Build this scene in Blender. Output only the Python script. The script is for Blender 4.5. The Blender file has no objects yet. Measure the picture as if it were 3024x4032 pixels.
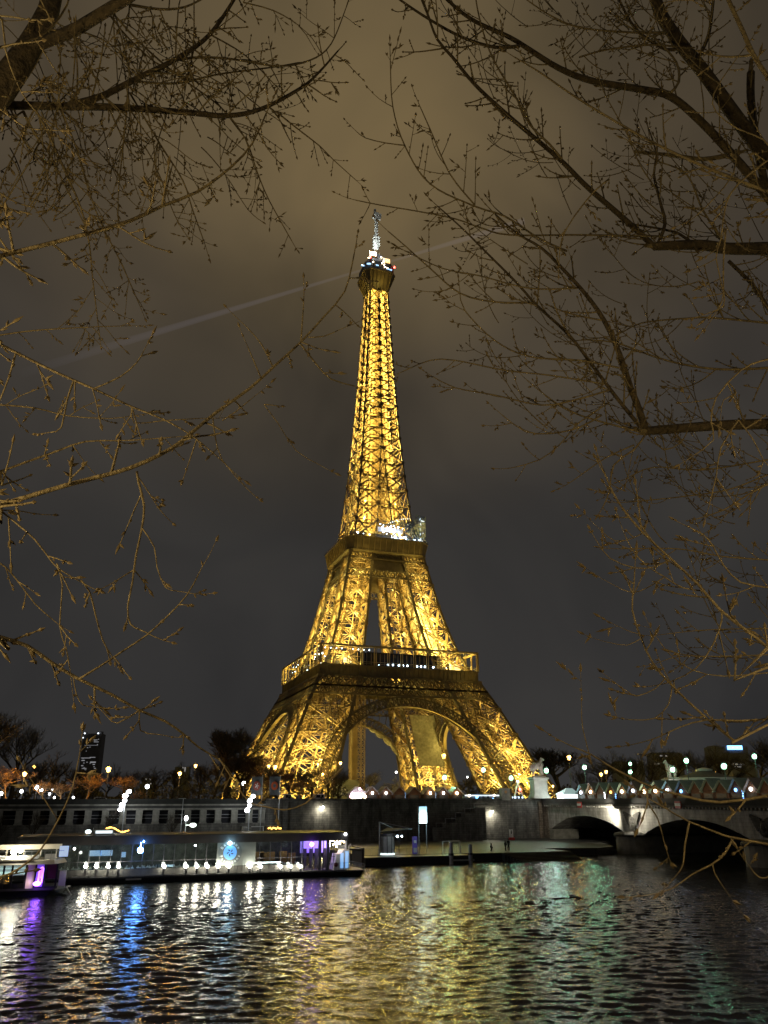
import bpy, math, random
import numpy as np
from mathutils import Vector, Matrix

S = bpy.context.scene
COL = S.collection
rnd = random.Random(7)

# ------------------------------------------------------------------ camera
CX, CY, CZ = -116.263, -341.222, 9.70
YAW, PIT, ROL, FPX = math.radians(19.4995), math.radians(20.2484), math.radians(-0.037), 3058.4
Fv = Vector((math.sin(YAW)*math.cos(PIT), math.cos(YAW)*math.cos(PIT), math.sin(PIT)))
Rv = Vector((math.cos(YAW), -math.sin(YAW), 0.0))
Uv = Rv.cross(Fv)
R2 = Rv*math.cos(ROL) + Uv*math.sin(ROL)
U2 = -Rv*math.sin(ROL) + Uv*math.cos(ROL)
CAM = Vector((CX, CY, CZ))
cd = bpy.data.cameras.new('camera')
cam = bpy.data.objects.new('camera', cd)
COL.objects.link(cam)
cd.sensor_fit = 'VERTICAL'
cd.sensor_height = 36.0
cd.lens = FPX/4032*36.0
cd.clip_start = 0.05
cd.clip_end = 9000
M = Matrix((R2, U2, -Fv)).transposed().to_4x4()
M.translation = CAM
cam.matrix_world = M
S.camera = cam
S.render.resolution_x = 768
S.render.resolution_y = 1024

def ray(u, v):
    return Fv + R2*((u-1512)/FPX) - U2*((v-2016)/FPX)
def atD(u, v, d):                      # at optical depth d metres
    return CAM + ray(u, v)*d
def atY(u, v, y):                      # on the vertical plane y
    d = ray(u, v); return CAM + d*((y-CY)/d.y)
def atX(u, v, x):
    d = ray(u, v); return CAM + d*((x-CX)/d.x)
def atZ(u, v, z):
    d = ray(u, v); return CAM + d*((z-CZ)/d.z)

# ------------------------------------------------------------------ world: overcast night sky lit by the city
W = bpy.data.worlds.new('World')
S.world = W
W.use_nodes = True
nt = W.node_tree
nt.nodes.clear()
def N(tree, kind, **kw):
    n = tree.nodes.new(kind)
    for k, v in kw.items():
        if k.startswith('i_'):
            key = k[2:]
            key = int(key) if key.isdigit() else key.replace('_', ' ')
            n.inputs[key].default_value = v
        else:
            setattr(n, k, v)
    return n
def ramp(tree, stops, interp='LINEAR'):
    n = tree.nodes.new('ShaderNodeValToRGB')
    cr = n.color_ramp
    cr.interpolation = interp
    while len(cr.elements) < len(stops):
        cr.elements.new(0.5)
    for e, (p, c) in zip(cr.elements, stops):
        e.position = p
        e.color = (*c, 1) if len(c) == 3 else c
    return n
tc = N(nt, 'ShaderNodeTexCoord')
sep = N(nt, 'ShaderNodeSeparateXYZ')
nt.links.new(tc.outputs['Generated'], sep.inputs[0])
# base colour by elevation: grey low down, warm brown overhead
el = ramp(nt, [(0.0, (.030, .030, .032)), (.10, (.032, .031, .031)), (.30, (.035, .033, .031)), (.50, (.043, .037, .031)),
               (.66, (.056, .044, .031)), (.80, (.056, .044, .030)), (1.0, (.06, .045, .026))])
nt.links.new(sep.outputs['Z'], el.inputs[0])
# the clouds over the tower catch its light
glow_dir = (atD(1440, 560, 100)-CAM).normalized()
dot = N(nt, 'ShaderNodeVectorMath', operation='DOT_PRODUCT')
nt.links.new(tc.outputs['Generated'], dot.inputs[0])
dot.inputs[1].default_value = glow_dir
gl = ramp(nt, [(.88, (0, 0, 0)), (.955, (.22, .22, .22)), (.985, (.66, .66, .66)), (1.0, (1, 1, 1))], 'EASE')
nt.links.new(dot.outputs['Value'], gl.inputs[0])
no = N(nt, 'ShaderNodeTexNoise', i_Scale=3.4, i_Detail=3.0, i_Roughness=.5, i_Distortion=.6)
nt.links.new(tc.outputs['Generated'], no.inputs['Vector'])
nr = ramp(nt, [(.30, (.72, .73, .75)), (.5, (1, 1, 1)), (.70, (1.24, 1.22, 1.17))])
nt.links.new(no.outputs['Fac'], nr.inputs[0])
gcol = N(nt, 'ShaderNodeMixRGB', blend_type='MULTIPLY', i_Fac=1.0)
nt.links.new(gl.outputs[0], gcol.inputs['Color1'])
gcol.inputs['Color2'].default_value = (.094, .064, .022, 1)
add = N(nt, 'ShaderNodeMixRGB', blend_type='ADD', i_Fac=1.0)
nt.links.new(el.outputs[0], add.inputs['Color1'])
nt.links.new(gcol.outputs[0], add.inputs['Color2'])
mul = N(nt, 'ShaderNodeMixRGB', blend_type='MULTIPLY', i_Fac=1.0)
nt.links.new(add.outputs[0], mul.inputs['Color1'])
nt.links.new(nr.outputs[0], mul.inputs['Color2'])
dk = N(nt, 'ShaderNodeVectorMath', operation='DOT_PRODUCT')       # a dark cloud left of the shaft
nt.links.new(tc.outputs['Generated'], dk.inputs[0])
dk.inputs[1].default_value = (atD(1130, 1560, 100)-CAM).normalized()
dkr = ramp(nt, [(.975, (1, 1, 1)), (.999, (.74, .75, .77))], 'EASE')
dkn = N(nt, 'ShaderNodeMath', operation='MULTIPLY_ADD'); dkn.inputs[1].default_value = .03
nt.links.new(no.outputs['Fac'], dkn.inputs[0]); nt.links.new(dk.outputs['Value'], dkn.inputs[2])
dks = N(nt, 'ShaderNodeMath', operation='SUBTRACT'); dks.inputs[1].default_value = .015
nt.links.new(dkn.outputs[0], dks.inputs[0]); nt.links.new(dks.outputs[0], dkr.inputs[0])
mul2 = N(nt, 'ShaderNodeMixRGB', blend_type='MULTIPLY', i_Fac=1.0)
nt.links.new(mul.outputs[0], mul2.inputs['Color1']); nt.links.new(dkr.outputs[0], mul2.inputs['Color2'])
bg = N(nt, 'ShaderNodeBackground', i_Strength=1.0)
nt.links.new(mul2.outputs[0], bg.inputs['Color'])
wo = N(nt, 'ShaderNodeOutputWorld')
nt.links.new(bg.outputs[0], wo.inputs['Surface'])

S.view_settings.view_transform = 'Standard'
S.view_settings.look = 'None'
S.view_settings.exposure = 0.0
S.view_settings.gamma = 1.0
S.cycles.use_denoising = True
S.cycles.max_bounces = 6
S.cycles.diffuse_bounces = 3
S.cycles.glossy_bounces = 3
S.cycles.transparent_max_bounces = 8
S.cycles.sample_clamp_indirect = 6.0

# ------------------------------------------------------------------ materials
def mat(name, col, rough=.7, metal=0.0, noise=None, scale=3.0, emit=None, strength=0.0, bump=0.0, alpha=None, trans=None, detail=5.0, coords='Object'):
    m = bpy.data.materials.new(name)
    m.use_nodes = True
    t = m.node_tree
    b = t.nodes['Principled BSDF']
    b.inputs['Base Color'].default_value = (*col, 1)
    b.inputs['Roughness'].default_value = rough
    b.inputs['Metallic'].default_value = metal
    if noise is not None or bump:
        c = N(t, 'ShaderNodeTexCoord')
        n = N(t, 'ShaderNodeTexNoise', i_Scale=scale, i_Detail=detail, i_Roughness=.6)
        t.links.new(c.outputs[coords], n.inputs['Vector'])
        if noise is not None:
            r = ramp(t, [(.32, noise), (.68, col)])
            t.links.new(n.outputs['Fac'], r.inputs[0])
            t.links.new(r.outputs[0], b.inputs['Base Color'])
        if bump:
            bp = N(t, 'ShaderNodeBump', i_Strength=bump, i_Distance=.1)
            t.links.new(n.outputs['Fac'], bp.inputs['Height'])
            t.links.new(bp.outputs[0], b.inputs['Normal'])
    if emit:
        b.inputs['Emission Color'].default_value = (*emit, 1)
        b.inputs['Emission Strength'].default_value = strength
    if alpha is not None:
        b.inputs['Alpha'].default_value = alpha
    if trans is not None:
        b.inputs['Transmission Weight'].default_value = trans
    return m
def stone_mat(name, c1, c2, mortar, bw=1.2, rh=.45, stain=(.35, .35, .35), axis='xz'):
    m = bpy.data.materials.new(name)
    m.use_nodes = True
    t = m.node_tree
    b = t.nodes['Principled BSDF']
    b.inputs['Roughness'].default_value = .85
    c = N(t, 'ShaderNodeTexCoord')
    s = N(t, 'ShaderNodeSeparateXYZ')
    cb = N(t, 'ShaderNodeCombineXYZ')
    t.links.new(c.outputs['Object'], s.inputs[0])
    a = N(t, 'ShaderNodeMath', operation='ADD')
    t.links.new(s.outputs['X'], a.inputs[0])
    t.links.new(s.outputs['Y'], a.inputs[1])
    t.links.new(a.outputs[0], cb.inputs[0])
    t.links.new(s.outputs['Z'], cb.inputs[1])
    br = N(t, 'ShaderNodeTexBrick', i_Scale=1.0, i_Mortar_Size=.025, i_Brick_Width=bw, i_Row_Height=rh, i_Bias=-.1)
    br.inputs['Color1'].default_value = (*c1, 1)
    br.inputs['Color2'].default_value = (*c2, 1)
    br.inputs['Mortar'].default_value = (*mortar, 1)
    t.links.new(cb.outputs[0], br.inputs['Vector'])
    n = N(t, 'ShaderNodeTexNoise', i_Scale=.55, i_Detail=7.0, i_Roughness=.65)
    mp = N(t, 'ShaderNodeMapping')
    mp.inputs['Scale'].default_value = (1.4, 1.4, .45)
    t.links.new(c.outputs['Object'], mp.inputs[0])
    t.links.new(mp.outputs[0], n.inputs['Vector'])
    r = ramp(t, [(.36, stain), (.62, (1, 1, 1))])
    t.links.new(n.outputs['Fac'], r.inputs[0])
    mx = N(t, 'ShaderNodeMixRGB', blend_type='MULTIPLY', i_Fac=1.0)
    t.links.new(br.outputs['Color'], mx.inputs['Color1'])
    t.links.new(r.outputs[0], mx.inputs['Color2'])
    t.links.new(mx.outputs[0], b.inputs['Base Color'])
    bp = N(t, 'ShaderNodeBump', i_Strength=.5, i_Distance=.05)
    t.links.new(br.outputs['Fac'], bp.inputs['Height'])
    bp.invert = True
    t.links.new(bp.outputs[0], b.inputs['Normal'])
    return m
def lamp_mat(name, col, strength):
    return mat(name, (.8, .8, .8), .4, emit=col, strength=strength)

AMBER = (1.0, .52, .10)
WARM = (1.0, .80, .48)
WHITE = (.92, .97, 1.0)
GREENW = (.42, 1.0, .62)
m = {}
m['iron'] = mat('brown painted iron', (.25, .17, .09), .55, noise=(.18, .12, .065), scale=.6)
m['iron_shade'] = mat('shaded brown iron', (.13, .095, .06), .6, noise=(.085, .062, .04), scale=.5)  # same paint as the iron, with the shade of unlit faces put in
m['frieze'] = mat('bronze painted frieze', (.23, .17, .085), .5, noise=(.12, .09, .05), scale=.35)
m['rim'] = mat('pale bronze rail', (.34, .25, .12), .5)
m['glassdark'] = mat('dark glazing', (.015, .015, .018), .12)
m['antenna'] = mat('white radome', (.75, .77, .74), .5, noise=(.55, .57, .55), scale=1.0)
m['net'] = mat('pale safety netting', (.36, .33, .28), .8, noise=(.20, .18, .15), scale=.8, bump=.6)
m['glassnet'] = mat('bluish protective sheeting', (.32, .40, .50), .5, noise=(.16, .21, .29), scale=1.2, alpha=.38, bump=.5)
m['stone'] = stone_mat('weathered quay stone', (.20, .19, .165), (.14, .135, .12), (.07, .065, .06))
m['stone_warm'] = stone_mat('warm ashlar stone', (.34, .28, .21), (.22, .17, .12), (.10, .085, .07), .9, .38)
m['bridge'] = stone_mat('pale streaked bridge stone', (.52, .50, .45), (.44, .425, .38), (.33, .32, .29), 1.6, .55, (.42, .41, .39))
m['pier'] = mat('pier stone', (.40, .375, .31), .85, noise=(.20, .19, .155), scale=.7, bump=.25, detail=8)
m['relief'] = mat('blackened relief stone', (.10, .095, .085), .9, noise=(.05, .048, .042), scale=1.5, bump=.4)
m['pedestal'] = mat('pale pedestal stone', (.46, .45, .40), .8, noise=(.32, .31, .28), scale=.8, bump=.1)
m['statue'] = mat('white carved stone', (.62, .55, .48), .8, noise=(.40, .34, .29), scale=1.6)
m['concrete'] = mat('grey concrete pillar', (.36, .35, .30), .85, noise=(.15, .145, .125), scale=.8, bump=.2)
m['black'] = mat('black gallery shade', (.012, .012, .016), .9)
m['paving'] = mat('quay paving', (.042, .04, .035), .5, noise=(.018, .017, .015), scale=.5, bump=.2, detail=8)
m['asphalt'] = mat('asphalt', (.05, .05, .05), .8, noise=(.035, .035, .035), scale=.8, bump=.1)
m['steel'] = mat('galvanised steel', (.45, .46, .47), .45, metal=.5, noise=(.33, .34, .35), scale=2)
m['whitepaint'] = mat('white paint', (.78, .78, .76), .5, noise=(.62, .62, .6), scale=2)
m['darkmetal'] = mat('dark painted metal', (.05, .05, .055), .5)
m['hull'] = mat('black hull paint', (.022, .022, .024), .35, noise=(.012, .012, .014), scale=.8)
m['fascia'] = mat('dark roof fascia', (.085, .078, .075), .4, noise=(.055, .05, .05), scale=.5)
m['wood'] = mat('brown chalet boards', (.17, .085, .042), .7, noise=(.10, .05, .026), scale=2.5)
m['roof_teal'] = mat('pale green roof sheet', (.34, .52, .49), .5, noise=(.24, .38, .36), scale=1.5)
m['roof_grey'] = mat('grey roof sheet', (.30, .29, .30), .5, noise=(.20, .195, .20), scale=1.5)
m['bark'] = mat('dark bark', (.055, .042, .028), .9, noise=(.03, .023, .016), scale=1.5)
m['bark_lit'] = mat('lamplit tone twigs', (.34, .19, .075), .9, noise=(.22, .12, .045), scale=1.2)  # bark copy with warm lamplight put into the colour
m['near_bark'] = mat('poplar bark', (.28, .225, .12), .8, noise=(.13, .10, .055), scale=22, bump=.5)
m['near_trunk'] = mat('dark furrowed bark', (.12, .092, .055), .9, noise=(.05, .038, .024), scale=14, bump=.8)
m['bud'] = mat('poplar buds', (.20, .15, .07), .7, noise=(.09, .065, .03), scale=40)
m['hedge'] = mat('winter hedge', (.10, .075, .035), .9, noise=(.05, .04, .02), scale=1.5)
m['tower_block'] = mat('dark curtain wall', (.16, .16, .17), .6, noise=(.10, .10, .11), scale=.05)  # base lifted to stand in for haze over far facades
m['red'] = mat('red paint', (.45, .03, .03), .5)
m['cloth'] = mat('dark coat', (.02, .02, .024), .9, noise=(.012, .012, .015), scale=5)
m['skin'] = mat('skin', (.35, .22, .16), .6)
m['banner_grey'] = mat('grey banner cloth', (.14, .15, .15), .8, noise=(.10, .11, .11), scale=2)
m['orange'] = mat('orange print', (.50, .10, .03), .7)
m['carwhite'] = mat('white car paint', (.6, .6, .6), .3)
m['rubber'] = mat('black rubber', (.02, .02, .02), .8)
m['maroon'] = mat('maroon panel', (.10, .02, .02), .5)
m['cream'] = mat('cream boat roof', (.72, .66, .52), .5, noise=(.6, .55, .43), scale=1)
m['interior'] = mat('saloon interior', (.26, .25, .22), .7, noise=(.10, .10, .09), scale=1.2)
m['table'] = mat('white tablecloth', (.8, .8, .78), .6)
m['orange_wood'] = mat('warm wood panel', (.42, .22, .08), .5)
def glass_mat(name, tint, alpha):
    mm = bpy.data.materials.new(name)
    mm.use_nodes = True
    t = mm.node_tree
    t.nodes.clear()
    tr = N(t, 'ShaderNodeBsdfTransparent'); tr.inputs[0].default_value = (*tint, 1)
    g = N(t, 'ShaderNodeBsdfGlossy', i_Roughness=.04)
    g.inputs['Color'].default_value = (.8, .85, .85, 1)
    mx = N(t, 'ShaderNodeMixShader', i_0=alpha)
    t.links.new(tr.outputs[0], mx.inputs[1]); t.links.new(g.outputs[0], mx.inputs[2])
    o = N(t, 'ShaderNodeOutputMaterial'); t.links.new(mx.outputs[0], o.inputs[0])
    return mm
m['glass'] = glass_mat('clear saloon glass', (.72, .78, .76), .10)
m['l_amber'] = lamp_mat('sodium lamp', AMBER, 5)
m['l_amber_soft'] = lamp_mat('soft sodium lamp', AMBER, 4)
m['l_white'] = lamp_mat('white lamp', WHITE, 12)
m['l_warm'] = lamp_mat('warm white lamp', WARM, 26)
m['l_deck'] = lamp_mat('deck floodlight', (1.0, .93, .72), 110)
m['l_green'] = lamp_mat('greenish street lamp', GREENW, 3.2)
m['l_blue'] = lamp_mat('blue spotlight', (.10, .32, 1.0), 60)
m['l_bluesoft'] = lamp_mat('blue screen', (.12, .40, 1.0), .7)
m['l_bluesign'] = lamp_mat('blue roof sign', (.15, .42, 1.0), 5)
m['l_purple'] = lamp_mat('violet lamp', (.22, .06, 1.0), 26)
m['l_red'] = lamp_mat('red beacon', (1.0, .04, .03), 14)
m['l_cool'] = lamp_mat('cool small lamp', (.6, .8, 1.0), 16)
m['l_pink'] = lamp_mat('pink fairground lamp', (1.0, .55, .75), 14)
m['l_cyan'] = lamp_mat('totem lightbox', (.55, .92, 1.0), 3.2)
m['l_totem_blue'] = lamp_mat('totem blue field', (.10, .30, .60), 1.0)
m['l_win'] = lamp_mat('lit window', (.9, .92, 1.0), .22)
m['l_strip'] = lamp_mat('teal strip light', (.65, .95, 1.0), 2.6)
m['l_gold'] = lamp_mat('summit gold lamps', (1.0, .55, .13), 1.5)

# ------------------------------------------------------------------ mesh builder
class MB:
    def __init__(s):
        s.v = []; s.f = []; s.cut = []
    def add(s, vs, fs):
        o = len(s.v); s.cut.append((o, len(s.f)))
        s.v.extend([tuple(p) for p in vs])
        s.f.extend([tuple(i+o for i in f) for f in fs])
    def box(s, a, b):
        x0, y0, z0 = (min(a[i], b[i]) for i in range(3)); x1, y1, z1 = (max(a[i], b[i]) for i in range(3))
        s.add([(x0,y0,z0),(x1,y0,z0),(x1,y1,z0),(x0,y1,z0),(x0,y0,z1),(x1,y0,z1),(x1,y1,z1),(x0,y1,z1)],
              [(0,3,2,1),(4,5,6,7),(0,1,5,4),(1,2,6,5),(2,3,7,6),(3,0,4,7)])
    def bar(s, p, q, w, h=None, nrm=None, caps=True):
        p = Vector(p); q = Vector(q); h = w if h is None else h
        d = q-p
        if d.length < 1e-6: return
        d.normalize()
        n = Vector(nrm) if nrm is not None else (Vector((0, 0, 1)) if abs(d.z) < .9 else Vector((0, 1, 0)))
        a = d.cross(n)
        if a.length < 1e-4: a = d.cross(Vector((1, 0, 0)))
        a.normalize(); n = a.cross(d)
        a *= w/2; n *= h/2
        vs = [p-a-n, p+a-n, p+a+n, p-a+n, q-a-n, q+a-n, q+a+n, q-a+n]
        fs = [(0,1,5,4),(1,2,6,5),(2,3,7,6),(3,0,4,7)]
        if caps: fs += [(3,2,1,0),(4,5,6,7)]
        s.add(vs, fs)
    def tube(s, pts, rad, n=6, cap=True):
        pts = [Vector(p) for p in pts]
        if len(pts) < 2: return
        if not hasattr(rad, '__len__'): rad = [rad]*len(pts)
        t0 = (pts[1]-pts[0])
        ref = Vector((0, 0, 1)) if abs(t0.normalized().z) < .9 else Vector((1, 0, 0))
        a = t0.cross(ref).normalized()
        vs = []
        for i, p in enumerate(pts):
            t = (pts[min(i+1, len(pts)-1)]-pts[max(i-1, 0)])
            if t.length < 1e-9: t = t0
            t.normalize()
            a = (a-t*a.dot(t))
            if a.length < 1e-6: a = t.cross(Vector((.3, .5, .8)))
            a.normalize()
            b = t.cross(a)
            for k in range(n):
                an = 2*math.pi*k/n
                vs.append(p+(a*math.cos(an)+b*math.sin(an))*rad[i])
        fs = []
        for i in range(len(pts)-1):
            for k in range(n):
                fs.append((i*n+k, i*n+(k+1) % n, (i+1)*n+(k+1) % n, (i+1)*n+k))
        if cap:
            fs.append(tuple(range(n-1, -1, -1)))
            fs.append(tuple((len(pts)-1)*n+k for k in range(n)))
        s.add(vs, fs)
    def loft(s, rings, cap=True):
        n = len(rings[0]); vs = [p for r in rings for p in r]; fs = []
        for i in range(len(rings)-1):
            for k in range(n):
                fs.append((i*n+k, i*n+(k+1) % n, (i+1)*n+(k+1) % n, (i+1)*n+k))
        if cap:
            fs.append(tuple(range(n-1, -1, -1))); fs.append(tuple((len(rings)-1)*n+k for k in range(n)))
        s.add(vs, fs)
    def ball(s, c, r, n=10, k=6, sz=1.0):
        c = Vector(c)
        rings = []
        for i in range(1, k):
            th = math.pi*i/k
            rings.append([c+Vector((r*math.sin(th)*math.cos(2*math.pi*j/n), r*math.sin(th)*math.sin(2*math.pi*j/n), -r*sz*math.cos(th))) for j in range(n)])
        s.loft(rings)
    def prism(s, pts2, y0, y1):        # outline in x,z extruded along y
        n = len(pts2)
        vs = [(x, y0, z) for x, z in pts2]+[(x, y1, z) for x, z in pts2]
        fs = [tuple(range(n)), tuple(range(2*n-1, n-1, -1))]
        for i in range(n):
            j = (i+1) % n
            fs.append((j, i, n+i, n+j))
        s.add(vs, fs)
    def prismx(s, pts2, x0, x1):       # outline in y,z extruded along x
        n = len(pts2)
        vs = [(x0, y, z) for y, z in pts2]+[(x1, y, z) for y, z in pts2]
        fs = [tuple(range(n-1, -1, -1)), tuple(range(n, 2*n))]
        for i in range(n):
            j = (i+1) % n
            fs.append((i, j, n+j, n+i))
        s.add(vs, fs)
    def each(s, name, material, parent=None, per=1, **k):
        """one object for every `per` pieces that were added"""
        cuts = s.cut[::per]+[(len(s.v), len(s.f))]
        for (v0, f0), (v1, f1) in zip(cuts[:-1], cuts[1:]):
            q_ = MB(); q_.v = s.v[v0:v1]; q_.f = [tuple(i-v0 for i in f) for f in s.f[f0:f1]]
            o = q_.build(name, material, parent, **k)
        return o
    def build(s, name, material, parent=None, local=False, smooth=False):
        me = bpy.data.meshes.new(name)
        v = s.v
        if parent is not None and not local:
            w = wloc(parent)
            v = [(x-w[0], y-w[1], z-w[2]) for x, y, z in v]
        me.from_pydata(v, [], s.f)
        me.materials.append(m[material] if isinstance(material, str) else material)
        if smooth:
            me.polygons.foreach_set('use_smooth', [True]*len(me.polygons))
        me.update()
        o = bpy.data.objects.new(name, me)
        COL.objects.link(o)
        if parent is not None: o.parent = parent
        return o
def wloc(o):
    p = Vector((0, 0, 0))
    while o is not None:
        p = p+o.location; o = o.parent
    return p
def tag(o, label=None, cat=None, group=None, kind=None):
    if label: o['label'] = label
    if cat: o['category'] = cat
    if group: o['group'] = group
    if kind: o['kind'] = kind
    return o
def thing(name, loc, label, cat, group=None):
    o = bpy.data.objects.new(name, None)
    o.empty_display_size = .3
    COL.objects.link(o); o.location = loc
    return tag(o, label, cat, group)
def copy_tree(o, parent=None):
    c = o.copy(); COL.objects.link(c)
    if parent is not None: c.parent = parent
    for ch in list(o.children): copy_tree(ch, c)
    return c
def box1(name, a, b, material, parent=None, **k):
    q = MB(); q.box(a, b); return q.build(name, material, parent, **k)
ORD = ['first', 'second', 'third', 'fourth', 'fifth', 'sixth', 'seventh', 'eighth', 'ninth', 'tenth', 'eleventh', 'twelfth',
       'thirteenth', 'fourteenth', 'fifteenth', 'sixteenth', 'seventeenth', 'eighteenth', 'nineteenth', 'twentieth']
def light(name, loc, power, col, parent=None, radius=.5, kind='POINT', spot=None, aim=None):
    l = bpy.data.lights.new(name, kind)
    l.energy = power; l.color = col; l.shadow_soft_size = radius
    o = bpy.data.objects.new(name, l); COL.objects.link(o)
    if spot:
        l.spot_size = math.radians(spot); l.spot_blend = .6
    p = Vector(loc)
    if parent is not None:
        o.parent = parent; o.location = p-wloc(parent)
    else:
        o.location = p
    if aim is not None:
        o.rotation_euler = (Vector(aim)-p).to_track_quat('-Z', 'Y').to_euler()
    return o

# ================================================================== setting: water and ground
def grid_mesh(name, xs, ys, zfun, material):
    X, Y = np.meshgrid(xs, ys)
    Z = zfun(X, Y)
    co = np.stack([X.ravel(), Y.ravel(), Z.ravel()], 1).astype(np.float32)
    nx, ny = len(xs), len(ys)
    i = np.arange(nx-1); j = np.arange(ny-1)
    I, J = np.meshgrid(i, j)
    a = (J*nx+I).ravel()
    q = np.stack([a, a+1, a+1+nx, a+nx], 1).astype(np.int32)
    me = bpy.data.meshes.new(name)
    me.vertices.add(len(co)); me.vertices.foreach_set('co', co.ravel())
    me.loops.add(q.size); me.loops.foreach_set('vertex_index', q.ravel())
    me.polygons.add(len(q)); me.polygons.foreach_set('loop_start', np.arange(0, q.size, 4, dtype=np.int32))
    me.polygons.foreach_set('use_smooth', np.ones(len(q), dtype=bool))
    me.update(calc_edges=True); me.validate()
    me.materials.append(m[material] if isinstance(material, str) else material)
    o = bpy.data.objects.new(name, me); COL.objects.link(o)
    return o
def water_mat():
    mm = bpy.data.materials.new('dark rippled river'); mm.use_nodes = True
    t = mm.node_tree; b = t.nodes['Principled BSDF']
    b.inputs['Base Color'].default_value = (.012, .013, .011, 1)
    b.inputs['Roughness'].default_value = .07
    b.inputs['IOR'].default_value = 1.33
    c = N(t, 'ShaderNodeTexCoord')
    mp = N(t, 'ShaderNodeMapping'); mp.vector_type = 'TEXTURE'; mp.inputs['Scale'].default_value = (1.15, .75, 1.0); mp.inputs['Rotation'].default_value = (0, 0, -YAW)
    t.links.new(c.outputs['Object'], mp.inputs[0])
    n1 = N(t, 'ShaderNodeTexNoise', i_Scale=2.4, i_Detail=4.0, i_Roughness=.6)
    n2 = N(t, 'ShaderNodeTexNoise', i_Scale=7.0, i_Detail=2.0, i_Roughness=.5)
    for n in (n1, n2): t.links.new(mp.outputs[0], n.inputs['Vector'])
    b1 = N(t, 'ShaderNodeBump', i_Strength=1.0, i_Distance=.062)
    b2 = N(t, 'ShaderNodeBump', i_Strength=1.0, i_Distance=.014)
    t.links.new(n1.outputs['Fac'], b1.inputs['Height'])
    t.links.new(n2.outputs['Fac'], b2.inputs['Height'])
    t.links.new(b1.outputs[0], b2.inputs['Normal'])
    t.links.new(b2.outputs[0], b.inputs['Normal'])
    return mm
rs = np.random.RandomState(3)
waves = []
for k in range(46):
    lam = .4*(1.9/.4)**rs.rand()
    th = math.radians(rs.normal(72, 30))
    waves.append((2*math.pi/lam, th, 0.0040*lam**.95*rs.uniform(.6, 1.3), rs.rand()*6.28))
def wave_z(X, Y):
    Z = np.zeros_like(X)
    fade = np.clip((X+190)/40, 0, 1)*np.clip((60-X)/40, 0, 1)
    for k, th, a, ph in waves:
        Z += a*np.sin(k*(X*math.cos(th)+Y*math.sin(th))+ph+.6*np.sin(.13*X+.21*Y+ph*3))
    return Z*fade-.02
xs = np.concatenate([np.linspace(-900, -150, 20), np.arange(-146, -128, .8), np.arange(-128, -40, .22), np.arange(-40, 12, .6), np.linspace(14, 900, 24)])
ys = np.concatenate([np.arange(-339, -310, 1.0), np.arange(-310, -262, .16), np.arange(-262, -195, .4), np.arange(-195, -171, 1.5)])
tag(grid_mesh('river_water', xs, ys, wave_z, water_mat()), 'dark rippled river with coloured light reflections', 'water', kind='structure')

LQ = 1.2            # lower quay level
UQ = 8.6            # promenade level
g = MB(); g.box((-900, -171.2, -2), (900, 3500, UQ)); tag(g.build('far_bank_ground', 'asphalt'), 'dark promenade and park ground beyond the quay wall', 'ground', kind='structure')
# lower quay: a long platform in front of the wall, tapering under the bridge
pts = [(-900, -171.9), (-900, -190), (-76, -190), (-74.5, -213), (-49, -214.5), (-46.5, -209), (-38, -205.5), (-28, -208.5), (-22, -205), (-15, -190), (20, -183), (900, -183), (900, -171.9)]
g = MB(); n = len(pts)
g.add([(x, y, -2) for x, y in pts]+[(x, y, LQ) for x, y in pts], [tuple(range(n, 2*n))]+[(i, (i+1) % n, n+(i+1) % n, n+i) for i in range(n)])
tag(g.build('lower_pavement', 'paving'), 'grey paved lower quay at the foot of the wall', 'quay', kind='structure')
g = MB(); g.box((-600, -420, -2), (600, -338.6, 8.05)); tag(g.build('near_pavement', 'paving'), 'paved near quay under the camera', 'quay', kind='structure')
# steps down to the river
g = MB()
for i in range(7):
    z = LQ-.17*(i+1)
    g.box((-50.5+i*.25, -215.0-.55*(i+1), -1.5), (-37.5, -215.0-.55*i, z))
g.box((-50.5, -215.0, -1.5), (-37.5, -206.0, LQ+.004))
tag(g.build('ground_steps', 'paving'), 'dark stone steps going down from the quay to the river', 'steps', kind='structure')

# ================================================================== iron lattice tower
TZ = 3.66           # tower datum above the water
OZ = [-6, 0, 20.8, 35.7, 43.8, 53, 57, 68, 72, 90, 112, 119, 128.5, 142, 157, 180, 215, 256, 270]
OH = [64.0, 60.9, 50.4, 43.5, 40.0, 35.2, 33.0, 28.0, 26.8, 22.3, 17.85, 15.9, 14.0, 12.5, 11.1, 9.3, 7.3, 5.4, 4.9]
IZ = [-6, 0, 20, 40, 53, 57, 72, 90, 112, 119, 128.5, 142, 157, 179, 300]
IH = [40.5, 37.5, 31.0, 23.5, 18.5, 16.8, 13.6, 10.3, 7.3, 5.2, 3.8, 2.7, 1.6, .0, .0]
oh = lambda z: float(np.interp(z, OZ, OH))
ih = lambda z: float(np.interp(z, IZ, IH))
def T(x, y, z): return Vector((x, y, z+TZ))
tower = thing('iron_lattice_tower', (0, 0, UQ), 'tall floodlit golden iron lattice tower with two galleries and an arch', 'tower')
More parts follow.
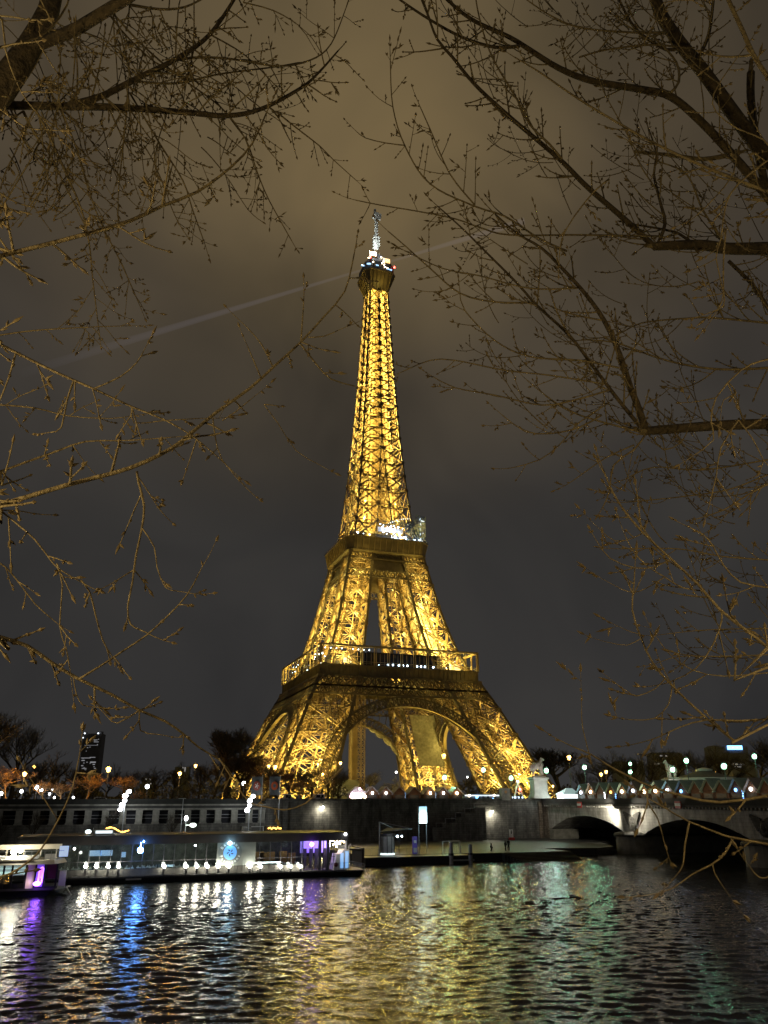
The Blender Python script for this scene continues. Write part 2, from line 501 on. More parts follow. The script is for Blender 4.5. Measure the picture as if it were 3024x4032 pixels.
def girder(mb, p, q, nrm, w=.9, dp=.8, t=.26, lace=1.6):
    """girder of two deep plates with a few lacing bars between them"""
    d = (q-p); L = d.length
    if L < .5: return
    d.normalize(); nrm = Vector(nrm).normalized()
    a = d.cross(nrm).normalized(); nn = a.cross(d).normalized()
    for sa in (-1, 1):
        o = a*sa*w/2
        mb.bar(p+o, q+o, t, dp, nrm, caps=False)
    k = max(1, int(L/(lace*2)))
    for i in range(k):
        s0, s1 = i/k, (i+1)/k
        e = 1 if i % 2 else -1
        mb.bar(p+d*L*s0+a*e*w/2, p+d*L*s1-a*e*w/2, t*.6, t*.6, nrm, caps=False)
def chord(mb, fn, zs, w, node=None):
    pts = [fn(z) for z in zs]
    for p, q in zip(pts[:-1], pts[1:]): mb.bar(p, q, w, w, (1, 0, 0))
    if node:
        for p in pts: mb.box(p-Vector((node/2,)*3), p+Vector((node/2,)*3))
def leg_section(name, sx, sy, zs, cw, gw, sub):
    root = None
    ch = MB(); la = MB()
    for a in 'oi':
        for b in 'oi':
            f = lambda z, a=a, b=b: T(sx*(oh(z) if a == 'o' else ih(z)), sy*(oh(z) if b == 'o' else ih(z)), z)
            chord(ch, f, zs, cw, cw*1.45)
    faces = [('oo', 'oi', (sx, 0, 0)), ('oo', 'io', (0, sy, 0)), ('oi', 'ii', (0, -sy, 0)), ('io', 'ii', (-sx, 0, 0))]
    P = lambda c, z: T(sx*(oh(z) if c[0] == 'o' else ih(z)), sy*(oh(z) if c[1] == 'o' else ih(z)), z)
    for c1, c2, nr in faces:
        for z0, z1 in zip(zs[:-1], zs[1:]):
            a0, a1, b0, b1 = P(c1, z0), P(c1, z1), P(c2, z0), P(c2, z1)
            girder(la, a0, b1, nr, gw, gw*.8); girder(la, b0, a1, nr, gw, gw*.8)
            girder(la, a1, b1, nr, gw, gw*.8)
            mid = (a0+a1+b0+b1)/4
            if sub:
                am, bm = (a0+a1)/2, (b0+b1)/2
                girder(la, am, bm, nr, .7, .7, .2, 2.2)
                m0, m1 = (a0+b0)/2, (a1+b1)/2
                la.bar(m0, m1, .35, .5, nr, caps=False)
                for x, y in ((am, m0), (am, m1), (bm, m0), (bm, m1)): la.bar(x, y, .3, .3, nr, caps=False)
            else:
                la.bar((a0+a1)/2, (b0+b1)/2, .22, .3, nr, caps=False)
            ch.box(mid-Vector((.55,)*3), mid+Vector((.55,)*3))
    # lift shaft and stair flights running up inside the leg
    c = lambda z: T(sx*(oh(z)+ih(z))/2, sy*(oh(z)+ih(z))/2, z)
    r = .2*(oh(zs[0])-ih(zs[0]))
    for dx, dy in ((-r, -r), (r, -r), (-r, r), (r, r)):
        la.tube([c(z)+Vector((dx*(oh(z)-ih(z))/(oh(zs[0])-ih(zs[0])), dy*(oh(z)-ih(z))/(oh(zs[0])-ih(zs[0])), 0)) for z in zs], .28, 4)
    o = ch.build(name, 'iron_shade', tower)
    l = la.build('lattice', 'iron', o)
    return o
SG = [(-1, -1), (1, -1), (-1, 1), (1, 1)]
LOW = [-5, 8, 19.5, 30.5, 41, 52.5]
MID = [57.5, 66, 77, 88, 98, 107, 112]
for sx, sy in SG:
    leg_section('leg', sx, sy, LOW, 1.15, 1.15, True)
    leg_section('upper_leg', sx, sy, MID, 1.0, .95, False)
# bands of girder under the first gallery, and the arches
ROT = [lambda x, y, z: T(x, y, z), lambda x, y, z: T(-y, x, z), lambda x, y, z: T(-x, -y, z), lambda x, y, z: T(y, -x, z)]
NR = [(0, -1, 0), (1, 0, 0), (0, 1, 0), (-1, 0, 0)]
for k in range(4):
    R = ROT[k]; nr = NR[k]
    band = MB()
    for z0, z1, w in ((45.2, 48.6, .42), (48.6, 52.9, .5)):
        h0, h1 = oh(z0)+.4, oh(z1)+.4
        band.bar(R(-h0, -h0, z0), R(h0, -h0, z0), .7, .7); band.bar(R(-h1, -h1, z1), R(h1, -h1, z1), .7, .7)
        nb = 24
        for i in range(nb):
            xa, xb = -1+2*i/nb, -1+2*(i+1)/nb
            band.bar(R(xa*h0, -h0, z0), R(xb*h1, -h1, z1), w, .3, nr, caps=False)
            band.bar(R(xb*h0, -h0, z0), R(xa*h1, -h1, z1), w, .3, nr, caps=False)
            band.bar(R(xa*h0, -h0, z0), R(xa*h1, -h1, z1), .35, .35, nr, caps=False)
    band.build('girder_band', 'iron_shade', tower)
    # arch: soffit strip, inner and outer rib, lacing
    arch = MB(); so = MB()
    r0, r1, zc = 37.0, 40.6, 4.0
    n = 56
    th = [math.radians(8+164*i/n) for i in range(n+1)]
    def AP(r, t, d=0.0):
        z = zc+r*math.sin(t)
        return R(r*math.cos(t), -(oh(min(z, 53))+.1-d), z)
    for i in range(n):
        t0, t1 = th[i], th[i+1]
        for r, w in ((r0, .55), (r1, .55)):
            arch.bar(AP(r, t0), AP(r, t1), w, .5, nr, caps=False)
            arch.bar(AP(r, t0, 3.4), AP(r, t1, 3.4), w, .5, nr, caps=False)
        arch.bar(AP(r0, t0), AP(r1, t0), .4, .35, nr, caps=False)
        arch.bar(AP(r0, t0), AP(r1, t1), .28, .28, nr, caps=False); arch.bar(AP(r0, t1), AP(r1, t0), .28, .28, nr, caps=False)
        arch.bar(AP(r0, t0, 3.4), AP(r1, t1, 3.4), .28, .28, nr, caps=False)
        arch.bar(AP(r1, t0), AP(r1, t0, 3.4), .3, .3, caps=False)
        # spandrel posts up to the girder band
        if i % 2 == 0 and math.sin(t0) > .45:
            p = AP(r1, t0); zt = 45.2
            x = r1*math.cos(t0)
            if p.z-TZ < zt-.5: arch.bar(p, R(x, -(oh(zt)+.1), zt), .3, .3, nr, caps=False)
    vs = []; fs = []
    for i in range(n+1):
        vs += [AP(r0-.28, th[i], -.25), AP(r0-.28, th[i], 1.3), AP(r0-.02, th[i], 1.3), AP(r0-.02, th[i], -.25)]
        if i:
            b = 4*(i-1)
            fs += [(b, b+4, b+5, b+1), (b+1, b+5, b+6, b+2), (b+2, b+6, b+7, b+3), (b+3, b+7, b+4, b)]
    so.add(vs, fs)
    a = arch.build('arch', 'iron_shade', tower)
    so.build('soffit', 'rim', a)
# first gallery
fl = MB()
G = 35.35
def ring_box(mb, h, z0, z1, t):
    """square ring wall of outer half width h and thickness t"""
    mb.box(T(-h, -h, z0), T(h, -h+t, z1)); mb.box(T(-h, h-t, z0), T(h, h, z1))
    mb.box(T(-h, -h+t, z0), T(-h+t, h-t, z1)); mb.box(T(h-t, -h+t, z0), T(h, h-t, z1))
ring_box(fl, G-.35, 53.0, 57.4, .6)
for h, z, t in ((G-.05, 53.0, .5), (G+.05, 57.4, 1.0)):
    ring_box(fl, h, z-.35, z+.0, t)
q = MB(); ring_box(q, G-1, 57.45, 57.8, 19.5)
first = fl.build('first_gallery', 'frieze', tower)
q.build('gallery_floor', 'iron_shade', first)
# brackets on the frieze
q = MB()
for k in range(4):
    R = ROT[k]
    for i in range(37):
        x = -G+.6+i*(2*G-1.2)/36
        a, b = R(x-.16, -G+.02, 53.2), R(x+.16, -G+.42, 57.0)
        q.box(a, b)
q.build('frieze_bracket', 'frieze', first)
q = MB(); ring_box(q, G+.15, 65.0, 65.75, .9); q.build('gallery_roof_beam', 'rim', first)
q = MB()
for k in range(4):
    R = ROT[k]
    nb = 12
    for i in range(nb+1):
        x = -G+.2+i*(2*G-.4)/nb
        for dx in (-.42, .42):
            q.bar(R(x+dx, -G+.25, 57.5), R(x+dx, -G+.25, 65.2), .3, .3)
        q.bar(R(x-.42, -G+.25, 58.9), R(x+.42, -G+.25, 58.9), .25, .25)
q.each('gallery_post', 'rim', first, 3)
q = MB(); ring_box(q, G-.2, 58.9, 59.05, .12); ring_box(q, G-.2, 58.2, 58.3, .1); q.build('railing', 'rim', first)
q = MB()
for k in range(4):
    R = ROT[k]
    q.box(R(-18, -30.5, 57.8), R(18, -22.0, 63.3))
    q.box(R(-19, -31.5, 63.3), R(19, -21.5, 63.8))
q.each('gallery_pavilion', 'glassdark', first, 2)
q = MB()
for k in range(4):
    R = ROT[k]
    for i in range(19): q.bar(R(-18+i*2, -30.6, 57.8), R(-18+i*2, -30.6, 63.3), .18, .12)
q.each('pavilion_mullion', 'iron', first, 19)
q = MB()
for x in (-6, -3.7, -1.1, .8, 2.8, 7.2, 8.9, 10.7, 14.6):
    q.ball(T(x, -G+.9, 58.4), .34)
for x in np.linspace(-33, -14, 9): q.ball(T(x, -G+1.4, 64.1), .17)
for y in (-33.5, -32, -30.8): q.ball(T(-G+1.2, y, 61.9+(y+33)*.3), .35)
for i in range(30): q.ball(T(rnd.uniform(-17, 33), -G+rnd.uniform(4.4, 9), rnd.uniform(58.5, 63)), rnd.uniform(.08, .2))
for i in range(26): q.ball(T(-G+rnd.uniform(1, 6), rnd.uniform(-30, 30), rnd.uniform(58.5, 64)), rnd.uniform(.08, .18))
q.each('gallery_lamp', 'l_cool', first)
q = MB(); q.box(T(-24, -30, 59.2), T(-20.5, -29.5, 62)); q.box(T(24, -30.5, 58.2), T(29, -30, 61)); q.build('lit_pavilion_wall', lamp_mat('pink lit pavilion', (1, .6, .45), .45), first)
# band between the upper legs below the second gallery
q = MB()
for k in range(4):
    R = ROT[k]; nr = NR[k]
    for z0, z1 in ((100.2, 103.4), (109, 112)):
        h0, h1 = oh(z0), oh(z1)
        q.bar(R(-h0, -h0, z0), R(h0, -h0, z0), .6, .6); q.bar(R(-h1, -h1, z1), R(h1, -h1, z1), .6, .6)
        nb = 22
        for i in range(nb):
            xa, xb = -1+2*i/nb, -1+2*(i+1)/nb
            q.bar(R(xa*h0, -h0-.1, z0), R(xb*h1, -h1-.1, z1), .3, .25, nr, caps=False); q.bar(R(xb*h0, -h0-.1, z0), R(xa*h1, -h1-.1, z1), .3, .25, nr, caps=False)
    # solid dark panel between the legs at the top
    i0, i1 = ih(103), ih(112)
    a = [R(-i0, -oh(103)+.8, 103.2), R(i0, -oh(103)+.8, 103.2), R(i1, -oh(112)+.8, 112), R(-i1, -oh(112)+.8, 112)]
    off = Vector(nr)*.3
    q.add([*a, *[p-off for p in a]], [(0,1,2,3),(7,6,5,4),(0,4,5,1),(2,6,7,3),(1,5,6,2),(3,7,4,0)])
q.build('girder_band', 'iron_shade', tower)
# second gallery: flared octagonal console and deck
def octa(h, z, c):
    return [T(x, y, z) for x, y in ((-h+c, -h), (h-c, -h), (h, -h+c), (h, h-c), (h-c, h), (-h+c, h), (-h, h-c), (-h, -h+c))]
q = MB()
q.loft([octa(17.4, 111.3, 1.2), octa(18.9, 112.2, 2.2), octa(19.4, 112.6, 2.4), octa(19.3, 113.6, 2.6), octa(20.2, 117.2, 3.6), octa(20.7, 118.4, 4.2), octa(20.7, 118.9, 4.2), octa(18.4, 119.0, 4.0)])
second = q.build('second_gallery', 'frieze', tower)
q = MB()
for k in range(4):
    R = ROT[k]
    for i in range(12):
        x = -15.4+i*2.8
        q.bar(R(x, -18.0, 111.9), R(x, -19.55, 113.4), .22, .5, NR[k]); q.bar(R(x, -19.45, 113.4), R(x, -20.75, 118.6), .22, .5, NR[k])
q.each('console_rib', 'rim', second, 2)
q = MB()
A, B = octa(20.75, 118.75, 4.2), octa(20.75, 119.9, 4.2)
for i in range(8):
    q.bar(A[i], A[(i+1) % 8], .35, .35)
q.build('deck_edge', 'rim', second)
q = MB()
for i in range(8):
    q.bar(B[i], B[(i+1) % 8], .14, .14)
    for s in np.linspace(0, 1, 14): 
        p = A[i].lerp(A[(i+1) % 8], s); q.bar(p, p+Vector((0, 0, 1.2)), .08, .08)
q.build('railing', 'iron_shade', second)
q = MB(); q.loft([octa(14.5, 119, 4), octa(14.5, 122.6, 4), octa(13, 124.2, 4), octa(9.5, 124.6, 3)]); q.build('deck_pavilion', 'iron_shade', second)
q = MB()
for x, z, r in ((-15, 120.6, .42), (-12.2, 120.4, .2), (-9.2, 120.3, .26), (-2.5, 122.2, .35), (-3, 124.4, .26), (3.6, 120.2, .4), (6, 120.4, .3), (8.8, 120, .3), (13, 120, .25), (15.5, 120.2, .3), (3.2, 123.4, .3), (5.5, 122, .4), (1, 125, .3)):
    q.ball(T(x, -19.2, z), r)
for i in range(34): q.ball(T(rnd.uniform(-4, 9), -18.6, rnd.uniform(119.6, 126.3)), rnd.uniform(.12, .3))
q.each('deck_lamp', 'l_cool', second)
q = MB(); q.box(T(-4, -15.6, 123.6), T(8.5, -15.2, 125.8)); q.box(T(2, -19, 119.5), T(6, -18.8, 120.9)); q.build('lit_kiosk', lamp_mat('lit kiosk', (1, .82, .85), .22), second)
# protective sheeting round the works at the corner of the second gallery
q = MB()
def quad_sheet(mb, pts, t):
    pts = [Vector(p) for p in pts]
    nn = (pts[1]-pts[0]).cross(pts[3]-pts[0]).normalized()*t
    mb.add([*pts, *[p+nn for p in pts]], [(0,1,2,3),(7,6,5,4),(0,4,5,1),(1,5,6,2),(2,6,7,3),(3,7,4,0)])
quad_sheet(q, [T(13.5, -19.4, 119), T(20.2, -15.6, 119), T(20.2, -15.6, 133.5), T(13.5, -19.4, 132.5)], .12)
quad_sheet(q, [T(20.3, -15.4, 119), T(20.3, 10, 119), T(20.3, 10, 133.5), T(20.3, -15.4, 133.5)], .12)
quad_sheet(q, [T(-1, -17.8, 126.2), T(13.4, -17.8, 126), T(13.4, -13.5, 130.4), T(3.5, -13.5, 130.4)], .12)
quad_sheet(q, [T(8.5, -18.4, 119), T(13.4, -19.2, 119), T(13.4, -19.0, 130.4), T(8.5, -18.2, 128)], .12)
net = q.build('protective_sheeting', 'glassnet', tower)
q = MB()
for i in range(11):
    s = i/10; q.ball(T(.2+11*s, -18.3+.2*s, 127.0+3.6*math.sin(s*1.5)), .16+.16*((i*7)%5)/4)
for z in (120.5, 123, 125.5, 128, 130.5): q.bar(T(16.5+.3*math.sin(z), -18.2, z), T(16.5, -18.2, z+1.0), .22)
q.bar(T(17, -18, 130.4), T(19.0, -16.8, 130.6), .3)
for i in range(16): q.ball(T(rnd.uniform(10, 19), -17, rnd.uniform(120, 128)), rnd.uniform(.1, .25))
q.each('work_lamp', mat('cold work lamps', (.8, .8, .8), .4, emit=(.75, .9, 1.0), strength=1.5), net)
light('work_light', T(15, -12.5, 126), 200, (.7, .85, 1), tower, 1.0)

# upper shaft
zs = [119.0]
while zs[-1] < 262: zs.append(zs[-1]+max(5.4, oh(zs[-1])*.66))
zs[-1] = 267.0
la = MB(); core = MB(); CHD = []
for sx in (-1, 1):
    for sy in (-1, 1):
        cq = MB(); CHD.append(cq); chord(cq, lambda z: T(sx*oh(z), sy*oh(z), z), zs, .7, 1.35)
for k in range(4):
    R = ROT[k]; nr = NR[k]
    for s in (-1, 1):
        ch = MB(); CHD.append(ch)
        pts = [R(s*ih(z), -oh(z), z) for z in zs]
        for p, q2 in zip(pts[:-1], pts[1:]):
            ch.bar(p, q2, .5, .5, nr)
        for p in pts: ch.box(p-Vector((.72,)*3), p+Vector((.72,)*3))
    for z0, z1 in zip(zs[:-1], zs[1:]):
        o0, o1, i0, i1 = oh(z0), oh(z1), ih(z0), ih(z1)
        for s in (-1, 1):
            a0, a1, b0, b1 = R(s*o0, -o0, z0), R(s*o1, -o1, z1), R(s*i0, -o0, z0), R(s*i1, -o1, z1)
            gw = .55 if z0 > 190 else .66
            la.bar(a0, b1, gw, .16, nr, caps=False); la.bar(b0, a1, gw, .16, nr, caps=False)
            la.bar(a1, b1, .4, .3, nr, caps=False)
        if i0 > 1.2:
            la.bar(R(-i0, -o0, z0), R(i1, -o1, z1), .3, .3, nr, caps=False); la.bar(R(i0, -o0, z0), R(-i1, -o1, z1), .3, .3, nr, caps=False)
            la.bar(R(-i1, -o1, z1), R(i1, -o1, z1), .4, .4, nr, caps=False)
        # inner faces of the leg tubes while the legs are separate, diaphragm cross beams inside
        if i0 > 1.0:
            for s in (-1, 1):
                la.bar(R(s*i0, -o0, z0), R(s*i1, -i1, z1), .35, .35, (1, 0, 0), caps=False)
                la.bar(R(s*i1, -o1, z1), R(s*i1, -i1, z1), .5, .4, caps=False)
                la.bar(R(s*i0, -i0, z0), R(s*i1, -o1, z1), .35, .35, caps=False)
        la.bar(R(-o1, -o1, z1), R(o1, o1, z1), .4, .35, caps=False)
        for f in (.33, -.33): la.bar(R(-o1, f*o1*2, z1), R(o1, f*o1*2, z1), .45, .4, caps=False)
shaft = la.build('shaft', 'iron', tower)
for cq in CHD: cq.build('chord', 'iron_shade', shaft)
# lift cage, widened with added slats that catch light and fill the shaft
for j, z0 in enumerate(np.arange(119, 265, 3.2)):
    z1 = z0+3.2
    c, c1 = oh(z0)*.60, oh(z1)*.60
    for k in range(4):
        R = ROT[k]
        ns = 7 if z0 < 200 else 5
        for i in range(ns+1):
            f = -1+2*i/ns
            core.bar(R(f*c, -c, z0), R(f*c1, -c1, z1), .62*2*c/ns*(1 if 0 < i < ns else .6), .15, NR[k], caps=False)
        core.bar(R(-c, -c-.2, z0), R(c, -c-.2, z0), .3, .45, caps=False)
        e = 1 if j % 2 else -1
        core.bar(R(-c*e, -c-.22, z0), R(c1*e, -c1-.22, z1), .3, .12, NR[k], caps=False)
core.build('lift_cage', 'iron', tower)
# intermediate landing
q = MB()
for z, h in ((196, .92), (152, .9)):
    q.loft([octa(oh(z)*h, z, 1), octa(oh(z)*h, z+.5, 1)])
q.each('landing', 'iron_shade', tower)
# summit
q = MB()
q.loft([octa(5.0, 266.2, .4), octa(5.6, 267.4, .7), octa(8.4, 275.2, 2.4), octa(8.8, 276.2, 2.6), octa(8.8, 277.0, 2.6)])
summit = q.build('summit_gallery', 'frieze', tower)
q = MB()
for k in range(4):
    R = ROT[k]
    for x in (-3.6, -1.8, 0, 1.8, 3.6): q.bar(R(x, -5.35, 266.4), R(x*1.25, -8.65, 275.8), .25, .7, NR[k])
q.each('console_rib', 'iron_shade', summit)
q = MB()
E8 = octa(8.85, 276.6, 2.6)
for i in range(8): q.bar(E8[i], E8[(i+1) % 8], .3, .9)
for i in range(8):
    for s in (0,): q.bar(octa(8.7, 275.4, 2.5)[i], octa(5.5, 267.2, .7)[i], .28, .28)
q.build('deck_edge', 'rim', summit)  # paler bars paint the gold highlights along the corners
q = MB(); q.loft([octa(8.3, 277.0, 2.6), octa(8.3, 282.6, 2.6), octa(6.8, 283.4, 2.2), octa(5.6, 283.6, 2), octa(5.2, 288.5, 2), octa(3.8, 290.4, 1.4), octa(1.8, 292.8, .6)])
q.build('summit_cabin', 'darkmetal', summit)
q = MB()
for x, y, z in ((-7.5, -8.4, 279.2), (-6.6, -8.4, 279.6), (-2.2, -8.4, 279.6), (4, -8.4, 278.8), (5.6, -8.4, 278.6), (-8.4, -4, 281), (-8.3, -1, 283.4)):
    q.bar((x-.7, y, z+TZ), (x+.7, y, z+TZ), .55, .55)
q.each('blue_lamp', lamp_mat('summit pale blue lamps', (.35, .65, 1.0), 1.6), summit)
q = MB()
for x, y, z in ((-4.6, -8.5, 281.2), (.6, -8.5, 281.6), (1.8, -8.5, 281), (2.2, -8.5, 279.6), (3.6, -8.5, 279.3), (-6.8, -7, 284.4), (1, -5.9, 287.6), (2.4, -5.9, 285)):
    q.ball((x, y, z+TZ), .3)
q.each('white_lamp', 'l_warm', summit)
q = MB(); q.ball(T(-6.2, -8.4, 284), .6); q.ball(T(7.9, -8.2, 281), .6); q.each('red_beacon', 'l_red', summit)
q = MB()
for x0, x1, z in ((-5.4, -2.2, 287.4), (2.4, 5.8, 284.8)):
    for i in range(5): q.bar(T(x0+(x1-x0)*i/4, -5.8, z), T(x0+(x1-x0)*i/4, -5.8, z+2.8), .55, .4)
    q.bar(T(x0, -5.7, z+1.4), T(x1, -5.7, z+1.4), .6)
q.build('gold_lamp', 'l_gold', summit)
# mast and antenna
q = MB(); q.tube([T(0, 0, 290), T(0, 0, 299)], [1.3, .9], 8); q.bar(T(2, -1, 290), T(1.6, -1, 294.5), .5); q.bar(T(-1.6, -1, 292), T(1.4, -1, 297), .3); q.build('mast', 'iron_shade', summit)
q = MB()
q.tube([T(0, 0, 296.5), T(0, 0, 297), T(0, 0, 303.6), T(0, 0, 304.4)], [1.0, 1.45, 1.45, 1.0], 8)
for z in (302.2, 304.4): q.box(T(-1.9, -1.3, z), T(1.9, 1.3, z+1.0))
for z in (298.5, 300.3): q.box(T(-1.65, -1.5, z), T(1.65, 1.5, z+.5))
q.tube([T(0, 0, 304), T(0, 0, 306.2)], .35, 8)
q.tube([T(0, 0, 306), T(0, 0, 319.5)], [.85, .85], 8)
for z in np.arange(307.5, 318, 2.0): q.box(T(-1.0, -.9, z), T(1.0, .9, z+.25))
q.box(T(-2.4, -.7, 318.4), T(2.4, .7, 320.3)); q.box(T(-1.5, -1.2, 320.3), T(1.2, 1.2, 322.4)); q.box(T(1.9, -.5, 320), T(2.9, .5, 322.6)); q.box(T(-1.4, -.6, 322), T(-.3, .6, 325))
q.build('antenna', 'antenna', summit)
light('antenna_light', T(-6, -9, 292), 14000, (.95, 1, .95), tower, .6)
# wrapped sheets on the legs and arch under repair
q = MB()
def bulge_sheet(mb, fn, zs, n=5, t=.25):
    rows = [[fn(z, k/(n-1)) for k in range(n)] for z in zs]
    vs = [p for r in rows for p in r]; vs2 = [p+Vector((.0, t, 0)) for p in vs]
    o = len(vs); fs = []
    R_ = len(rows)
    for i in range(R_-1):
        for k in range(n-1):
            a = i*n+k; fs += [(a, a+1, a+n+1, a+n), (o+a, o+a+n, o+a+n+1, o+a+1)]
    for i in range(R_-1):
        for k in (0, n-1):
            a = i*n+k; fs.append((a, a+n, o+a+n, o+a) if k == 0 else (a, o+a, o+a+n, a+n))
    for k in range(n-1):
        a = k; fs.append((a, o+a, o+a+1, a+1)); a = (R_-1)*n+k; fs.append((a, a+1, o+a+1, o+a))
    mb.add(vs, fs+[])if False else mb.add(vs+vs2, fs)
# right upper leg, just behind the front lattice
bulge_sheet(q, lambda z, s: T(ih(z)+.8+(oh(z)-ih(z)-1.6)*s, -ih(z)-2.2-1.3*math.sin(s*3.1)*abs(math.sin(z*.29)), z), [66, 69, 72, 75, 78, 80.5, 83, 86, 89, 91.5])
q.build('wrapping', 'net', tower)
q = MB()
bulge_sheet(q, lambda z, s: T(ih(z)+3+13*s, ih(z)-1.2-1.6*math.sin(s*3.1)*(.5+.5*abs(math.sin(z*.35))), z), [21, 22.5, 25, 28, 31, 34, 36, 38, 40, 42, 44], 7)
for t0, t1, w in ((108, 114, 1.1), (114, 122, 1.7), (122, 131, 1.8), (131, 141, 1.5), (141, 150, 1.1)):
    pts = []; rr = []
    for i in range(7):
        t = math.radians(180-(t0+(t1-t0)*i/6)) if False else math.radians(180-(t0+(t1-t0)*i/6-60)-0)
        t = math.radians(t0+(t1-t0)*i/6)
        r = 36.6
        z = 4+r*math.sin(math.pi-t)
        pts.append(T(-r*math.cos(math.pi-t), oh(min(z, 53))-1.5, z)) ; rr.append(w*(.55+.45*math.sin(math.pi*i/6)))
    pts = [Vector((-p.x, p.y, p.z)) for p in pts]
    q.tube(pts, rr, 10)
q.build('wrapping', 'net', tower)
# vertical lift tower seen through the arch
SCX, SCY = atY(1407, 2800, 20).x, 20.0
q = MB()
for dx in (-3.0, -1.0, 1.0, 3.0):
    for dy in (-2.5, 2.5): q.bar(T(SCX+dx, SCY+dy, -6), T(SCX+dx, SCY+dy, 54), .4)
for i, z in enumerate(np.arange(-6, 53, 2.6)):
    for dy in (-2.5, 2.5):
        q.bar(T(SCX-3, SCY+dy, z), T(SCX+3, SCY+dy, z), .3, caps=False); q.bar(T(SCX+1, SCY+dy, z), T(SCX+3, SCY+dy, z+2.6), .25, caps=False)
        q.bar(T(SCX-1, SCY+dy, z), T(SCX+1, SCY+dy, z+2.6), .25, caps=False)
    for dx in (-3, 3): q.bar(T(SCX+dx, SCY-2.5, z), T(SCX+dx, SCY+2.5, z+2.6), .25, caps=False)
q.box(T(SCX-3, SCY-2, -6), T(SCX-1.0, SCY+2, 54))
q.build('lift_shaft', 'iron', tower)

# floodlights of the tower, with fill lights added outside the lattice
SOD = (1.0, .75, .15)
STRIP = 33.0
def fl(p, P, r=.5): light('floodlight', p, P, SOD, tower, r)
for sx, sy in SG:
    for z, P in ((1, 60000), (10, 58000), (20, 36000), (30, 7500)):
        c = (oh(z)+ih(z))/2
        fl(T(sx*c, sy*c, z), P, .7)
    for z0, z1, P in [(l0, l1, p_) for l0, l1, p_ in zip(LOW[:-1], LOW[1:], (6500, 5500, 3000, 500, 60))]+[(l0, l1, p_) for l0, l1, p_ in zip(MID[:-1], MID[1:], (1900, 1900, 1800, 1500, 600, 150))]:
        z = z0+(z1-z0)*.42; c = (oh(z)+ih(z))/2; g_ = 3.2 if z < 55 else 2.3
        fl(T(sx*(oh(z)+g_), sy*c, z), P, .4); fl(T(sx*c, sy*(oh(z)+g_), z), P, .4)  # fill lights added outside each panel to brighten the bracing
    for z, P in ((58.8, 20000), (68, 18000), (79, 16000), (90, 13000), (101, 6000)):
        c = (oh(z)+ih(z))/2
        fl(T(sx*c, sy*c, z), P, .5)
for i, z in enumerate(zs[:-1]):
    o = oh(z+2); i_ = ih(z+2)
    P = 150*o*o if z > 165 else 95*o*o
    if i_ > 1.5:
        for sx, sy in SG:
            c = (o+i_)/2; fl(T(sx*c, sy*c, z+2.5), P*.55, .4)
    else:
        for sx, sy in SG: fl(T(sx*o*.78, sy*o*.78, z+2.5), P*.42, .4)
# added area lights in strips along the inside of each face of the shaft, aimed at the lift cage
SEG = [119, 142, 165, 190, 215, 240, 266]
for k in range(4):
    R = ROT[k]
    for z0, z1 in zip(SEG[:-1], SEG[1:]):
        zm = (z0+z1)/2
        for sgn in (-.5, .5):
            a, b = R(sgn*oh(z0), -oh(z0)+.5, z0), R(sgn*oh(z1), -oh(z1)+.5, z1)
            l = bpy.data.lights.new('added_fill_strip', 'AREA'); l.shape = 'RECTANGLE'
            l.size = .5; l.size_y = (b-a).length
            l.energy = STRIP*(b-a).length*oh(zm)*(.62 if zm < 190 else 1.0)
            l.color = SOD
            o_ = bpy.data.objects.new('added_fill_strip', l); COL.objects.link(o_)
            ax = (b-a).normalized(); nz = Vector(NR[k]); nz = (nz-ax*nz.dot(ax)).normalized(); xx = ax.cross(nz).normalized()
            o_.matrix_world = Matrix((xx, ax, nz)).transposed().to_4x4()
            o_.location = (a+b)/2-wloc(tower); o_.parent = tower
for k in range(4):
    R = ROT[k]
    fl(R(0, -30, 58.6), 1500); fl(R(-27, -33.5, 58.2), 900); fl(R(27, -33.5, 58.2), 900)
    fl(R(0, -41.0, 36.5), 1000, .3); fl(R(11, -41.4, 35), 1300, .3); fl(R(21, -43, 29), 1300, .3); fl(R(-11, -41.4, 35), 500, .3); fl(R(-21, -43, 29), 300, .3); fl(R(28, -52, 12), 1200, 1.0); fl(R(-28, -52, 12), 1200, 1.0); fl(R(29, -42.5, 51), 700, 1.0); fl(R(10, -41.5, 49.5), 250, 1.0); fl(R(-24, -43, 50), 200, 1.0); fl(R(0, -26, 109.5), 50, .5); fl(R(12, -25, 110), 80, .5); fl(R(-12, -25, 110), 170, .5)  # added fill that brightens arch soffit, frieze and girder bands
    fl(R(9, -24, 106), 500); fl(R(-9, -24, 106), 500)
    fl(R(0, -12, 269), 760)

# ================================================================== quay wall with the colonnade on the left
WY = -172.0
def pxz(u, v, y=WY): return atY(u, v, y).z
XA = atY(1045, 3200, WY).x          # where the colonnade ends
XB = atY(2136, 3200, WY).x          # bridge abutment
wall = thing('quay_wall', (XA, WY, LQ), 'long weathered stone quay wall between the colonnade and the bridge', 'wall')
q = MB(); q.box((XA, WY, -1), (XB, WY+.85, 9.1)); q.build('wall', 'stone', wall)
q = MB(); q.box((XA-.1, WY-.22, 9.1), (XB+.1, WY+1.0, 9.32)); q.box((XA, WY+.1, 9.32), (XB, WY+.55, 9.72)); q.build('coping', 'stone', wall)
q = MB(); q.box((XA, WY-.35, -1), (XA+4.7, WY-.003, 9.0)); q.build('pilaster', 'stone', wall)
q = MB(); q.box((XB-1.1, WY-.45, -1), (XB-.2, WY-.003, 9.0)); q.build('pilaster', 'stone_warm', wall)
q = MB(); q.box((atY(1340, 3200, WY).x, WY-.2, -1), (atY(1475, 3200, WY).x, WY-.003, 8.7)); q.build('pilaster', 'stone', wall)
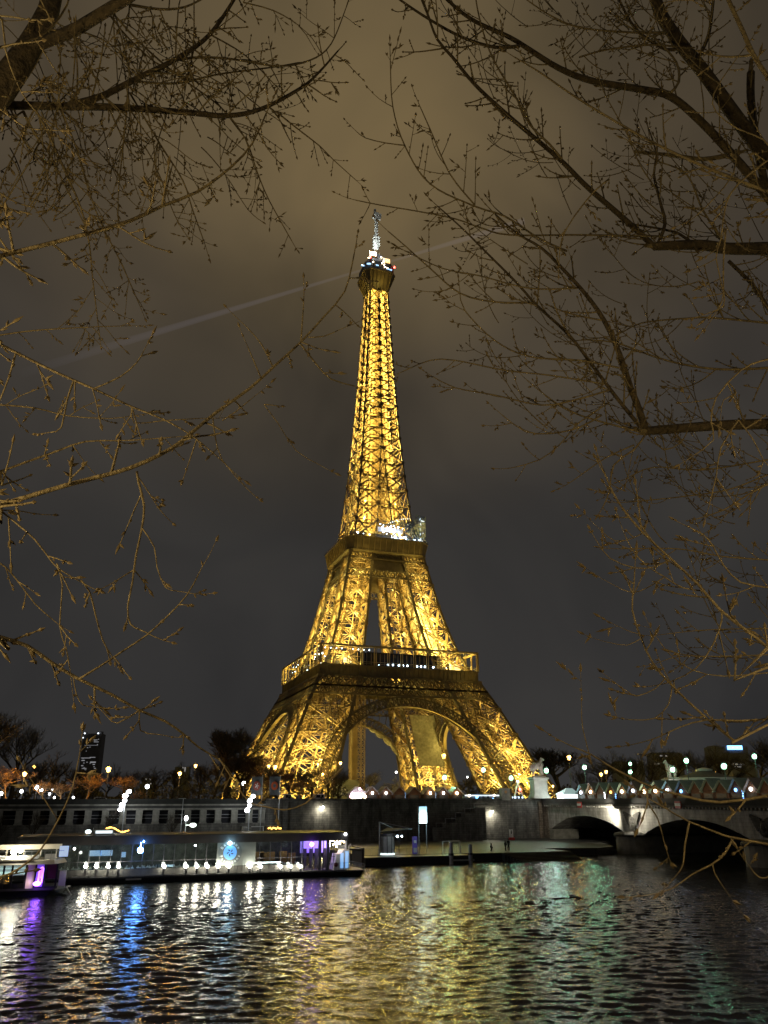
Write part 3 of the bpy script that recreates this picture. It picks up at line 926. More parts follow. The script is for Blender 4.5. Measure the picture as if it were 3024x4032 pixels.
# stairway built against the wall: stepped landings
q = MB()
for u0, u1, v in ((1715, 1752, 3258), (1752, 1792, 3240), (1792, 1830, 3218), (1830, 1868, 3200), (1868, 1912, 3181)):
    x0, x1 = atY(u0, 3300, WY-2).x, atY(u1, 3300, WY-2).x
    q.box((x0+.004, WY-2.6, LQ-.05), (x1-.004, WY-.36, pxz(u0, v, WY-2)))
st = q.build('stairway', 'stone', wall)
q = MB()
for u0, u1, v in ((1715, 1752, 3258), (1752, 1792, 3240), (1792, 1830, 3218), (1830, 1868, 3200), (1868, 1912, 3181)):
    x0, x1 = atY(u0, 3300, WY-2).x, atY(u1, 3300, WY-2).x; z = pxz(u0, v, WY-2)
    q.bar((x0, WY-2.5, z+.9), (x1, WY-2.5, z+.9), .07); q.bar((x0, WY-2.5, z), (x0, WY-2.5, z+.9), .07)
q.build('handrail', 'steel', st)
def sconce(u, v, label, P):
    p = atY(u, v, WY-.9)
    t = thing('wall_lamp', (p.x, WY-.24, p.z), label, 'lamp', 'floodlights on the quay wall')
    q = MB(); q.bar((p.x, WY-.24, p.z+.15), (p.x, WY-.95, p.z+.1), .1); q.box((p.x-.3, WY-1.1, p.z+.12), (p.x+.3, WY-.7, p.z+.3)); q.build('bracket', 'darkmetal', t)
    q = MB(); q.ball((p.x, WY-.92, p.z-.02), .3, 10, 6, .8); q.build('lamp', 'l_deck', t)
    light('lamp_light', (p.x, WY-1.2, p.z-.4), P, (1, .94, .76), t, .15, 'SPOT', 150, (p.x, WY+1, p.z-2.0))
sconce(1270, 3178, 'bright flood lamp on the quay wall above the boat', 420)
sconce(1937, 3195, 'bright flood lamp on the quay wall near the bridge', 620)

# colonnade: pillars, lintel, black sheet painting the gallery's shade behind
colon = thing('quay_colonnade', (-110, WY, LQ), 'long grey concrete colonnade with dark openings below the promenade', 'colonnade')
x0 = atY(-420, 3200, WY).x
zl, zc = pxz(560, 3190), pxz(560, 3244)
q = MB(); q.box((x0, WY-.3, zl+.3), (XA-.01, WY+.8, 8.4)); q.build('upper_wall', mat('dark upper wall', (.06, .06, .055), .9, noise=(.035, .035, .032), scale=.8), colon)  # wall above the lintel set darker than the pillars
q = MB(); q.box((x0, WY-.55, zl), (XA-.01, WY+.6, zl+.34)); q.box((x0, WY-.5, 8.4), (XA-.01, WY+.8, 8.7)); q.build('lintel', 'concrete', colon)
q = MB(); q.box((x0, WY-.1, 8.7), (XA-.01, WY+.4, 9.66)); q.build('parapet', mat('dark colonnade parapet', (.035, .036, .03), .9, noise=(.02, .021, .018), scale=1), colon)  # parapet in a darker mottled tone
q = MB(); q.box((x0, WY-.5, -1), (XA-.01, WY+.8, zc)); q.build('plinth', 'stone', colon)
q = MB(); q.box((x0, WY+.62, zc), (XA-.01, WY+.80, zl+.3)); q.build('gallery_shade', 'black', colon)
pillar = None
for k, u in enumerate([-340, -275, -208, -145, -75, -5, 75, 142, 208, 275, 346, 414, 483, 547, 613, 674, 738, 799, 858, 922, 980, 1030]):
    x = atY(u, 3215, WY).x
    if pillar is None:
        q = MB(); q.box((-.62, -.45, zc), (.62, .55, zl)); q.box((-.72, -.5, zc), (.72, .6, zc+.25))
        pillar = q.build('pillar', 'concrete', colon, local=True); pillar.location = (x-colon.location.x, 0, -LQ)
    else:
        c = pillar.copy(); COL.objects.link(c); c.parent = colon; c.location = (x-colon.location.x, 0, -LQ)
q = MB()
for z in (zc+1.0, zc+1.6): q.bar((x0, WY+.5, z), (XA-.1, WY+.5, z), .07)
q.build('railing', 'steel', colon)

# ================================================================== stone arch bridge on the right
BX = -17.5
bridge = thing('stone_bridge', (BX, -250, 0), 'pale stone bridge with low segmental arches over the river', 'bridge')
spans = []
y = -175.5
for i in range(5):
    spans.append((y, y-27.5)); y -= 33.0
SPZ, APZ, CRZ = 3.3, 6.25, 7.85
def arc(y0, y1, n=28):
    c = (y0-y1)/2; rise = APZ-SPZ; R = (c*c+rise*rise)/(2*rise); zc_ = APZ-R; ym = (y0+y1)/2
    a = math.asin(c/R)
    return [(ym+R*math.sin(a-2*a*i/n), zc_+R*math.cos(a-2*a*i/n)) for i in range(n+1)]
q = MB()
for s, (a, b) in enumerate(spans):
    P = arc(a, b)
    # each strip of the span from intrados to crown level
    for (ya, za), (yb, zb) in zip(P[:-1], P[1:]):
        q.add([(BX, ya, za), (BX, yb, zb), (BX, yb, CRZ), (BX, ya, CRZ), (-BX, ya, za), (-BX, yb, zb), (-BX, yb, CRZ), (-BX, ya, CRZ)],
              [(0,1,2,3),(7,6,5,4),(0,4,5,1),(2,6,7,3)])
for s in range(5):
    a = spans[s][1]; b = a-5.5
    q.box((BX, b, SPZ), (-BX, a, CRZ))
q.box((BX, -175.5, SPZ), (-BX, -173.2, CRZ))
q.build('arch_wall', 'bridge', bridge)
q = MB()
q.box((BX-.75, -337, CRZ+.45), (-BX+.75, -173.2, 8.62)); q.box((BX-.15, -337, CRZ+.002), (-BX+.15, -173.2, CRZ+.45))
q.build('cornice', 'relief', bridge)
q = MB()
y = -174.2
while y > -300: q.box((BX-.72, y-.28, CRZ+.08), (BX-.16, y, CRZ+.448)); y -= .85
q.build('cornice_block', 'bridge', bridge)
q = MB(); q.box((BX-.35, -337, 8.62), (BX+.1, -173.2, 9.70)); q.box((-BX-.1, -337, 8.62), (-BX+.35, -173.2, 9.70)); q.build('parapet', mat('dark bridge parapet', (.045, .044, .042), .85, noise=(.028, .027, .026), scale=1), bridge)
q = MB(); q.box((BX+.1, -337, 8.4), (-BX-.1, -171, 8.63)); q.build('deck', 'asphalt', bridge)
def pier_ring(ya, yb, z, grow=0.0, nose=3.6):
    ym = (ya+yb)/2; h = (yb-ya)/2+grow
    pts = []
    for i in range(9):
        t = math.pi*i/8
        pts.append((BX-.2-(nose+grow)*math.sin(t)**.8 if 0 < i < 8 else BX-.2, ym+h*math.cos(t), z))
    pts += [(-BX, ya-grow, z), (-BX, yb+grow, z)]
    return pts
for s in range(4):
    a = spans[s][1]; b = a-5.5
    q = MB(); q.loft([pier_ring(b, a, -2), pier_ring(b, a, 2.95)]); pr_ = q.build('pier', 'pier', bridge)
    q = MB(); q.loft([pier_ring(b, a, 2.953, .35), pier_ring(b, a, 3.25, .4), pier_ring(b, a, 3.5, .1), pier_ring(b, a, 3.7, -.6)]); q.build('pier_cap', 'relief', pr_)
    # carved wreath and spread wings over the pier
    ym = (a+b)/2
    q = MB()
    for i in range(18):
        t = 2*math.pi*i/18; q.ball((BX-.22, ym+.75*math.cos(t), 5.3+.85*math.sin(t)), .36, 7, 5)
    q.ball((BX-.25, ym, 5.4), .55, 8, 6, 1.5)
    for sgn in (-1, 1):
        for i in range(6):
            q.bar((BX-.2, ym+sgn*.5, 6.5-.08*i), (BX-.25, ym+sgn*(2.5-.22*i), 7.1-.42*i), .42, .35, (1, 0, 0))
    q.box((BX-.28, ym-.5, 4.0), (BX-.01, ym+.5, 4.8))
    q.build('eagle_relief', 'relief', bridge)
q = MB(); q.box((BX-.3, -177.0, -1), (BX+6, -175.2, 3.0)); q.box((BX-.5, -177.1, 3.0), (BX+6, -175.1, 3.25)); q.build('springing_block', 'pier', bridge)
# abutment: tall warm ashlar pier with bossed courses and steps
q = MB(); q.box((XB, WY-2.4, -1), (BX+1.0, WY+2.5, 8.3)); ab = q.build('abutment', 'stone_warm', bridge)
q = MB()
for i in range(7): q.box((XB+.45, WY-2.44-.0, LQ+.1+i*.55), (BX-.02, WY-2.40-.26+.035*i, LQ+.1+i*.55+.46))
q.build('ashlar_course', mat('pale ashlar courses', (.48, .43, .33), .85, noise=(.3, .26, .2), scale=1), ab)  # courses in a paler tone than the abutment
q = MB(); q.box((XB-.3, WY-2.8, 8.3), (BX+1.1, WY+2.6, 8.7)); q.box((XB-.1, WY-2.6, 8.7), (BX+.6, WY+2.6, 9.72)); q.build('abutment_cornice', 'relief', ab)
q = MB(); q.tube([(XB+.2, WY-2.6, LQ+.05), (XB+.2, WY-2.6, 8.2)], .13, 6); q.build('downpipe', 'darkmetal', ab)
# floodlight on the bridge side
p = atX(2438, 3186, BX-.9)
bl = thing('bridge_floodlight', (BX-.1, p.y, p.z), 'glaring floodlight bracketed to the bridge cornice over the first pier', 'lamp')
q = MB(); q.bar((BX-.05, p.y, p.z), (BX-1.7, p.y, p.z+.1), .1); q.box((BX-2.0, p.y-.3, p.z-.02), (BX-1.5, p.y+.3, p.z+.2)); q.build('bracket', 'darkmetal', bl)
q = MB(); q.box((BX-1.95, p.y-.22, p.z-.1), (BX-1.55, p.y+.22, p.z-.022)); q.build('lamp', lamp_mat('bridge flood', (1, .93, .78), 14), bl)
light('lamp_light', (BX-2.4, p.y+2.2, p.z-.3), 2800, (1, .93, .76), bl, .2, 'SPOT', 140, (BX+3, p.y+7, 5.2))
light('lamp_light', (BX-3.4, p.y-3.5, p.z-.6), 1700, (1, .93, .76), bl, .2, 'SPOT', 140, (BX+3, p.y-9, 4.6))
# two navigation boards
for u, lab in ((2280, 'red and white striped navigation board left of the first arch crown'), (2668, 'red and white striped navigation board over the second arch')):
    p = atX(u, 3170, BX-.95)
    t = thing('navigation_board', (BX-.8, p.y, p.z), lab, 'sign', 'navigation boards on the bridge')
    q = MB(); q.box((BX-.95, p.y-.75, p.z-.55), (BX-.76, p.y+.75, p.z+.65)); q.build('board', 'red', t)
    q = MB(); q.box((BX-.97, p.y-.75, p.z-.15), (BX-.952, p.y+.75, p.z+.3)); q.build('white_band', 'whitepaint', t)

# ------------------------------------------------------------------ skinned figures (statues and people)
def skin_mesh(name, joints, edges, mat_, parent, sub=1, root=0):
    me = bpy.data.meshes.new(name)
    me.from_pydata([j[0] for j in joints], edges, [])
    o = bpy.data.objects.new(name, me); COL.objects.link(o)
    sk = o.modifiers.new('skin', 'SKIN'); sk.use_smooth_shade = True
    if not me.skin_vertices: 
        bpy.context.view_layer.objects.active = o
    for i, j in enumerate(joints):
        r = j[1]; r = (r, r) if not hasattr(r, '__len__') else r
        me.skin_vertices[0].data[i].radius = r
        me.skin_vertices[0].data[i].use_root = (i == root)
    sb = o.modifiers.new('sub', 'SUBSURF'); sb.levels = sub; sb.render_levels = sub
    dg = bpy.context.evaluated_depsgraph_get()
    me2 = bpy.data.meshes.new_from_object(o.evaluated_get(dg)); me2.name = name
    bpy.data.objects.remove(o); bpy.data.meshes.remove(me)
    me2.materials.clear(); me2.materials.append(m[mat_])
    o2 = bpy.data.objects.new(name, me2); COL.objects.link(o2)
    if parent: o2.parent = parent
    return o2
def statue(name, loc, label, flip):
    """rearing-necked horse with a standing warrior at its shoulder, on a tall plinth"""
    t = thing(name, loc, label, 'statue', 'horse statues on pedestals at the bridge end')
    x, y, z = loc
    q = MB(); q.box((x-2.1, y-1.5, z), (x+2.1, y+1.5, z+.5)); q.box((x-1.9, y-1.3, z+.5), (x+1.9, y+1.3, z+.9)); q.box((x-1.72, y-1.12, z+.9), (x+1.72, y+1.12, z+4.0))
    ped = q.build('pedestal', 'pedestal', t)
    q = MB(); q.loft([[(x+sx*a, y+sy*b, z+h) for sx, sy in ((-1, -1), (1, -1), (1, 1), (-1, 1))] for a, b, h in ((1.72, 1.12, 4.003), (1.8, 1.2, 4.1), (2.1, 1.5, 4.3), (2.1, 1.5, 4.55), (1.7, 1.15, 4.7))])
    q.build('pedestal_cornice', 'pedestal', ped)
    q = MB(); q.box((x-1.65, y-.8, z+4.7), (x+1.65, y+.8, z+4.9)); q.build('base_slab', 'statue', t)
    e = -1 if flip else 1
    def J(a, b, c, r):
        g_ = 1.3
        return ((e*a, b, c+4.9), tuple(v*g_ for v in r) if hasattr(r, '__len__') else r*g_)
    hj = [J(-.9, 0, 2.25, (.52, .58)), J(-.2, 0, 2.15, (.48, .55)), J(.55, 0, 2.3, (.5, .6)), J(.95, 0, 2.95, (.33, .42)), J(1.15, 0, 3.6, (.24, .32)), J(1.25, 0, 3.95, (.22, .24)), J(1.75, 0, 3.6, (.14, .17)), J(1.9, 0, 3.45, .11),
          J(-1.25, .28, 1.7, .3), J(-1.05, .3, 1.15, .17), J(-1.35, .3, .75, .14), J(-1.25, .3, .1, .12),
          J(-1.2, -.28, 1.7, .3), J(-1.0, -.3, 1.15, .17), J(-1.3, -.3, .75, .14), J(-1.2, -.3, .1, .12),
          J(.7, .26, 1.6, .24), J(.75, .28, .95, .13), J(.75, .28, .1, .11),
          J(.75, -.26, 1.6, .24), J(1.1, -.28, 1.15, .13), J(.95, -.28, .55, .11),
          J(-1.45, 0, 2.35, .16), J(-1.8, 0, 1.9, .2), J(-1.75, 0, 1.1, .15), J(1.1, .0, 4.25, .07)]
    he = [(0,1),(1,2),(2,3),(3,4),(4,5),(5,6),(6,7),(0,8),(8,9),(9,10),(10,11),(0,12),(12,13),(13,14),(14,15),(2,16),(16,17),(17,18),(2,19),(19,20),(20,21),(0,22),(22,23),(23,24),(5,25)]
    h = skin_mesh('horse', hj, he, 'statue', t, 2, 1)
    wj = [J(.75, -.62, 1.55, (.24, .18)), J(.75, -.62, 2.0, (.26, .2)), J(.75, -.62, 2.4, (.1, .1)), J(.75, -.62, 2.68, (.17, .19)), J(.75, -.62, 2.86, (.12, .13)),
          J(.6, -.62, .85, .13), J(.58, -.62, .1, .1), J(.95, -.65, .85, .13), J(1.0, -.65, .1, .1),
          J(.45, -.62, 2.2, .11), J(.25, -.66, 1.75, .08), J(.35, -.78, 1.35, .07), J(1.05, -.62, 2.2, .11), J(1.3, -.55, 2.5, .08), J(1.25, -.35, 2.95, .07)]
    we = [(0,1),(1,2),(2,3),(3,4),(0,5),(5,6),(0,7),(7,8),(1,9),(9,10),(10,11),(1,12),(12,13),(13,14)]
    w = skin_mesh('warrior', wj, we, 'statue', t, 2, 0)
    light('statue_light', (x-2.5, y-5.5, z+3.4), 620, (1, .93, .85), t, .4)
    return t
SP = atY(2123, 3135, WY-.2)
statue('horse_statue', (SP.x, WY-.2, 9.7), 'white stone horse facing right, on a pale pedestal at the bridge corner', False)
SP2 = atY(2652, 3135, -171)
statue('horse_statue', (SP2.x, -171, 9.7), 'white stone horse facing left, behind the bridge chalets', True)

# ------------------------------------------------------------------ people
def person(loc, label, pose, rz=0.0, group=None, h=1.72):
    t = thing('person', loc, label, 'person', group)
    s = h/1.72
    def J(a, b, c, r): return ((a*s, b*s, c*s), r*s if not hasattr(r, '__len__') else tuple(q_*s for q_ in r))
    if pose == 'crouch':
        j = [J(0, 0, .45, .15), J(0, -.08, .72, .17), J(0, -.14, .92, .16), J(0, -.18, 1.02, .06), J(0, -.2, 1.14, .1), J(0, -.2, 1.24, .07),
             J(-.12, -.3, .5, .09), J(-.12, -.1, .08, .06), J(-.12, -.22, .04, .05), J(.12, -.3, .5, .09), J(.12, -.1, .08, .06), J(.12, -.22, .04, .05),
             J(-.2, -.16, .92, .06), J(-.22, -.3, .66, .05), J(-.12, -.46, .6, .035), J(.2, -.16, .92, .06), J(.22, -.3, .66, .05), J(.12, -.46, .6, .035)]
    else:
        st_ = .10 if pose == 'walk' else .02
        j = [J(0, 0, .92, .15), J(0, 0, 1.18, .15), J(0, 0, 1.40, .16), J(0, 0, 1.50, .055), J(0, -.01, 1.60, .095), J(0, -.01, 1.70, .07),
             J(-.09, -st_, .5, .08), J(-.09, st_, .08, .055), J(-.09, st_-.13, .035, .045), J(.09, st_, .5, .08), J(.09, -st_, .08, .055), J(.09, -st_-.13, .035, .045),
             J(-.2, 0, 1.38, .065), J(-.24, st_, 1.1, .05), J(-.24, -.06, .84, .038), J(.2, 0, 1.38, .065), J(.24, -st_, 1.1, .05), J(.24, -.12, .86, .038)]
    e = [(0,1),(1,2),(2,3),(3,4),(4,5),(0,6),(6,7),(7,8),(0,9),(9,10),(10,11),(2,12),(12,13),(13,14),(2,15),(15,16),(16,17)]
    b = skin_mesh('body', j, e, 'cloth', t, 2, 0)
    # hair cap
    hd = j[4][0]
    q = MB(); q.ball((hd[0], hd[1]+.02*s, hd[2]+.05*s), .105*s, 8, 6); q.build('hair', 'rubber', t, local=True)
    q = MB(); q.ball((hd[0], hd[1]-.075*s, hd[2]-.01*s), .055*s, 8, 6, 1.3); q.build('face', 'skin', t, local=True)
    t.rotation_euler = (0, 0, rz)
    return t
pz = atZ(1991, 3350, LQ); person((pz.x, pz.y, LQ), 'person in dark clothes standing on the quay, shorter left one of a pair', 'stand', .4, 'people on the lower quay', 1.62)
pz = atZ(2003, 3350, LQ); person((pz.x, pz.y, LQ), 'person in dark clothes standing on the quay, taller right one of a pair', 'stand', -.6, 'people on the lower quay', 1.85)
pz = atZ(1931, 3352, LQ); person((pz.x, pz.y, LQ), 'person crouching alone near the edge of the lower quay', 'crouch', .8, 'people on the lower quay')
for i, (u, w_) in enumerate(((1886, 'beside the glowing stall'), (1902, 'under the greenish lamp post'), (1922, 'left of the small blue light'), (1950, 'next to the small blue light'), (2022, 'beside the dark pillar'), (2036, 'under the red light'), (2050, 'nearest to the pedestal'))):
    p = atY(u, 3140, -167.5+.3*(i % 3))
    person((p.x, p.y, UQ), 'dark figure of a person on the promenade '+w_, 'walk' if i % 2 else 'stand', rnd.uniform(-1.5, 1.5), 'people on the promenade', 1.6+.1*(i % 4))
for i, (u, w_) in enumerate(((1140, 'by the left banner'), (1185, 'by the white van'), (1265, 'right of the white van'), (1415, 'at the bright stall front'), (1430, 'right at the bright stall'))):
    p = atY(u, 3140, -168.5)
    person((p.x, p.y, UQ), 'dark figure of a person behind the quay parapet '+w_, 'stand', rnd.uniform(-1.5, 1.5), 'people on the promenade', 1.7)

# ------------------------------------------------------------------ market chalets
def chalet(loc, w, d, rz, label, group, lamp, roof, hw_=2.1, rise=1.25, tinsel=None, glow=24):
    t = thing('market_chalet', loc, label, 'market stall', group)
    e = .28
    q = MB(); q.prism([(-w/2, 0), (w/2, 0), (w/2, hw_), (0, hw_+rise-.12), (-w/2, hw_)], 0, d); b = q.build('cabin', 'wood', t, local=True)
    q = MB()
    for i in range(9):
        x = -w/2+.15+i*(w-.3)/8; q.box((x-.012, -.02, .05), (x+.012, -.002, hw_-.05))
    q.build('board_joint', 'darkmetal', b, local=True)
    q = MB()
    for s in (-1, 1):
        a = Vector((s*(w/2+e), 0, hw_-e*rise/(w/2))); c = Vector((0, 0, hw_+rise))
        n_ = Vector((s*rise, 0, w/2)).normalized()*.1
        q.add([(a.x, -.45, a.z), (c.x, -.45, c.z), (c.x, d+.2, c.z), (a.x, d+.2, a.z), (a.x+n_.x, -.45, a.z+n_.z), (c.x, -.45, c.z+n_.length), (c.x, d+.2, c.z+n_.length), (a.x+n_.x, d+.2, a.z+n_.z)],
              [(0,1,2,3),(7,6,5,4),(0,4,5,1),(1,5,6,2),(2,6,7,3),(3,7,4,0)])
    q.build('roof', roof, t, local=True)
    q = MB(); q.box((-w*.36, -.1, .95), (w*.36, -.003, 1.85)); q.build('shutter', 'darkmetal', t, local=True)
    if lamp:
        q = MB(); q.ball((0, -.22, hw_+.05), .24, 8, 6, 1.35); q.build('lamp', lamp, t, local=True)
    if tinsel:
        q = MB()
        for i in range(5): q.box((w*.42+.05*(i % 2), -.2, .5+.4*i), (w*.42+.12+.05*(i % 2), -.08, .75+.4*i))
        q.build('fairy_lights', tinsel, t, local=True)
    light('stall_light', (.3, -1.7, hw_-.5), glow*.8, (1, .68, .36), None, .2).parent = t  # warm fill added before every chalet, even those with no lamp
    t.rotation_euler = (0, 0, rz)
    return t
for i, (u, lp) in enumerate(((1464, 'l_white'), (1518, 'l_white'), (1572, None), (1630, None), (1692, 'l_warm'), (1744, 'l_white'), (1797, 'l_warm'))):
    p = atY(u, 3140, -168)
    chalet((p.x, -168.2, UQ), 3.0, 2.4, 0, 'grey roofed wooden chalet on the quay, %s of seven counted from the fairground stall' % ORD[i], 'market chalets on the quay', lp, 'roof_grey', 2.2, 1.35, 'l_totem_blue' if i in (2, 4) else None)
BR_L = [2290, 2328, 2366, 2408, 2452, 2496, 2540, 2584, 2632, 2686, 2742, 2790, 2842, 2902, 2962, 3020]
LP_ = ['l_cool', 'l_warm', None, 'l_amber_soft', 'l_warm', 'l_cool', 'l_warm', 'l_warm', 'l_cool', 'l_bluesign', None, None, None, 'l_bluesign', 'l_white', None]
ys_ = [atX(u, 3120, -13.5).y for u in BR_L]
for i, u in enumerate(BR_L):
    gap = ys_[i]-ys_[i+1] if i+1 < len(ys_) else ys_[i-1]-ys_[i]
    chalet((-13.5, ys_[i], 8.63), min(3.4, gap*.92), 2.6, -math.pi/2, 'wooden chalet with %s roof on the bridge, %s of sixteen from the glowing tent' % ('grey' if i in (1, 5, 14) else 'pale green', ORD[i]), 'market chalets on the bridge', LP_[i],
           'roof_teal' if i not in (1, 5, 14) else 'roof_grey', 2.25+.1*(i % 3), 1.75+.15*(i % 2), {2: 'l_white', 3: 'l_bluesign', 13: 'l_bluesign'}.get(i))
# glowing white marquee at the head of the chalet row
p = atX(2232, 3140, -13.5)
t = thing('market_tent', (-13.5, p.y, 8.63), 'small glowing white tent at the end of the chalet row by the pedestal', 'tent')
q = MB(); q.box((-15.2, p.y-1.5, 8.63), (-11.5, p.y+1.4, 10.6)); q.build('canvas_wall', mat('lit white canvas', (.8, .8, .8), .8, emit=(.85, 1, 1), strength=1.6), t)
q = MB(); q.loft([[(-15.5, p.y-1.8, 10.602), (-11.2, p.y-1.8, 10.602), (-11.2, p.y+1.7, 10.602), (-15.5, p.y+1.7, 10.602)], [(-14, p.y-1.0, 11.9), (-12.5, p.y-1.0, 11.9), (-12.5, p.y-.6, 11.9), (-14, p.y-.6, 11.9)]]); q.build('canvas_roof', mat('lit canvas roof', (.6, .7, .7), .8, emit=(.6, .85, .85), strength=.35), t)
light('tent_light', (-17.2, p.y, 10.5), 400, (.8, 1, 1), t, .5)
# fairground stall with pink and white bulbs
p = atY(1408, 3140, -167.5)
t = thing('fairground_stall', (p.x, -167.5, UQ), 'dazzling fairground stall with pink and white bulbs beside the quay chalets', 'market stall')
q = MB(); q.box((p.x-1.7, -168, UQ), (p.x+1.7, -165.5, UQ+2.2)); q.loft([[(p.x+sx*2, -166.7+sy*1.6, UQ+2.2) for sx, sy in ((-1, -1), (1, -1), (1, 1), (-1, 1))], [(p.x+sx*.3, -166.7+sy*.3, UQ+3.6) for sx, sy in ((-1, -1), (1, -1), (1, 1), (-1, 1))]]); q.build('booth', 'whitepaint', t)
q = MB()
for i in range(12): q.ball((p.x-1.4+i*.28, -168.2, UQ+1.3+.25*math.sin(i*1.9)), .16)
for i in range(6): q.ball((p.x-.6+i*.4, -168.2, UQ+2.0), .13)
q.each('white_bulb', 'l_warm', t)
q = MB()
for i in range(5): q.ball((p.x-1.9+i*.12, -168.2, UQ+1.5+.2*i), .14)
q.ball((p.x+.5, -167.5, UQ+3.1), .22)
q.each('pink_bulb', 'l_pink', t)
light('stall_light', (p.x, -170, UQ+2.6), 300, (1, .8, .9), t, .4)
# merry-go-round roof behind the far statue
p = atY(2775, 3060, -150)
t = thing('carousel', (p.x, -150, UQ), 'round carousel with a pale lit canopy rim behind the bridge chalets', 'carousel')
def ringc(c, r, z, n=20): return [(c[0]+r*math.cos(2*math.pi*i/n), c[1]+r*math.sin(2*math.pi*i/n), z) for i in range(n)]
c = (p.x, -150)
q = MB(); q.loft([ringc(c, 8, UQ), ringc(c, 8, UQ+.5)]); q.build('platform', 'wood', t)
q = MB(); q.loft([ringc(c, 8.4, pxz(2775, 3075, -150)), ringc(c, 8.7, pxz(2775, 3070, -150)), ringc(c, 8.4, pxz(2775, 3063, -150))]); q.build('canopy_rim', mat('lit carousel rim', (.6, .58, .52), .6, emit=(.9, .9, .8), strength=.02), t)
zt = pxz(2775, 3036, -150)
q = MB(); q.loft([ringc(c, 8.3, pxz(2775, 3063, -150)+.003), ringc(c, 5, zt-1.0), ringc(c, 2.2, zt)]); q.build('canopy', 'banner_grey', t)
q = MB(); q.loft([ringc(c, 2.3, zt+.003), ringc(c, 2.3, zt+.5), ringc(c, .4, zt+.9)]); q.build('lantern', 'whitepaint', t)
q = MB()
for a in ringc(c, 7.6, UQ+.5, 12): q.tube([a, (a[0], a[1], pxz(2775, 3075, -150))], .08, 5)
q.build('pole', 'steel', t)

# ------------------------------------------------------------------ street lamps
def street_lamp(u, v, y, mat_, label, group, r=.34, head='globe', zb=None, pole_mat='darkmetal'):
    p = atY(u, v, y); zb = UQ if zb is None else zb
    t = thing('street_lamp', (p.x, y, zb), label, 'street lamp', group)
    h = p.z-zb
    q = MB(); q.tube([(0, 0, 0), (0, 0, .8), (0, 0, h-.3)], [.14, .1, .06], 6); q.loft([ringc((0, 0), .2, 0, 8), ringc((0, 0), .2, .4, 8), ringc((0, 0), .12, .6, 8)]); q.build('pole', pole_mat, t, local=True)
    q = MB()
    if head == 'globe': q.ball((0, 0, h), r, 10, 6, 1.15)
    else: q.loft([ringc((0, 0), r*.6, h-r, 6), ringc((0, 0), r*1.05, h+r*.6, 6), ringc((0, 0), r*.4, h+r, 6)])
    q.build('lamp_glass', mat_, t, local=True)
    q = MB(); q.loft([ringc((0, 0), r*1.0, h+r*1.02, 8), ringc((0, 0), r*.5, h+r*1.35, 8), ringc((0, 0), .04, h+r*1.8, 8)]); q.loft([ringc((0, 0), .07, h-.45, 8), ringc((0, 0), r*.7, h-r*1.05, 8)]); q.build('lamp_cap', pole_mat, t, local=True)
    return t
AM = [(97, 3048, -158, .42, 'amber street lamp at the far left beside a lit tree'), (427, 3030, -162, .5, 'tall amber street lamp between two lit trees'), (135, 3020, -110, .4, 'small far amber lamp in front of the dark round tree'),
      (708, 3046, -150, .38, 'amber street lamp left of the big round bare tree'), (770, 3016, -120, .42, 'higher amber street lamp left of the big round bare tree'), (1270, 3050, -140, .36, 'amber street lamp below the left arch foot'),
      (1340, 3005, -100, .45, 'far amber street lamp beside the lift shaft of the tower'), (1083, 3022, -135, .55, 'amber lamp among the lit branches under the left tower leg'), (1058, 3020, -133, .5, 'second amber lamp among the lit branches under the left tower leg'),
      (1747, 2978, -90, .75, 'bright amber lamp in front of the far right tower leg'), (2240, 2984, -160, .55, 'tall bright amber street lamp right of the pedestal'), (2366, 3050, -120, .5, 'left lamp of the amber pair behind the bridge chalets'),
      (2386, 3040, -118, .5, 'right lamp of the amber pair behind the bridge chalets'), (2816, 3044, -140, .35, 'small amber street lamp right of the carousel'), (2177, 3096, -150, .3, 'low amber street lamp just right of the pedestal')]
for u, v, y, r, lab in AM: street_lamp(u, v, y, 'l_amber', lab, 'amber street lamps on the far bank', r, 'lantern')
WH = [(4, 3125, -160, .34, 'white lamp cut by the left edge of the picture'), (85, 3116, -158, .3, 'white lamp under the lit tree at the far left'), (145, 3101, -156, .42, 'larger lamp of the white pair at the left'), (163, 3111, -157, .3, 'smaller lamp of the white pair at the left'),
      (195, 3126, -160, .2, 'tiny white lamp right of the white pair'), (206, 3109, -150, .18, 'tiny high white lamp right of the white pair'), (214, 3156 -16, -160, .2, 'lowest tiny white lamp at the left'), (289, 3140, -160, .22, 'small white lamp under the lit tree'),
      (580, 3097, -156, .42, 'white street lamp above the brown hedge'), (960, 3085, -156, .42, 'white street lamp left of the banners'), (1306, 3069, -130, .26, 'small white lamp left of the fairground stall'), (1560, 3041, -60, .36, 'far white lamp seen under the arch'), (1840, 3060, -100, .22, 'faint white lamp right of the tower leg')]
for u, v, y, r, lab in WH: street_lamp(u, v, y, 'l_white', lab, 'white street lamps on the far bank', r)
GW = [(1903, 3032, -165, .5, 'greenish street lamp inside the right foot of the arch'), (1750, 3062, -160, .5, 'greenish street lamp in front of the far tower leg'), (2012, 3064, -166, .5, 'greenish street lamp left of the pedestal'), (2151, 3035, -168, .55, 'greenish street lamp touching the horse statue'),
      (2301, 3022, -172, .5, 'greenish street lamp right of the tall amber lamp'), (2481, 3008, -120, .5, 'upper lamp of the greenish pair'), (2481, 3040, -150, .5, 'lower lamp of the greenish pair'), (2702, 2996, -182, .55, 'greenish street lamp above the far horse statue'),
      (2648, 3031, -178, .55, 'greenish street lamp in front of the far horse statue'), (2850, 3018, -190, .6, 'greenish street lamp right of the carousel'), (2970, 2979, -200, .5, 'greenish street lamp near the right edge of the picture')]
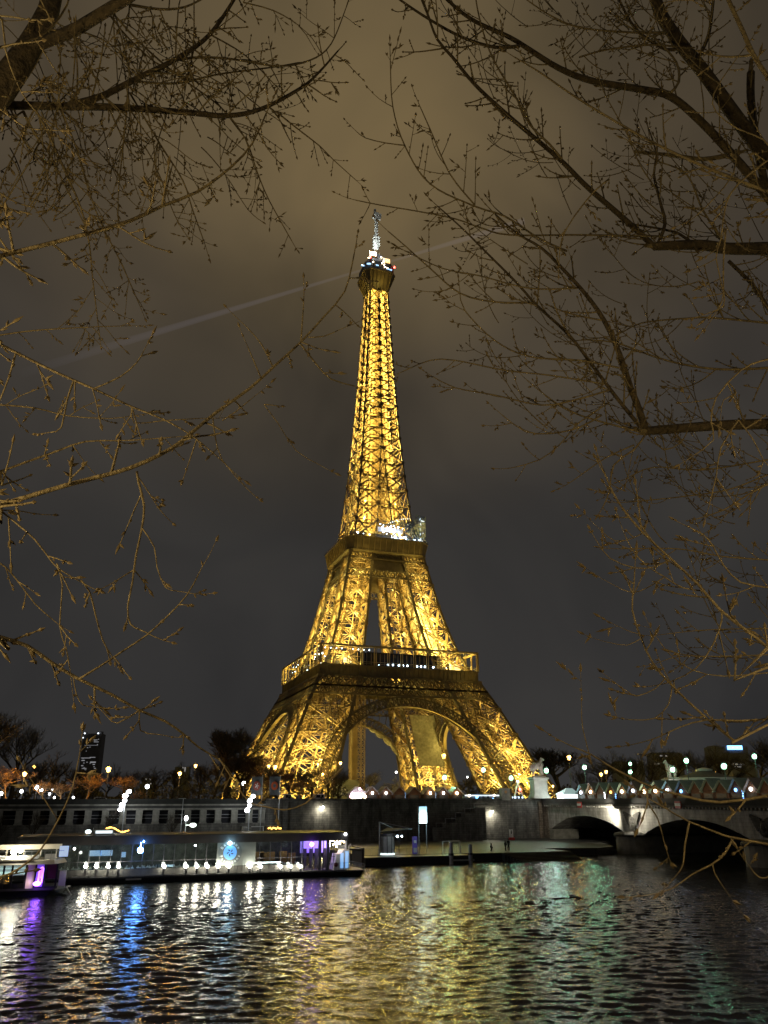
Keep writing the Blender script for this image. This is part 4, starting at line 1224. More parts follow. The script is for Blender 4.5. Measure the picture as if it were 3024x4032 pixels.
for u, v, y, r, lab in GW: street_lamp(u, v, y if u < 2200 else y, 'l_green', lab, 'greenish street lamps by the bridge', r, 'globe', 8.63 if u > 2290 and y < -171 else None)
# floodlight masts over the quay: five lamp heads each
def mast(u, v0, v1, y, label, n):
    p = atY(u, v0, y); zt = atY(u, v0, y).z; zb = LQ
    t = thing('floodlight_mast', (p.x, y, zb), label, 'floodlight mast', 'floodlight masts on the quay')
    q = MB(); q.tube([(p.x, y, zb), (p.x, y, zt+.2)], [.13, .07], 6); q.build('pole', 'steel', t)
    z2 = atY(u, v1, y).z
    for i in range(n):
        z = zt+(z2-zt)*i/(n-1); dx = (.55-.33*i) if i % 2 == 0 else (.1-.2*i)
        q = MB(); q.bar((p.x, y, z), (p.x+dx, y-.3, z), .07); q.box((p.x+dx-.28, y-.32, z-.2), (p.x+dx+.28, y-.2, z+.2)); a = q.build('lamp_arm', 'steel', t)
        q = MB(); q.ball((p.x+dx, y-.42, z), .4+.1*(i % 2), 8, 6, .9); q.build('lamp', 'l_white', a)
    light('mast_light', (p.x, y-1.6, (zt+z2)/2), 480, (.92, .97, 1), t, .4)
mast(497, 3116, 3188, -177, 'steel mast with five glaring white floodlights behind the middle of the boat', 5)
mast(985, 3135, 3190, -177, 'steel mast with four glaring white floodlights left of the banners', 4)
# plain poles and small lamp on the lower quay
p = atY(722, 3144, -180)
t = thing('lamp_post', (p.x, -180, LQ), 'thin grey unlit lamp post with a short double arm behind the boat', 'lamp post')
q = MB(); q.tube([(p.x, -180, LQ), (p.x, -180, p.z)], [.11, .06], 6); q.build('pole', 'steel', t)
q = MB(); q.bar((p.x-.9, -180, p.z), (p.x+.5, -180, p.z), .12); q.build('arm', 'steel', t)
p = atY(733, 3222, -181)
t = thing('lamp_post', (p.x, -181, LQ), 'short quay lamp post with a white lamp and a round glowing panel behind the boat', 'lamp post')
q = MB(); q.tube([(p.x, -181, LQ), (p.x, -181, p.z)], [.1, .08], 6); q.build('pole', 'steel', t)
q = MB(); q.ball((p.x, -181.1, p.z), .34, 8, 6, 1.4); q.build('lamp', 'l_white', t)
p2 = atY(760, 3249, -182)
q = MB(); q.ball((p2.x, -182, p2.z), .62, 12, 6, .62); q.bar((p2.x, -182, p2.z), (p.x, -181, p2.z), .08); q.build('lamp_panel', lamp_mat('pale green lamp panel', (.85, 1, .85), 4), t)
light('post_light', (p2.x, -183.2, p2.z), 250, (.9, 1, .9), t, .3)

# ------------------------------------------------------------------ banners, flag poles, vans, barrier
for u, lab, colr in ((1033, 'grey banner with a red and white emblem on a pole, left of the two banners', 'red'), (1102, 'grey banner with an orange ring emblem on a pole, right of the two banners', 'orange')):
    p = atY(u, 3060, -171.5)
    top = atY(u, 3058, -173.0); bot = atY(u, 3135, -173.0)
    x = top.x+.1
    t = thing('banner', (x, -173.0, LQ), lab, 'banner', 'banners on poles over the quay')
    q = MB(); q.tube([(x, -173, LQ), (x, -173, top.z+.3)], .07, 6); q.build('pole', 'steel', t)
    q = MB()
    w_ = 2.2; rows = []
    for i in range(9):
        s = i/8; xx = x-.1-w_*s*(.75 if s < .5 else .75); rows.append((x-.08-w_*s, -173+.18*math.sin(s*5)))
    vs = []; fs = []
    for (xx, yy) in rows: vs += [(xx, yy, bot.z+.2), (xx, yy, top.z), (xx, yy+.03, bot.z+.2), (xx, yy+.03, top.z)]
    for i in range(8):
        b = 4*i; fs += [(b, b+1, b+5, b+4), (b+2, b+6, b+7, b+3), (b+1, b+3, b+7, b+5), (b, b+4, b+6, b+2)]
    fs += [(0, 2, 3, 1), (32, 33, 35, 34)]
    q.add(vs, fs); cl = q.build('cloth', 'banner_grey', t)
    zc_ = (top.z+bot.z)/2+.1; xc = x-.08-w_*.5
    q = MB(); n = 16; yb = -173.16
    if colr == 'red':
        q.prism([(xc+.75*math.cos(2*math.pi*i/n), zc_+.95*math.sin(2*math.pi*i/n)) for i in range(n)], yb, yb-.03); q.build('emblem', mat('red print', (.35, .08, .05), .7), cl)
        q = MB()
        for i in range(5): 
            a = 2*math.pi*i/5; q.bar((xc, yb-.04, zc_), (xc+.45*math.cos(a), yb-.04, zc_+.55*math.sin(a)), .16, .02, (0, 1, 0))
        q.build('emblem_mark', 'whitepaint', cl)
    else:
        q.prism([(xc+.72*math.cos(2*math.pi*i/n), zc_+.85*math.sin(2*math.pi*i/n)) for i in range(n)], yb, yb-.03); q.build('emblem', 'orange', cl)
        q = MB(); q.prism([(xc+.3*math.cos(2*math.pi*i/n), zc_+.36*math.sin(2*math.pi*i/n)) for i in range(n)], yb-.032, yb-.05); q.build('emblem_mark', 'banner_grey', cl)
def van(u0, u1, v0, y, label, k):
    a, b = atY(u0, 3140, y), atY(u1, 3140, y); zt = atY(u0, v0, y).z
    L = b.x-a.x; h = zt-UQ
    t = thing('parked_van', ((a.x+b.x)/2, y, UQ), label, 'van', 'white vans on the promenade')
    q = MB(); q.prism([(-L/2, .35), (L/2, .35), (L/2, h*.52), (L/2-.28*L*.5, h*.6), (L/2-.42*L*.5, h), (-L/2, h)], 0, 1.9); q.build('body', 'carwhite', t, local=True)
    q = MB(); q.box((L*.02, -.012, h*.6), (L*.24, -.002, h*.92)); q.box((-L*.4, -.012, h*.6), (-L*.02, -.002, h*.92)); q.build('side_window', 'glassdark', t, local=True)
    for sx in (-.3, .3):
        for yy in (.08, 1.82):
            q = MB(); q.tube([(sx*L, yy-.1, .36), (sx*L, yy+.1, .36)], .36, 12); q.build('wheel', 'rubber', t, local=True)
van(1122, 1153, 3126, -166, 'white van behind the parapet right of the orange banner', 0)
van(1240, 1287, 3126, -165.5, 'white delivery van left of the fairground stall', 1)
p = atY(399, 3144, -166)
t = thing('parked_car', (p.x, -166, UQ), 'pale car with a lit roof on the promenade beside the tall amber lamp', 'car')
q = MB(); q.prism([(-2.1, .3), (2.1, .3), (2.1, .75), (1.3, .9), (.7, 1.42), (-1.0, 1.45), (-1.7, .95), (-2.1, .85)], 0, 1.75); q.build('body', 'carwhite', t, local=True)
q = MB(); q.prism([(-1.45, .95), (1.0, .93), (.6, 1.34), (-.95, 1.36)], -.012, -.002); q.build('side_window', 'glassdark', t, local=True)
for sx in (-1.3, 1.3):
    for yy in (.1, 1.65):
        q = MB(); q.tube([(sx, yy-.1, .33), (sx, yy+.1, .33)], .33, 12); q.build('wheel', 'rubber', t, local=True)
# glowing stalls on the promenade right of the chalets
p = atY(1925, 3140, -166)
t = thing('snack_stall', (p.x, -166, UQ), 'long low stall with pale blue strip lights behind the promenade crowd', 'market stall')
a, b = atY(1828, 3130, -165), atY(1975, 3130, -165)
q = MB(); q.box((a.x, -165, UQ), (b.x, -163, UQ+1.6)); q.box((a.x-.2, -165.6, UQ+1.9), (b.x+.2, -162.8, UQ+2.1)); q.build('counter', 'banner_grey', t)
q = MB(); q.box((a.x, -165.5, UQ+1.62), (b.x, -165.3, UQ+1.88)); q.build('strip_light', lamp_mat('pale strip', (.75, .85, 1), 1.3), t)
q = MB(); q.ball((a.x+1.0, -165.7, UQ+1.7), .22); q.ball((a.x+7.5, -165.7, UQ+1.8), .2); q.build('bulb', 'l_warm', t)
q = MB(); q.box((a.x+2.6, -165.9, UQ+.8), (a.x+3.3, -165.7, UQ+1.7)); q.ball((a.x+7, -165.9, UQ+1.0), .24); q.build('blue_lamp', 'l_bluesign', t)
p = atY(2045, 3110, -166)
t = thing('ride_frame', (p.x, -166, UQ), 'white leaning ride frame with a red lamp left of the pedestal', 'fairground ride')
q = MB(); q.bar((p.x-1.8, -166, UQ), (p.x-.4, -166, UQ+4.6), .22); q.bar((p.x+1.6, -166, UQ), (p.x-.4, -166, UQ+4.6), .22); q.bar((p.x-.9, -166, UQ+2.6), (p.x+.9, -166, UQ+2.0), .16); q.box((p.x-2, -166.6, UQ), (p.x+2.2, -165, UQ+.8)); q.build('frame', 'whitepaint', t)
q = MB(); q.ball((p.x, -166.4, UQ+3.1), .34); q.build('red_lamp', 'l_red', t)
q = MB(); q.box((p.x-2.4, -166.9, UQ+1.0), (p.x+.4, -166.7, UQ+1.5)); q.ball((p.x-.6, -166.5, UQ+4.9), .3); q.build('white_lamp', lamp_mat('pale blue panel', (.6, .75, 1), 2.2), t)
p = atY(1993, 3130, WY-.4)
t = thing('sign_pillar', (p.x, WY, 9.1), 'grey square pillar with a faint round emblem rising from the quay parapet', 'pillar')
q = MB(); q.box((p.x-1.1, WY-.3, 9.33), (p.x+1.1, WY+.9, pxz(1993, 3103))); q.build('pillar', 'concrete', t)
q = MB(); n = 14; q.prism([(p.x+.35*math.cos(2*math.pi*i/n), pxz(1993, 3118)+.35*math.sin(2*math.pi*i/n)) for i in range(n)], WY-.302, WY-.34); q.build('emblem', 'orange_wood', t)

# ================================================================== restaurant boat
def text_mesh(ch, size):
    cu = bpy.data.curves.new('t', 'FONT'); cu.body = ch; cu.size = size; cu.align_x = 'CENTER'; cu.align_y = 'CENTER'; cu.extrude = .01
    o = bpy.data.objects.new('t', cu); COL.objects.link(o)
    dg = bpy.context.evaluated_depsgraph_get()
    me = bpy.data.meshes.new_from_object(o.evaluated_get(dg))
    vs = [v.co.copy() for v in me.vertices]; fs = [tuple(p.vertices) for p in me.polygons]
    bpy.data.objects.remove(o); bpy.data.meshes.remove(me); bpy.data.curves.remove(cu)
    return vs, fs
BY = -231.0
bx = lambda u, v=3400: atY(u, v, BY).x
bz = lambda v, u=900: atY(u, v, BY).z
XL, XR = bx(60), bx(1365, 3300)
boat = thing('restaurant_boat', (bx(800), BY, 0), 'long glass sided restaurant boat with deck floodlights and a round blue emblem', 'boat')
DK = bz(3440); FB = bz(3317); FT = bz(3286)
XS = bx(1438, 3425)
q = MB(); q.loft([[(XL, BY-.5, -.4), (XS-1.0, BY-.5, -.4), (XS-.4, BY+3, -.4), (XS-1.0, BY+7.5, -.4), (XL, BY+7.5, -.4)], [(XL, BY-.9, DK), (XS-.4, BY-.9, DK), (XS, BY+3, DK), (XS-.4, BY+8, DK), (XL, BY+8, DK)]])
q.build('hull', 'hull', boat)
q = MB(); q.box((XL, BY-.98, DK-.12), (XS-.5, BY-.90, DK+.06)); q.build('rubbing_strake', 'darkmetal', boat)
q = MB(); q.box((XL, BY+.3, DK+.01), (XR, BY+7.4, DK+.12)); q.build('saloon_floor', 'interior', boat)
q = MB(); q.box((XL, BY+7.3, DK+.12), (XR-4, BY+7.45, FB)); q.build('saloon_back_wall', 'interior', boat)
q = MB(); q.box((XL-.2, BY-.35, FB), (XR+.1, BY+7.8, FT)); ro = q.build('roof', 'fascia', boat)
q = MB(); q.box((XL, BY-.5, FT), (XR+.25, BY+7.9, FT+.1)); q.build('roof_edge', 'darkmetal', ro)
q = MB(); q.box((XL, BY+.0, DK+.9), (bx(1195), BY+.04, FB)); q.build('glazing', 'glass', boat)
q = MB()
us = list(range(180, 1360, 42))
for u in us:
    x = bx(u); q.box((x-.035, BY-.06, DK+.05), (x+.035, BY+.10, FB))
q.box((XL, BY-.07, DK+1.72), (XR, BY-.02, DK+1.78))
q.build('window_frame', 'darkmetal', boat)
q = MB(); q.box((XL, BY-.05, DK+.05), (bx(1195), BY+.08, DK+.9)); q.build('sill_panel', mat('grey sill panel', (.09, .09, .085), .4, noise=(.05, .05, .048), scale=1), boat)
# deck floodlights along the side
first_l = None
for k, u in enumerate([337, 380, 426, 467, 646, 733, 776, 817, 860, 901, 984, 1025, 1105, 1144, 1183]):
    p = atY(u, 3412, BY-.6)
    q = MB(); q.box((-.14, -.12, DK-p.z+.02), (.14, .12, -.2)); q.bar((0, 0, -.2), (0, 0, 0), .07)
    a = q.build('deck_lamp', 'darkmetal', boat, local=True); a.location = (p.x-boat.location.x, BY-.6-BY, p.z)
    q = MB(); q.ball((0, -.02, .02), .21, 10, 6, .8); b = q.build('lamp', 'l_deck', a, local=True)
    light('deck_light', (p.x, BY-.85, p.z+.25), 34, (1, .95, .84), boat, .2)
# rail of the side deck
q = MB()
for u in range(170, 1360, 21):
    x = bx(u, 3425); q.bar((x, BY-.85, DK+.02), (x, BY-.85, DK+.95), .035)
q.bar((XL, BY-.85, DK+.95), (XR, BY-.85, DK+.95), .04)
q.build('side_rail', 'darkmetal', boat)
q = MB()
for u0, u1, v in ((290, 350, 3434), (360, 430, 3440), (500, 560, 3449), (760, 812, 3441), (855, 870, 3440), (1085, 1112, 3431)):
    q.box((bx(u0), BY-.93, bz(v)-.05), (bx(u1), BY-.84, bz(v)+.12))
q.each('white_fender', 'whitepaint', boat)
q = MB(); n = 20
c = (bx(1002), BY-.87, DK+.62)
q.tube([(c[0]+.42*math.cos(2*math.pi*i/n), c[1], c[2]+.42*math.sin(2*math.pi*i/n)) for i in range(n+1)], .08, 6); q.build('lifebuoy', 'whitepaint', boat)
# tables laid with white cloths inside
tr = random.Random(5)
tb = None
for k, u in enumerate([255, 300, 345, 392, 425, 470, 512, 560, 600, 655, 705, 760, 806, 1010, 1050, 1095, 1140]):
    x = bx(u); y = BY+1.2+tr.random()*1.4; z = DK+.12
    q = MB(); q.box((-.55, -.45, .70), (.55, .45, .76)); q.tube([(0, 0, 0), (0, 0, .70)], .06, 6)
    for sx in (-.35, .35): q.tube([(sx, -.1, .76), (sx, -.1, 1.0)], .05, 6); q.box((sx-.12, .1, .76), (sx+.12, .3, .84))
    for sx in (-.85, .85): q.box((sx-.22, -.22, .4), (sx+.22, .22, .48)); q.box((sx*1.24-.04, -.22, .4), (sx*1.24+.04, .22, 1.0))
    a = q.build('laid_table', 'table', boat, local=True); a.location = (x-boat.location.x, y-BY, z)
q = MB()
for u, v in ((1015, 3372), (1045, 3370), (1060, 3375), (1090, 3372), (1140, 3370), (1175, 3378)):
    q.box((bx(u)-.5, BY+4.0, DK+.2), (bx(u)+.55, BY+4.3, bz(v-6)))
q.each('wood_bar', 'orange_wood', boat)
q = MB()
for u in range(240, 1180, 55): q.box((bx(u)-.3, BY+3.4, FB-.08), (bx(u)+.3, BY+3.7, FB-.02))
q.each('ceiling_light', lamp_mat('dim saloon ceiling light', (1, .9, .75), 5), boat)
for u in (330, 480, 640, 800, 1040, 1140): light('saloon_light', (bx(u), BY+3.0, FB-.5), 26, (.95, .93, .88), boat, .4)
q = MB()
for u in (372, 418): q.box((bx(u)-.75, BY+4.6, bz(3368)), (bx(u)+.75, BY+4.7, bz(3346)))
q.box((bx(493)-.5, BY+3, bz(3372)), (bx(493)+.1, BY+3.1, bz(3352))); q.box((bx(672)-.8, BY+.6, bz(3408)), (bx(672)+.5, BY+.7, bz(3400)))
q.each('blue_screen', 'l_bluesoft', boat)
q = MB(); q.box((bx(1000), BY-.1, bz(3402)), (bx(1105), BY-.08, bz(3398))); q.build('strip_light', 'l_strip', boat)
p = atY(553, 3348, BY-.5)
q = MB(); q.ball((p.x, BY-.5, p.z), .36, 10, 6); q.bar((p.x, BY-.5, p.z), (p.x, BY-.35, FB+.2), .07); q.ball((p.x+.3, BY-.45, p.z+1.0), .1); q.build('blue_spotlight', 'l_blue', boat)
light('blue_light', (p.x, BY-1.0, p.z), 160, (.15, .38, 1), boat, .3)
light('blue_light', (p.x, BY+1.6, p.z+.1), 40, (.2, .45, 1), boat, .3)
p = atY(293, 3342, BY-.4); q = MB(); q.ball((p.x, BY-.4, p.z), .14); q.ball((bx(1355), BY-.45, bz(3291)), .2); q.ball((bx(763), BY-.4, bz(3326)), .1); q.each('small_lamp', 'l_white', boat)
# pale panel with the round emblem
x0, x1 = bx(851), bx(1003)
q = MB(); q.box((x0, BY-.16, DK+.95), (x1, BY-.11, FB-.02)); pn = q.build('emblem_panel', mat('pale glass panel', (.20, .225, .215), .4, noise=(.15, .17, .165), scale=.5), boat)
ec = atY(906, 3357, BY-.17); ex, ez = ec.x, ec.z
def disc(mb, r0, r1, y, n=40):
    for i in range(n):
        a, b = 2*math.pi*i/n, 2*math.pi*(i+1)/n
        P = lambda r, t, yy: (ex+r*math.cos(t), yy, ez+r*math.sin(t))
        mb.add([P(r0, a, y), P(r1, a, y), P(r1, b, y), P(r0, b, y), P(r0, a, y+.02), P(r1, a, y+.02), P(r1, b, y+.02), P(r0, b, y+.02)], [(0,1,2,3),(7,6,5,4),(1,5,6,2),(0,3,7,4)])
RO = 1.52
q = MB(); disc(q, .86, RO, BY-.185); q.build('emblem_ring', mat('dark ring print', (.12, .14, .14), .5), pn)
q = MB(); disc(q, 0, .86, BY-.19); q.build('emblem_disc', mat('lit blue disc', (.1, .25, .5), .5, emit=(.10, .32, .85), strength=.75), pn)
q = MB()
for i in range(5):          # five curved blades of the flower mark
    a0 = 2*math.pi*i/5+.3
    pts = []
    for s, w in ((.14, .02), (.26, .09), (.38, .10), (.46, .02)):
        a = a0+s*1.5; pts.append((s, a, w))
    l = [(ex+s*math.cos(a-w/s*.9), ez+s*math.sin(a-w/s*.9)) for s, a, w in pts]; r = [(ex+s*math.cos(a+w/s*.9), ez+s*math.sin(a+w/s*.9)) for s, a, w in pts]
    q.prism(l+r[::-1], BY-.192, BY-.20)
q.build('emblem_mark', mat('dark mark', (.02, .03, .06), .5), pn)
q = MB()
def ring_text(txt, a_mid, step, flip):
    for i, chh in enumerate(txt):
        off = (i-(len(txt)-1)/2)*step
        a = a_mid-off if not flip else a_mid+off
        vs, fs = text_mesh(chh, .52)
        rot = a-math.pi/2 if not flip else a+math.pi/2
        cx_, cz_ = ex+1.2*math.cos(a), ez+1.2*math.sin(a)
        q.add([(cx_+v.x*math.cos(rot)-v.y*math.sin(rot), BY-.205+v.z*.4, cz_+v.x*math.sin(rot)+v.y*math.cos(rot)) for v in vs], fs)
ring_text('Bateaux', math.pi/2, .36, False)
ring_text('Parisiens', -math.pi/2, .30, True)
q.each('emblem_letter', mat('pale lit lettering', (.6, .65, .65), .5, emit=(.55, .65, .7), strength=.25), pn)
p = atY(906, 3320, BY-.4); q = MB(); q.ball((p.x, BY-.45, p.z), .22); q.build('emblem_spot', lamp_mat('cyan spot', (.45, .8, 1), 30), pn)
light('emblem_light', (p.x, BY-.9, p.z+.1), 60, (.4, .75, 1), boat, .15)
# violet lit bow room with warm festoon
q = MB(); q.box((bx(1203), BY+3.2, bz(3372)), (bx(1322), BY+3.3, bz(3316))); q.build('violet_wall', lamp_mat('violet lit wall', (.24, .12, 1.0), 1.0), boat)
q = MB()
for u in (1216, 1240, 1262, 1296): q.box((bx(u)-.22, BY+2.2, DK+.2), (bx(u)+.22, BY+2.5, bz(3352)))
for u in (1258, 1290): q.box((bx(u)-.18, BY-.1, DK+.1), (bx(u)+.18, BY+.2, FB))
q.each('bow_furniture', 'darkmetal', boat)
light('violet_light', (bx(1262), BY+1.2, FB-.8), 90, (.25, .1, 1), boat, .3)
q = MB(); q.ball((bx(1222), BY-.5, bz(3330)), .3); q.build('violet_lamp', 'l_purple', boat)
q = MB()
for i in range(22): q.ball((bx(rnd.uniform(1305, 1362)), BY+rnd.uniform(.2, 2), bz(rnd.uniform(3316, 3345))), .09)
q.each('festoon_bulb', 'l_warm', boat)
q = MB(); q.box((XR-.25, BY-.3, DK), (XR-.05, BY+.1, FT-.1)); q.build('roof_post', 'whitepaint', boat)
# white steering stand and stern rail
q = MB()
q.prism([(bx(1308), DK+.1), (bx(1372), DK+.1), (bx(1370), bz(3356)), (bx(1345), bz(3356)), (bx(1338), bz(3372)), (bx(1320), bz(3372))], BY-.6, BY+1.5)
for v in (3350, 3344, 3338): q.box((bx(1322), BY-.65, bz(v)), (bx(1352), BY-.55, bz(v)+.08))
sh = q.build('steering_stand', 'whitepaint', boat)
q = MB(); q.box((bx(1335), BY-.63, DK+.3), (bx(1347), BY-.603, bz(3368))); q.box((bx(1354), BY-.63, DK+.3), (bx(1366), BY-.603, bz(3362))); q.build('blue_strip', lamp_mat('blue lit strip', (.2, .5, 1), .8), sh)
q = MB(); q.ball((bx(1318), BY-.62, DK+.75), .3, 8, 6); q.build('fender', 'maroon', sh)
q = MB(); q.tube([(bx(1372), BY, bz(3356)), (bx(1374), BY, bz(3338)), (bx(1379), BY, bz(3334)), (bx(1381), BY, bz(3342))], .07, 6); q.build('davit', 'whitepaint', sh)
q = MB()
for i in range(12):
    x = bx(1374)+(XS-.4-bx(1374))*i/11; q.bar((x, BY-.8, DK), (x, BY-.8, DK+1.15-.35*i/11), .05)
q.bar((bx(1374), BY-.8, DK+1.15), (XS-.4, BY-.8, DK+.8), .06); q.bar((bx(1374), BY-.8, DK+.6), (XS-.4, BY-.8, DK+.45), .04)
q.build('stern_rail', 'steel', boat)
light('stern_light', (bx(1385), BY-.2, DK+1.3), 22, (.35, .55, 1), boat, .2)
light('stern_light', (bx(1345), BY-2.0, DK+2.6), 30, (.95, .97, 1), boat, .2)
# things standing on and behind the roof
p = atY(408, 3288, BY+2)
t = thing('pilot_cabin', (p.x, BY+2, FT+.1), 'small glowing white wheelhouse on the roof of the restaurant boat', 'cabin')
q = MB(); q.box((p.x-1.15, BY+1.5, FT+.102), (p.x+1.15, BY+3.2, bz(3264))); q.build('cabin', 'whitepaint', t)
q = MB(); q.box((p.x-1.0, BY+1.48, FT+.3), (p.x+1.0, BY+1.498, bz(3266))); q.build('lit_window', lamp_mat('wheelhouse window', (.8, .95, 1), 1.4), t)
q = MB(); q.tube([(p.x-1.3, BY+1.6, FT+.1), (p.x-1.3, BY+1.6, bz(3255))], .06, 6); q.build('mast', 'whitepaint', t)
p = atY(346, 3288, BY+2)
t = thing('roof_searchlight', (p.x, BY+2, FT+.1), 'glowing white searchlight left of the wheelhouse on the boat roof', 'lamp')
q = MB(); q.tube([(p.x, BY+2, FT+.1), (p.x, BY+2, FT+.35)], .1, 6); q.build('stand', 'darkmetal', t)
q = MB(); q.ball((p.x, BY+2, FT+.5), .38, 10, 6, .7); q.build('lamp', lamp_mat('searchlight glass', (.85, 1, .97), 2.2), t)
p = atY(478, 3262, -190)
t = thing('festoon_lights', (p.x, -190, LQ), 'string of amber bulbs on posts behind the boat roof', 'string lights')
q = MB(); a, b = atY(420, 3262, -190), atY(510, 3262, -190)
q.tube([(a.x, -190, LQ), (a.x, -190, a.z)], .05, 5); q.tube([(b.x, -190, LQ), (b.x, -190, b.z)], .05, 5); q.build('post', 'darkmetal', t)
q = MB()
for i in range(26): 
    s = i/25; q.ball((a.x+(b.x-a.x)*s, -190+rnd.uniform(-.6, .6), a.z-.5*s+.5*math.sin(s*7)*.5), rnd.uniform(.08, .16))
q.each('bulb', 'l_amber_soft', t)
p = atY(1076, 3262, -190)
t = thing('kiosk', (p.x, -190, LQ), 'dark kiosk with an amber lit sign behind the right part of the boat', 'kiosk')
a, b = atY(1038, 3262, -190), atY(1112, 3262, -190)
q = MB(); q.box((a.x, -190, LQ), (b.x, -187, atY(1076, 3253, -190).z)); q.build('booth', 'darkmetal', t)
q = MB()
for i in range(9): q.ball((p.x-.9+i*.28, -190.2, atY(1076, 3261, -190).z+.12*math.sin(i*2.3)), .15)
q.each('amber_lamp', 'l_amber_soft', t)
p = atY(1000, 3270, -192)
t = thing('service_trolley', (p.x, -192, LQ), 'white service lift with a bright lamp behind the boat roof below the mast', 'equipment')
q = MB(); q.box((p.x-2.0, -192, LQ), (p.x-1.2, -191, atY(968, 3256, -192).z)); q.box((p.x-.5, -192, LQ), (p.x+1.7, -191, atY(1000, 3275, -192).z)); q.box((p.x-.5, -192.1, atY(1000, 3256, -192).z), (p.x+1.8, -191.9, atY(1000, 3254, -192).z)); q.bar((p.x+1.7, -192, LQ), (p.x+1.7, -192, atY(1000, 3254, -192).z), .1); q.build('frame', 'whitepaint', t)
q = MB(); q.ball((p.x+1.0, -192.3, atY(1021, 3279, -192).z), .35); q.build('lamp', lamp_mat('trolley lamp', (.75, .9, 1), 6), t)

# ================================================================== nearer boat at the left
CYB = -243.0
cx_ = lambda u, v=3450: atY(u, v, CYB).x
cz_ = lambda v, u=120: atY(u, v, CYB).z
b2 = thing('tour_boat', (cx_(60), CYB, 0), 'low cream roofed tour boat with a violet lit panel, cut by the left edge', 'boat')
X0, X1 = cx_(-420), cx_(272, 3500)
HT = cz_(3503)
q = MB(); q.loft([[(X0, CYB+.2, -.4), (X1-2.5, CYB+.2, -.4), (X1-1.2, CYB+2.5, -.4), (X1-2.5, CYB+4.8, -.4), (X0, CYB+4.8, -.4)], [(X0, CYB, HT), (X1-1.6, CYB, HT), (X1, CYB+2.5, HT), (X1-1.6, CYB+5, HT), (X0, CYB+5, HT)]]); q.build('hull', 'hull', b2)
q = MB(); q.box((X0, CYB-.06, HT-.1), (X1-1.6, CYB+.0, HT+.12)); q.bar((X1-1.6, CYB, HT), (X1, CYB+2.5, HT), .16); q.build('gunwale', 'fascia', b2)
RZ0, RZ1 = cz_(3404), cz_(3388)
q = MB(); q.loft([[(X0, CYB-.3, RZ0), (cx_(215, 3400), CYB-.3, RZ0), (cx_(262, 3400), CYB+2.5, RZ0), (cx_(215, 3400), CYB+5.3, RZ0), (X0, CYB+5.3, RZ0)], [(X0, CYB-.1, RZ1), (cx_(212, 3400), CYB-.1, RZ1), (cx_(250, 3400), CYB+2.5, RZ1), (cx_(212, 3400), CYB+5.1, RZ1), (X0, CYB+5.1, RZ1)]]); q.build('roof', 'cream', b2)
q = MB(); q.box((X0, CYB+.15, HT), (cx_(98), CYB+.2, cz_(3478))); q.box((cx_(140), CYB+.1, HT), (cx_(230), CYB+4, HT+.25)); q.build('side_panel', 'hull', b2)
q = MB(); q.box((X0, CYB+2.2, cz_(3452)), (cx_(98), CYB+2.3, cz_(3412))); q.build('lit_saloon_wall', lamp_mat('pale teal saloon wall', (.55, .75, .72), .22), b2)
q = MB(); q.box((X0, CYB+.3, cz_(3440)), (cx_(136), CYB+.34, cz_(3431))); q.box((X0, CYB+.3, cz_(3420)), (cx_(136), CYB+.34, cz_(3417))); q.build('strip_light', lamp_mat('teal strip', (.6, .95, .9), .9), b2)
q = MB()
for u in (-60, -20, 12, 45, 100, 138, 174, 222): q.box((cx_(u)-.1, CYB+.05, HT), (cx_(u)+.1, CYB+.25, RZ0))
q.build('window_post', 'hull', b2)
q = MB(); q.box((cx_(-30), CYB-.3, RZ1), (cx_(120), CYB+4, RZ1+.12)); q.build('upper_deck_edge', 'cream', b2)
q = MB(); q.box((cx_(104), CYB+.25, HT), (cx_(134), CYB+.35, RZ0)); q.build('lit_pillar', mat('pale lit pillar', (.6, .5, .35), .6), b2)
light('pillar_light', (cx_(115), CYB-.3, cz_(3476)), 14, (1, .8, .5), b2, .1)
q = MB(); q.box((cx_(140), CYB+.4, HT), (cx_(174), CYB+.5, RZ0)); q.build('violet_panel', mat('violet panel', (.3, .25, .5), .5, emit=(.2, .12, .7), strength=.25), b2)
n = 16; pts = [(cx_(152), CYB+.3, HT+.6), (cx_(152), CYB+.3, cz_(3432)), (cx_(156), CYB+.3, cz_(3420)), (cx_(163), CYB+.3, cz_(3417)), (cx_(168), CYB+.3, cz_(3424)), (cx_(166), CYB+.3, HT+.6)]
q = MB(); q.tube(pts, .09, 6); q.build('violet_neon', lamp_mat('violet neon', (.35, .12, 1), 3.2), b2)
q = MB(); q.box((cx_(157), CYB+.32, cz_(3460)), (cx_(163), CYB+.36, cz_(3424))); q.build('pink_neon', lamp_mat('pink neon', (1, .12, .5), 1.2), b2)
q = MB(); q.ball((cx_(150), CYB-.15, cz_(3480)), .38, 10, 6, .6); q.build('violet_lamp', 'l_purple', b2)
light('violet_light', (cx_(152), CYB-.4, cz_(3476)), 120, (.25, .12, 1), b2, .25)
q = MB(); q.box((cx_(180), CYB+.25, cz_(3462)), (cx_(221), CYB+.35, RZ0)); q.build('maroon_panel', 'maroon', b2)
q = MB(); q.box((cx_(-200), CYB+1, RZ1+.1), (cx_(140), CYB+3.5, RZ1+.35)); q.box((cx_(165), CYB+1, RZ1), (cx_(205), CYB+2, RZ1+.5)); q.build('deck_equipment', 'whitepaint', b2)
q = MB()
for u in range(-200, 240, 26): q.bar((cx_(u), CYB+.1, RZ1), (cx_(u), CYB+.1, RZ1+.9), .04)
q.bar((X0, CYB+.1, RZ1+.9), (cx_(240), CYB+.1, RZ1+.9), .05); q.build('roof_rail', 'steel', b2)
p = atY(62, 3352, CYB+1)
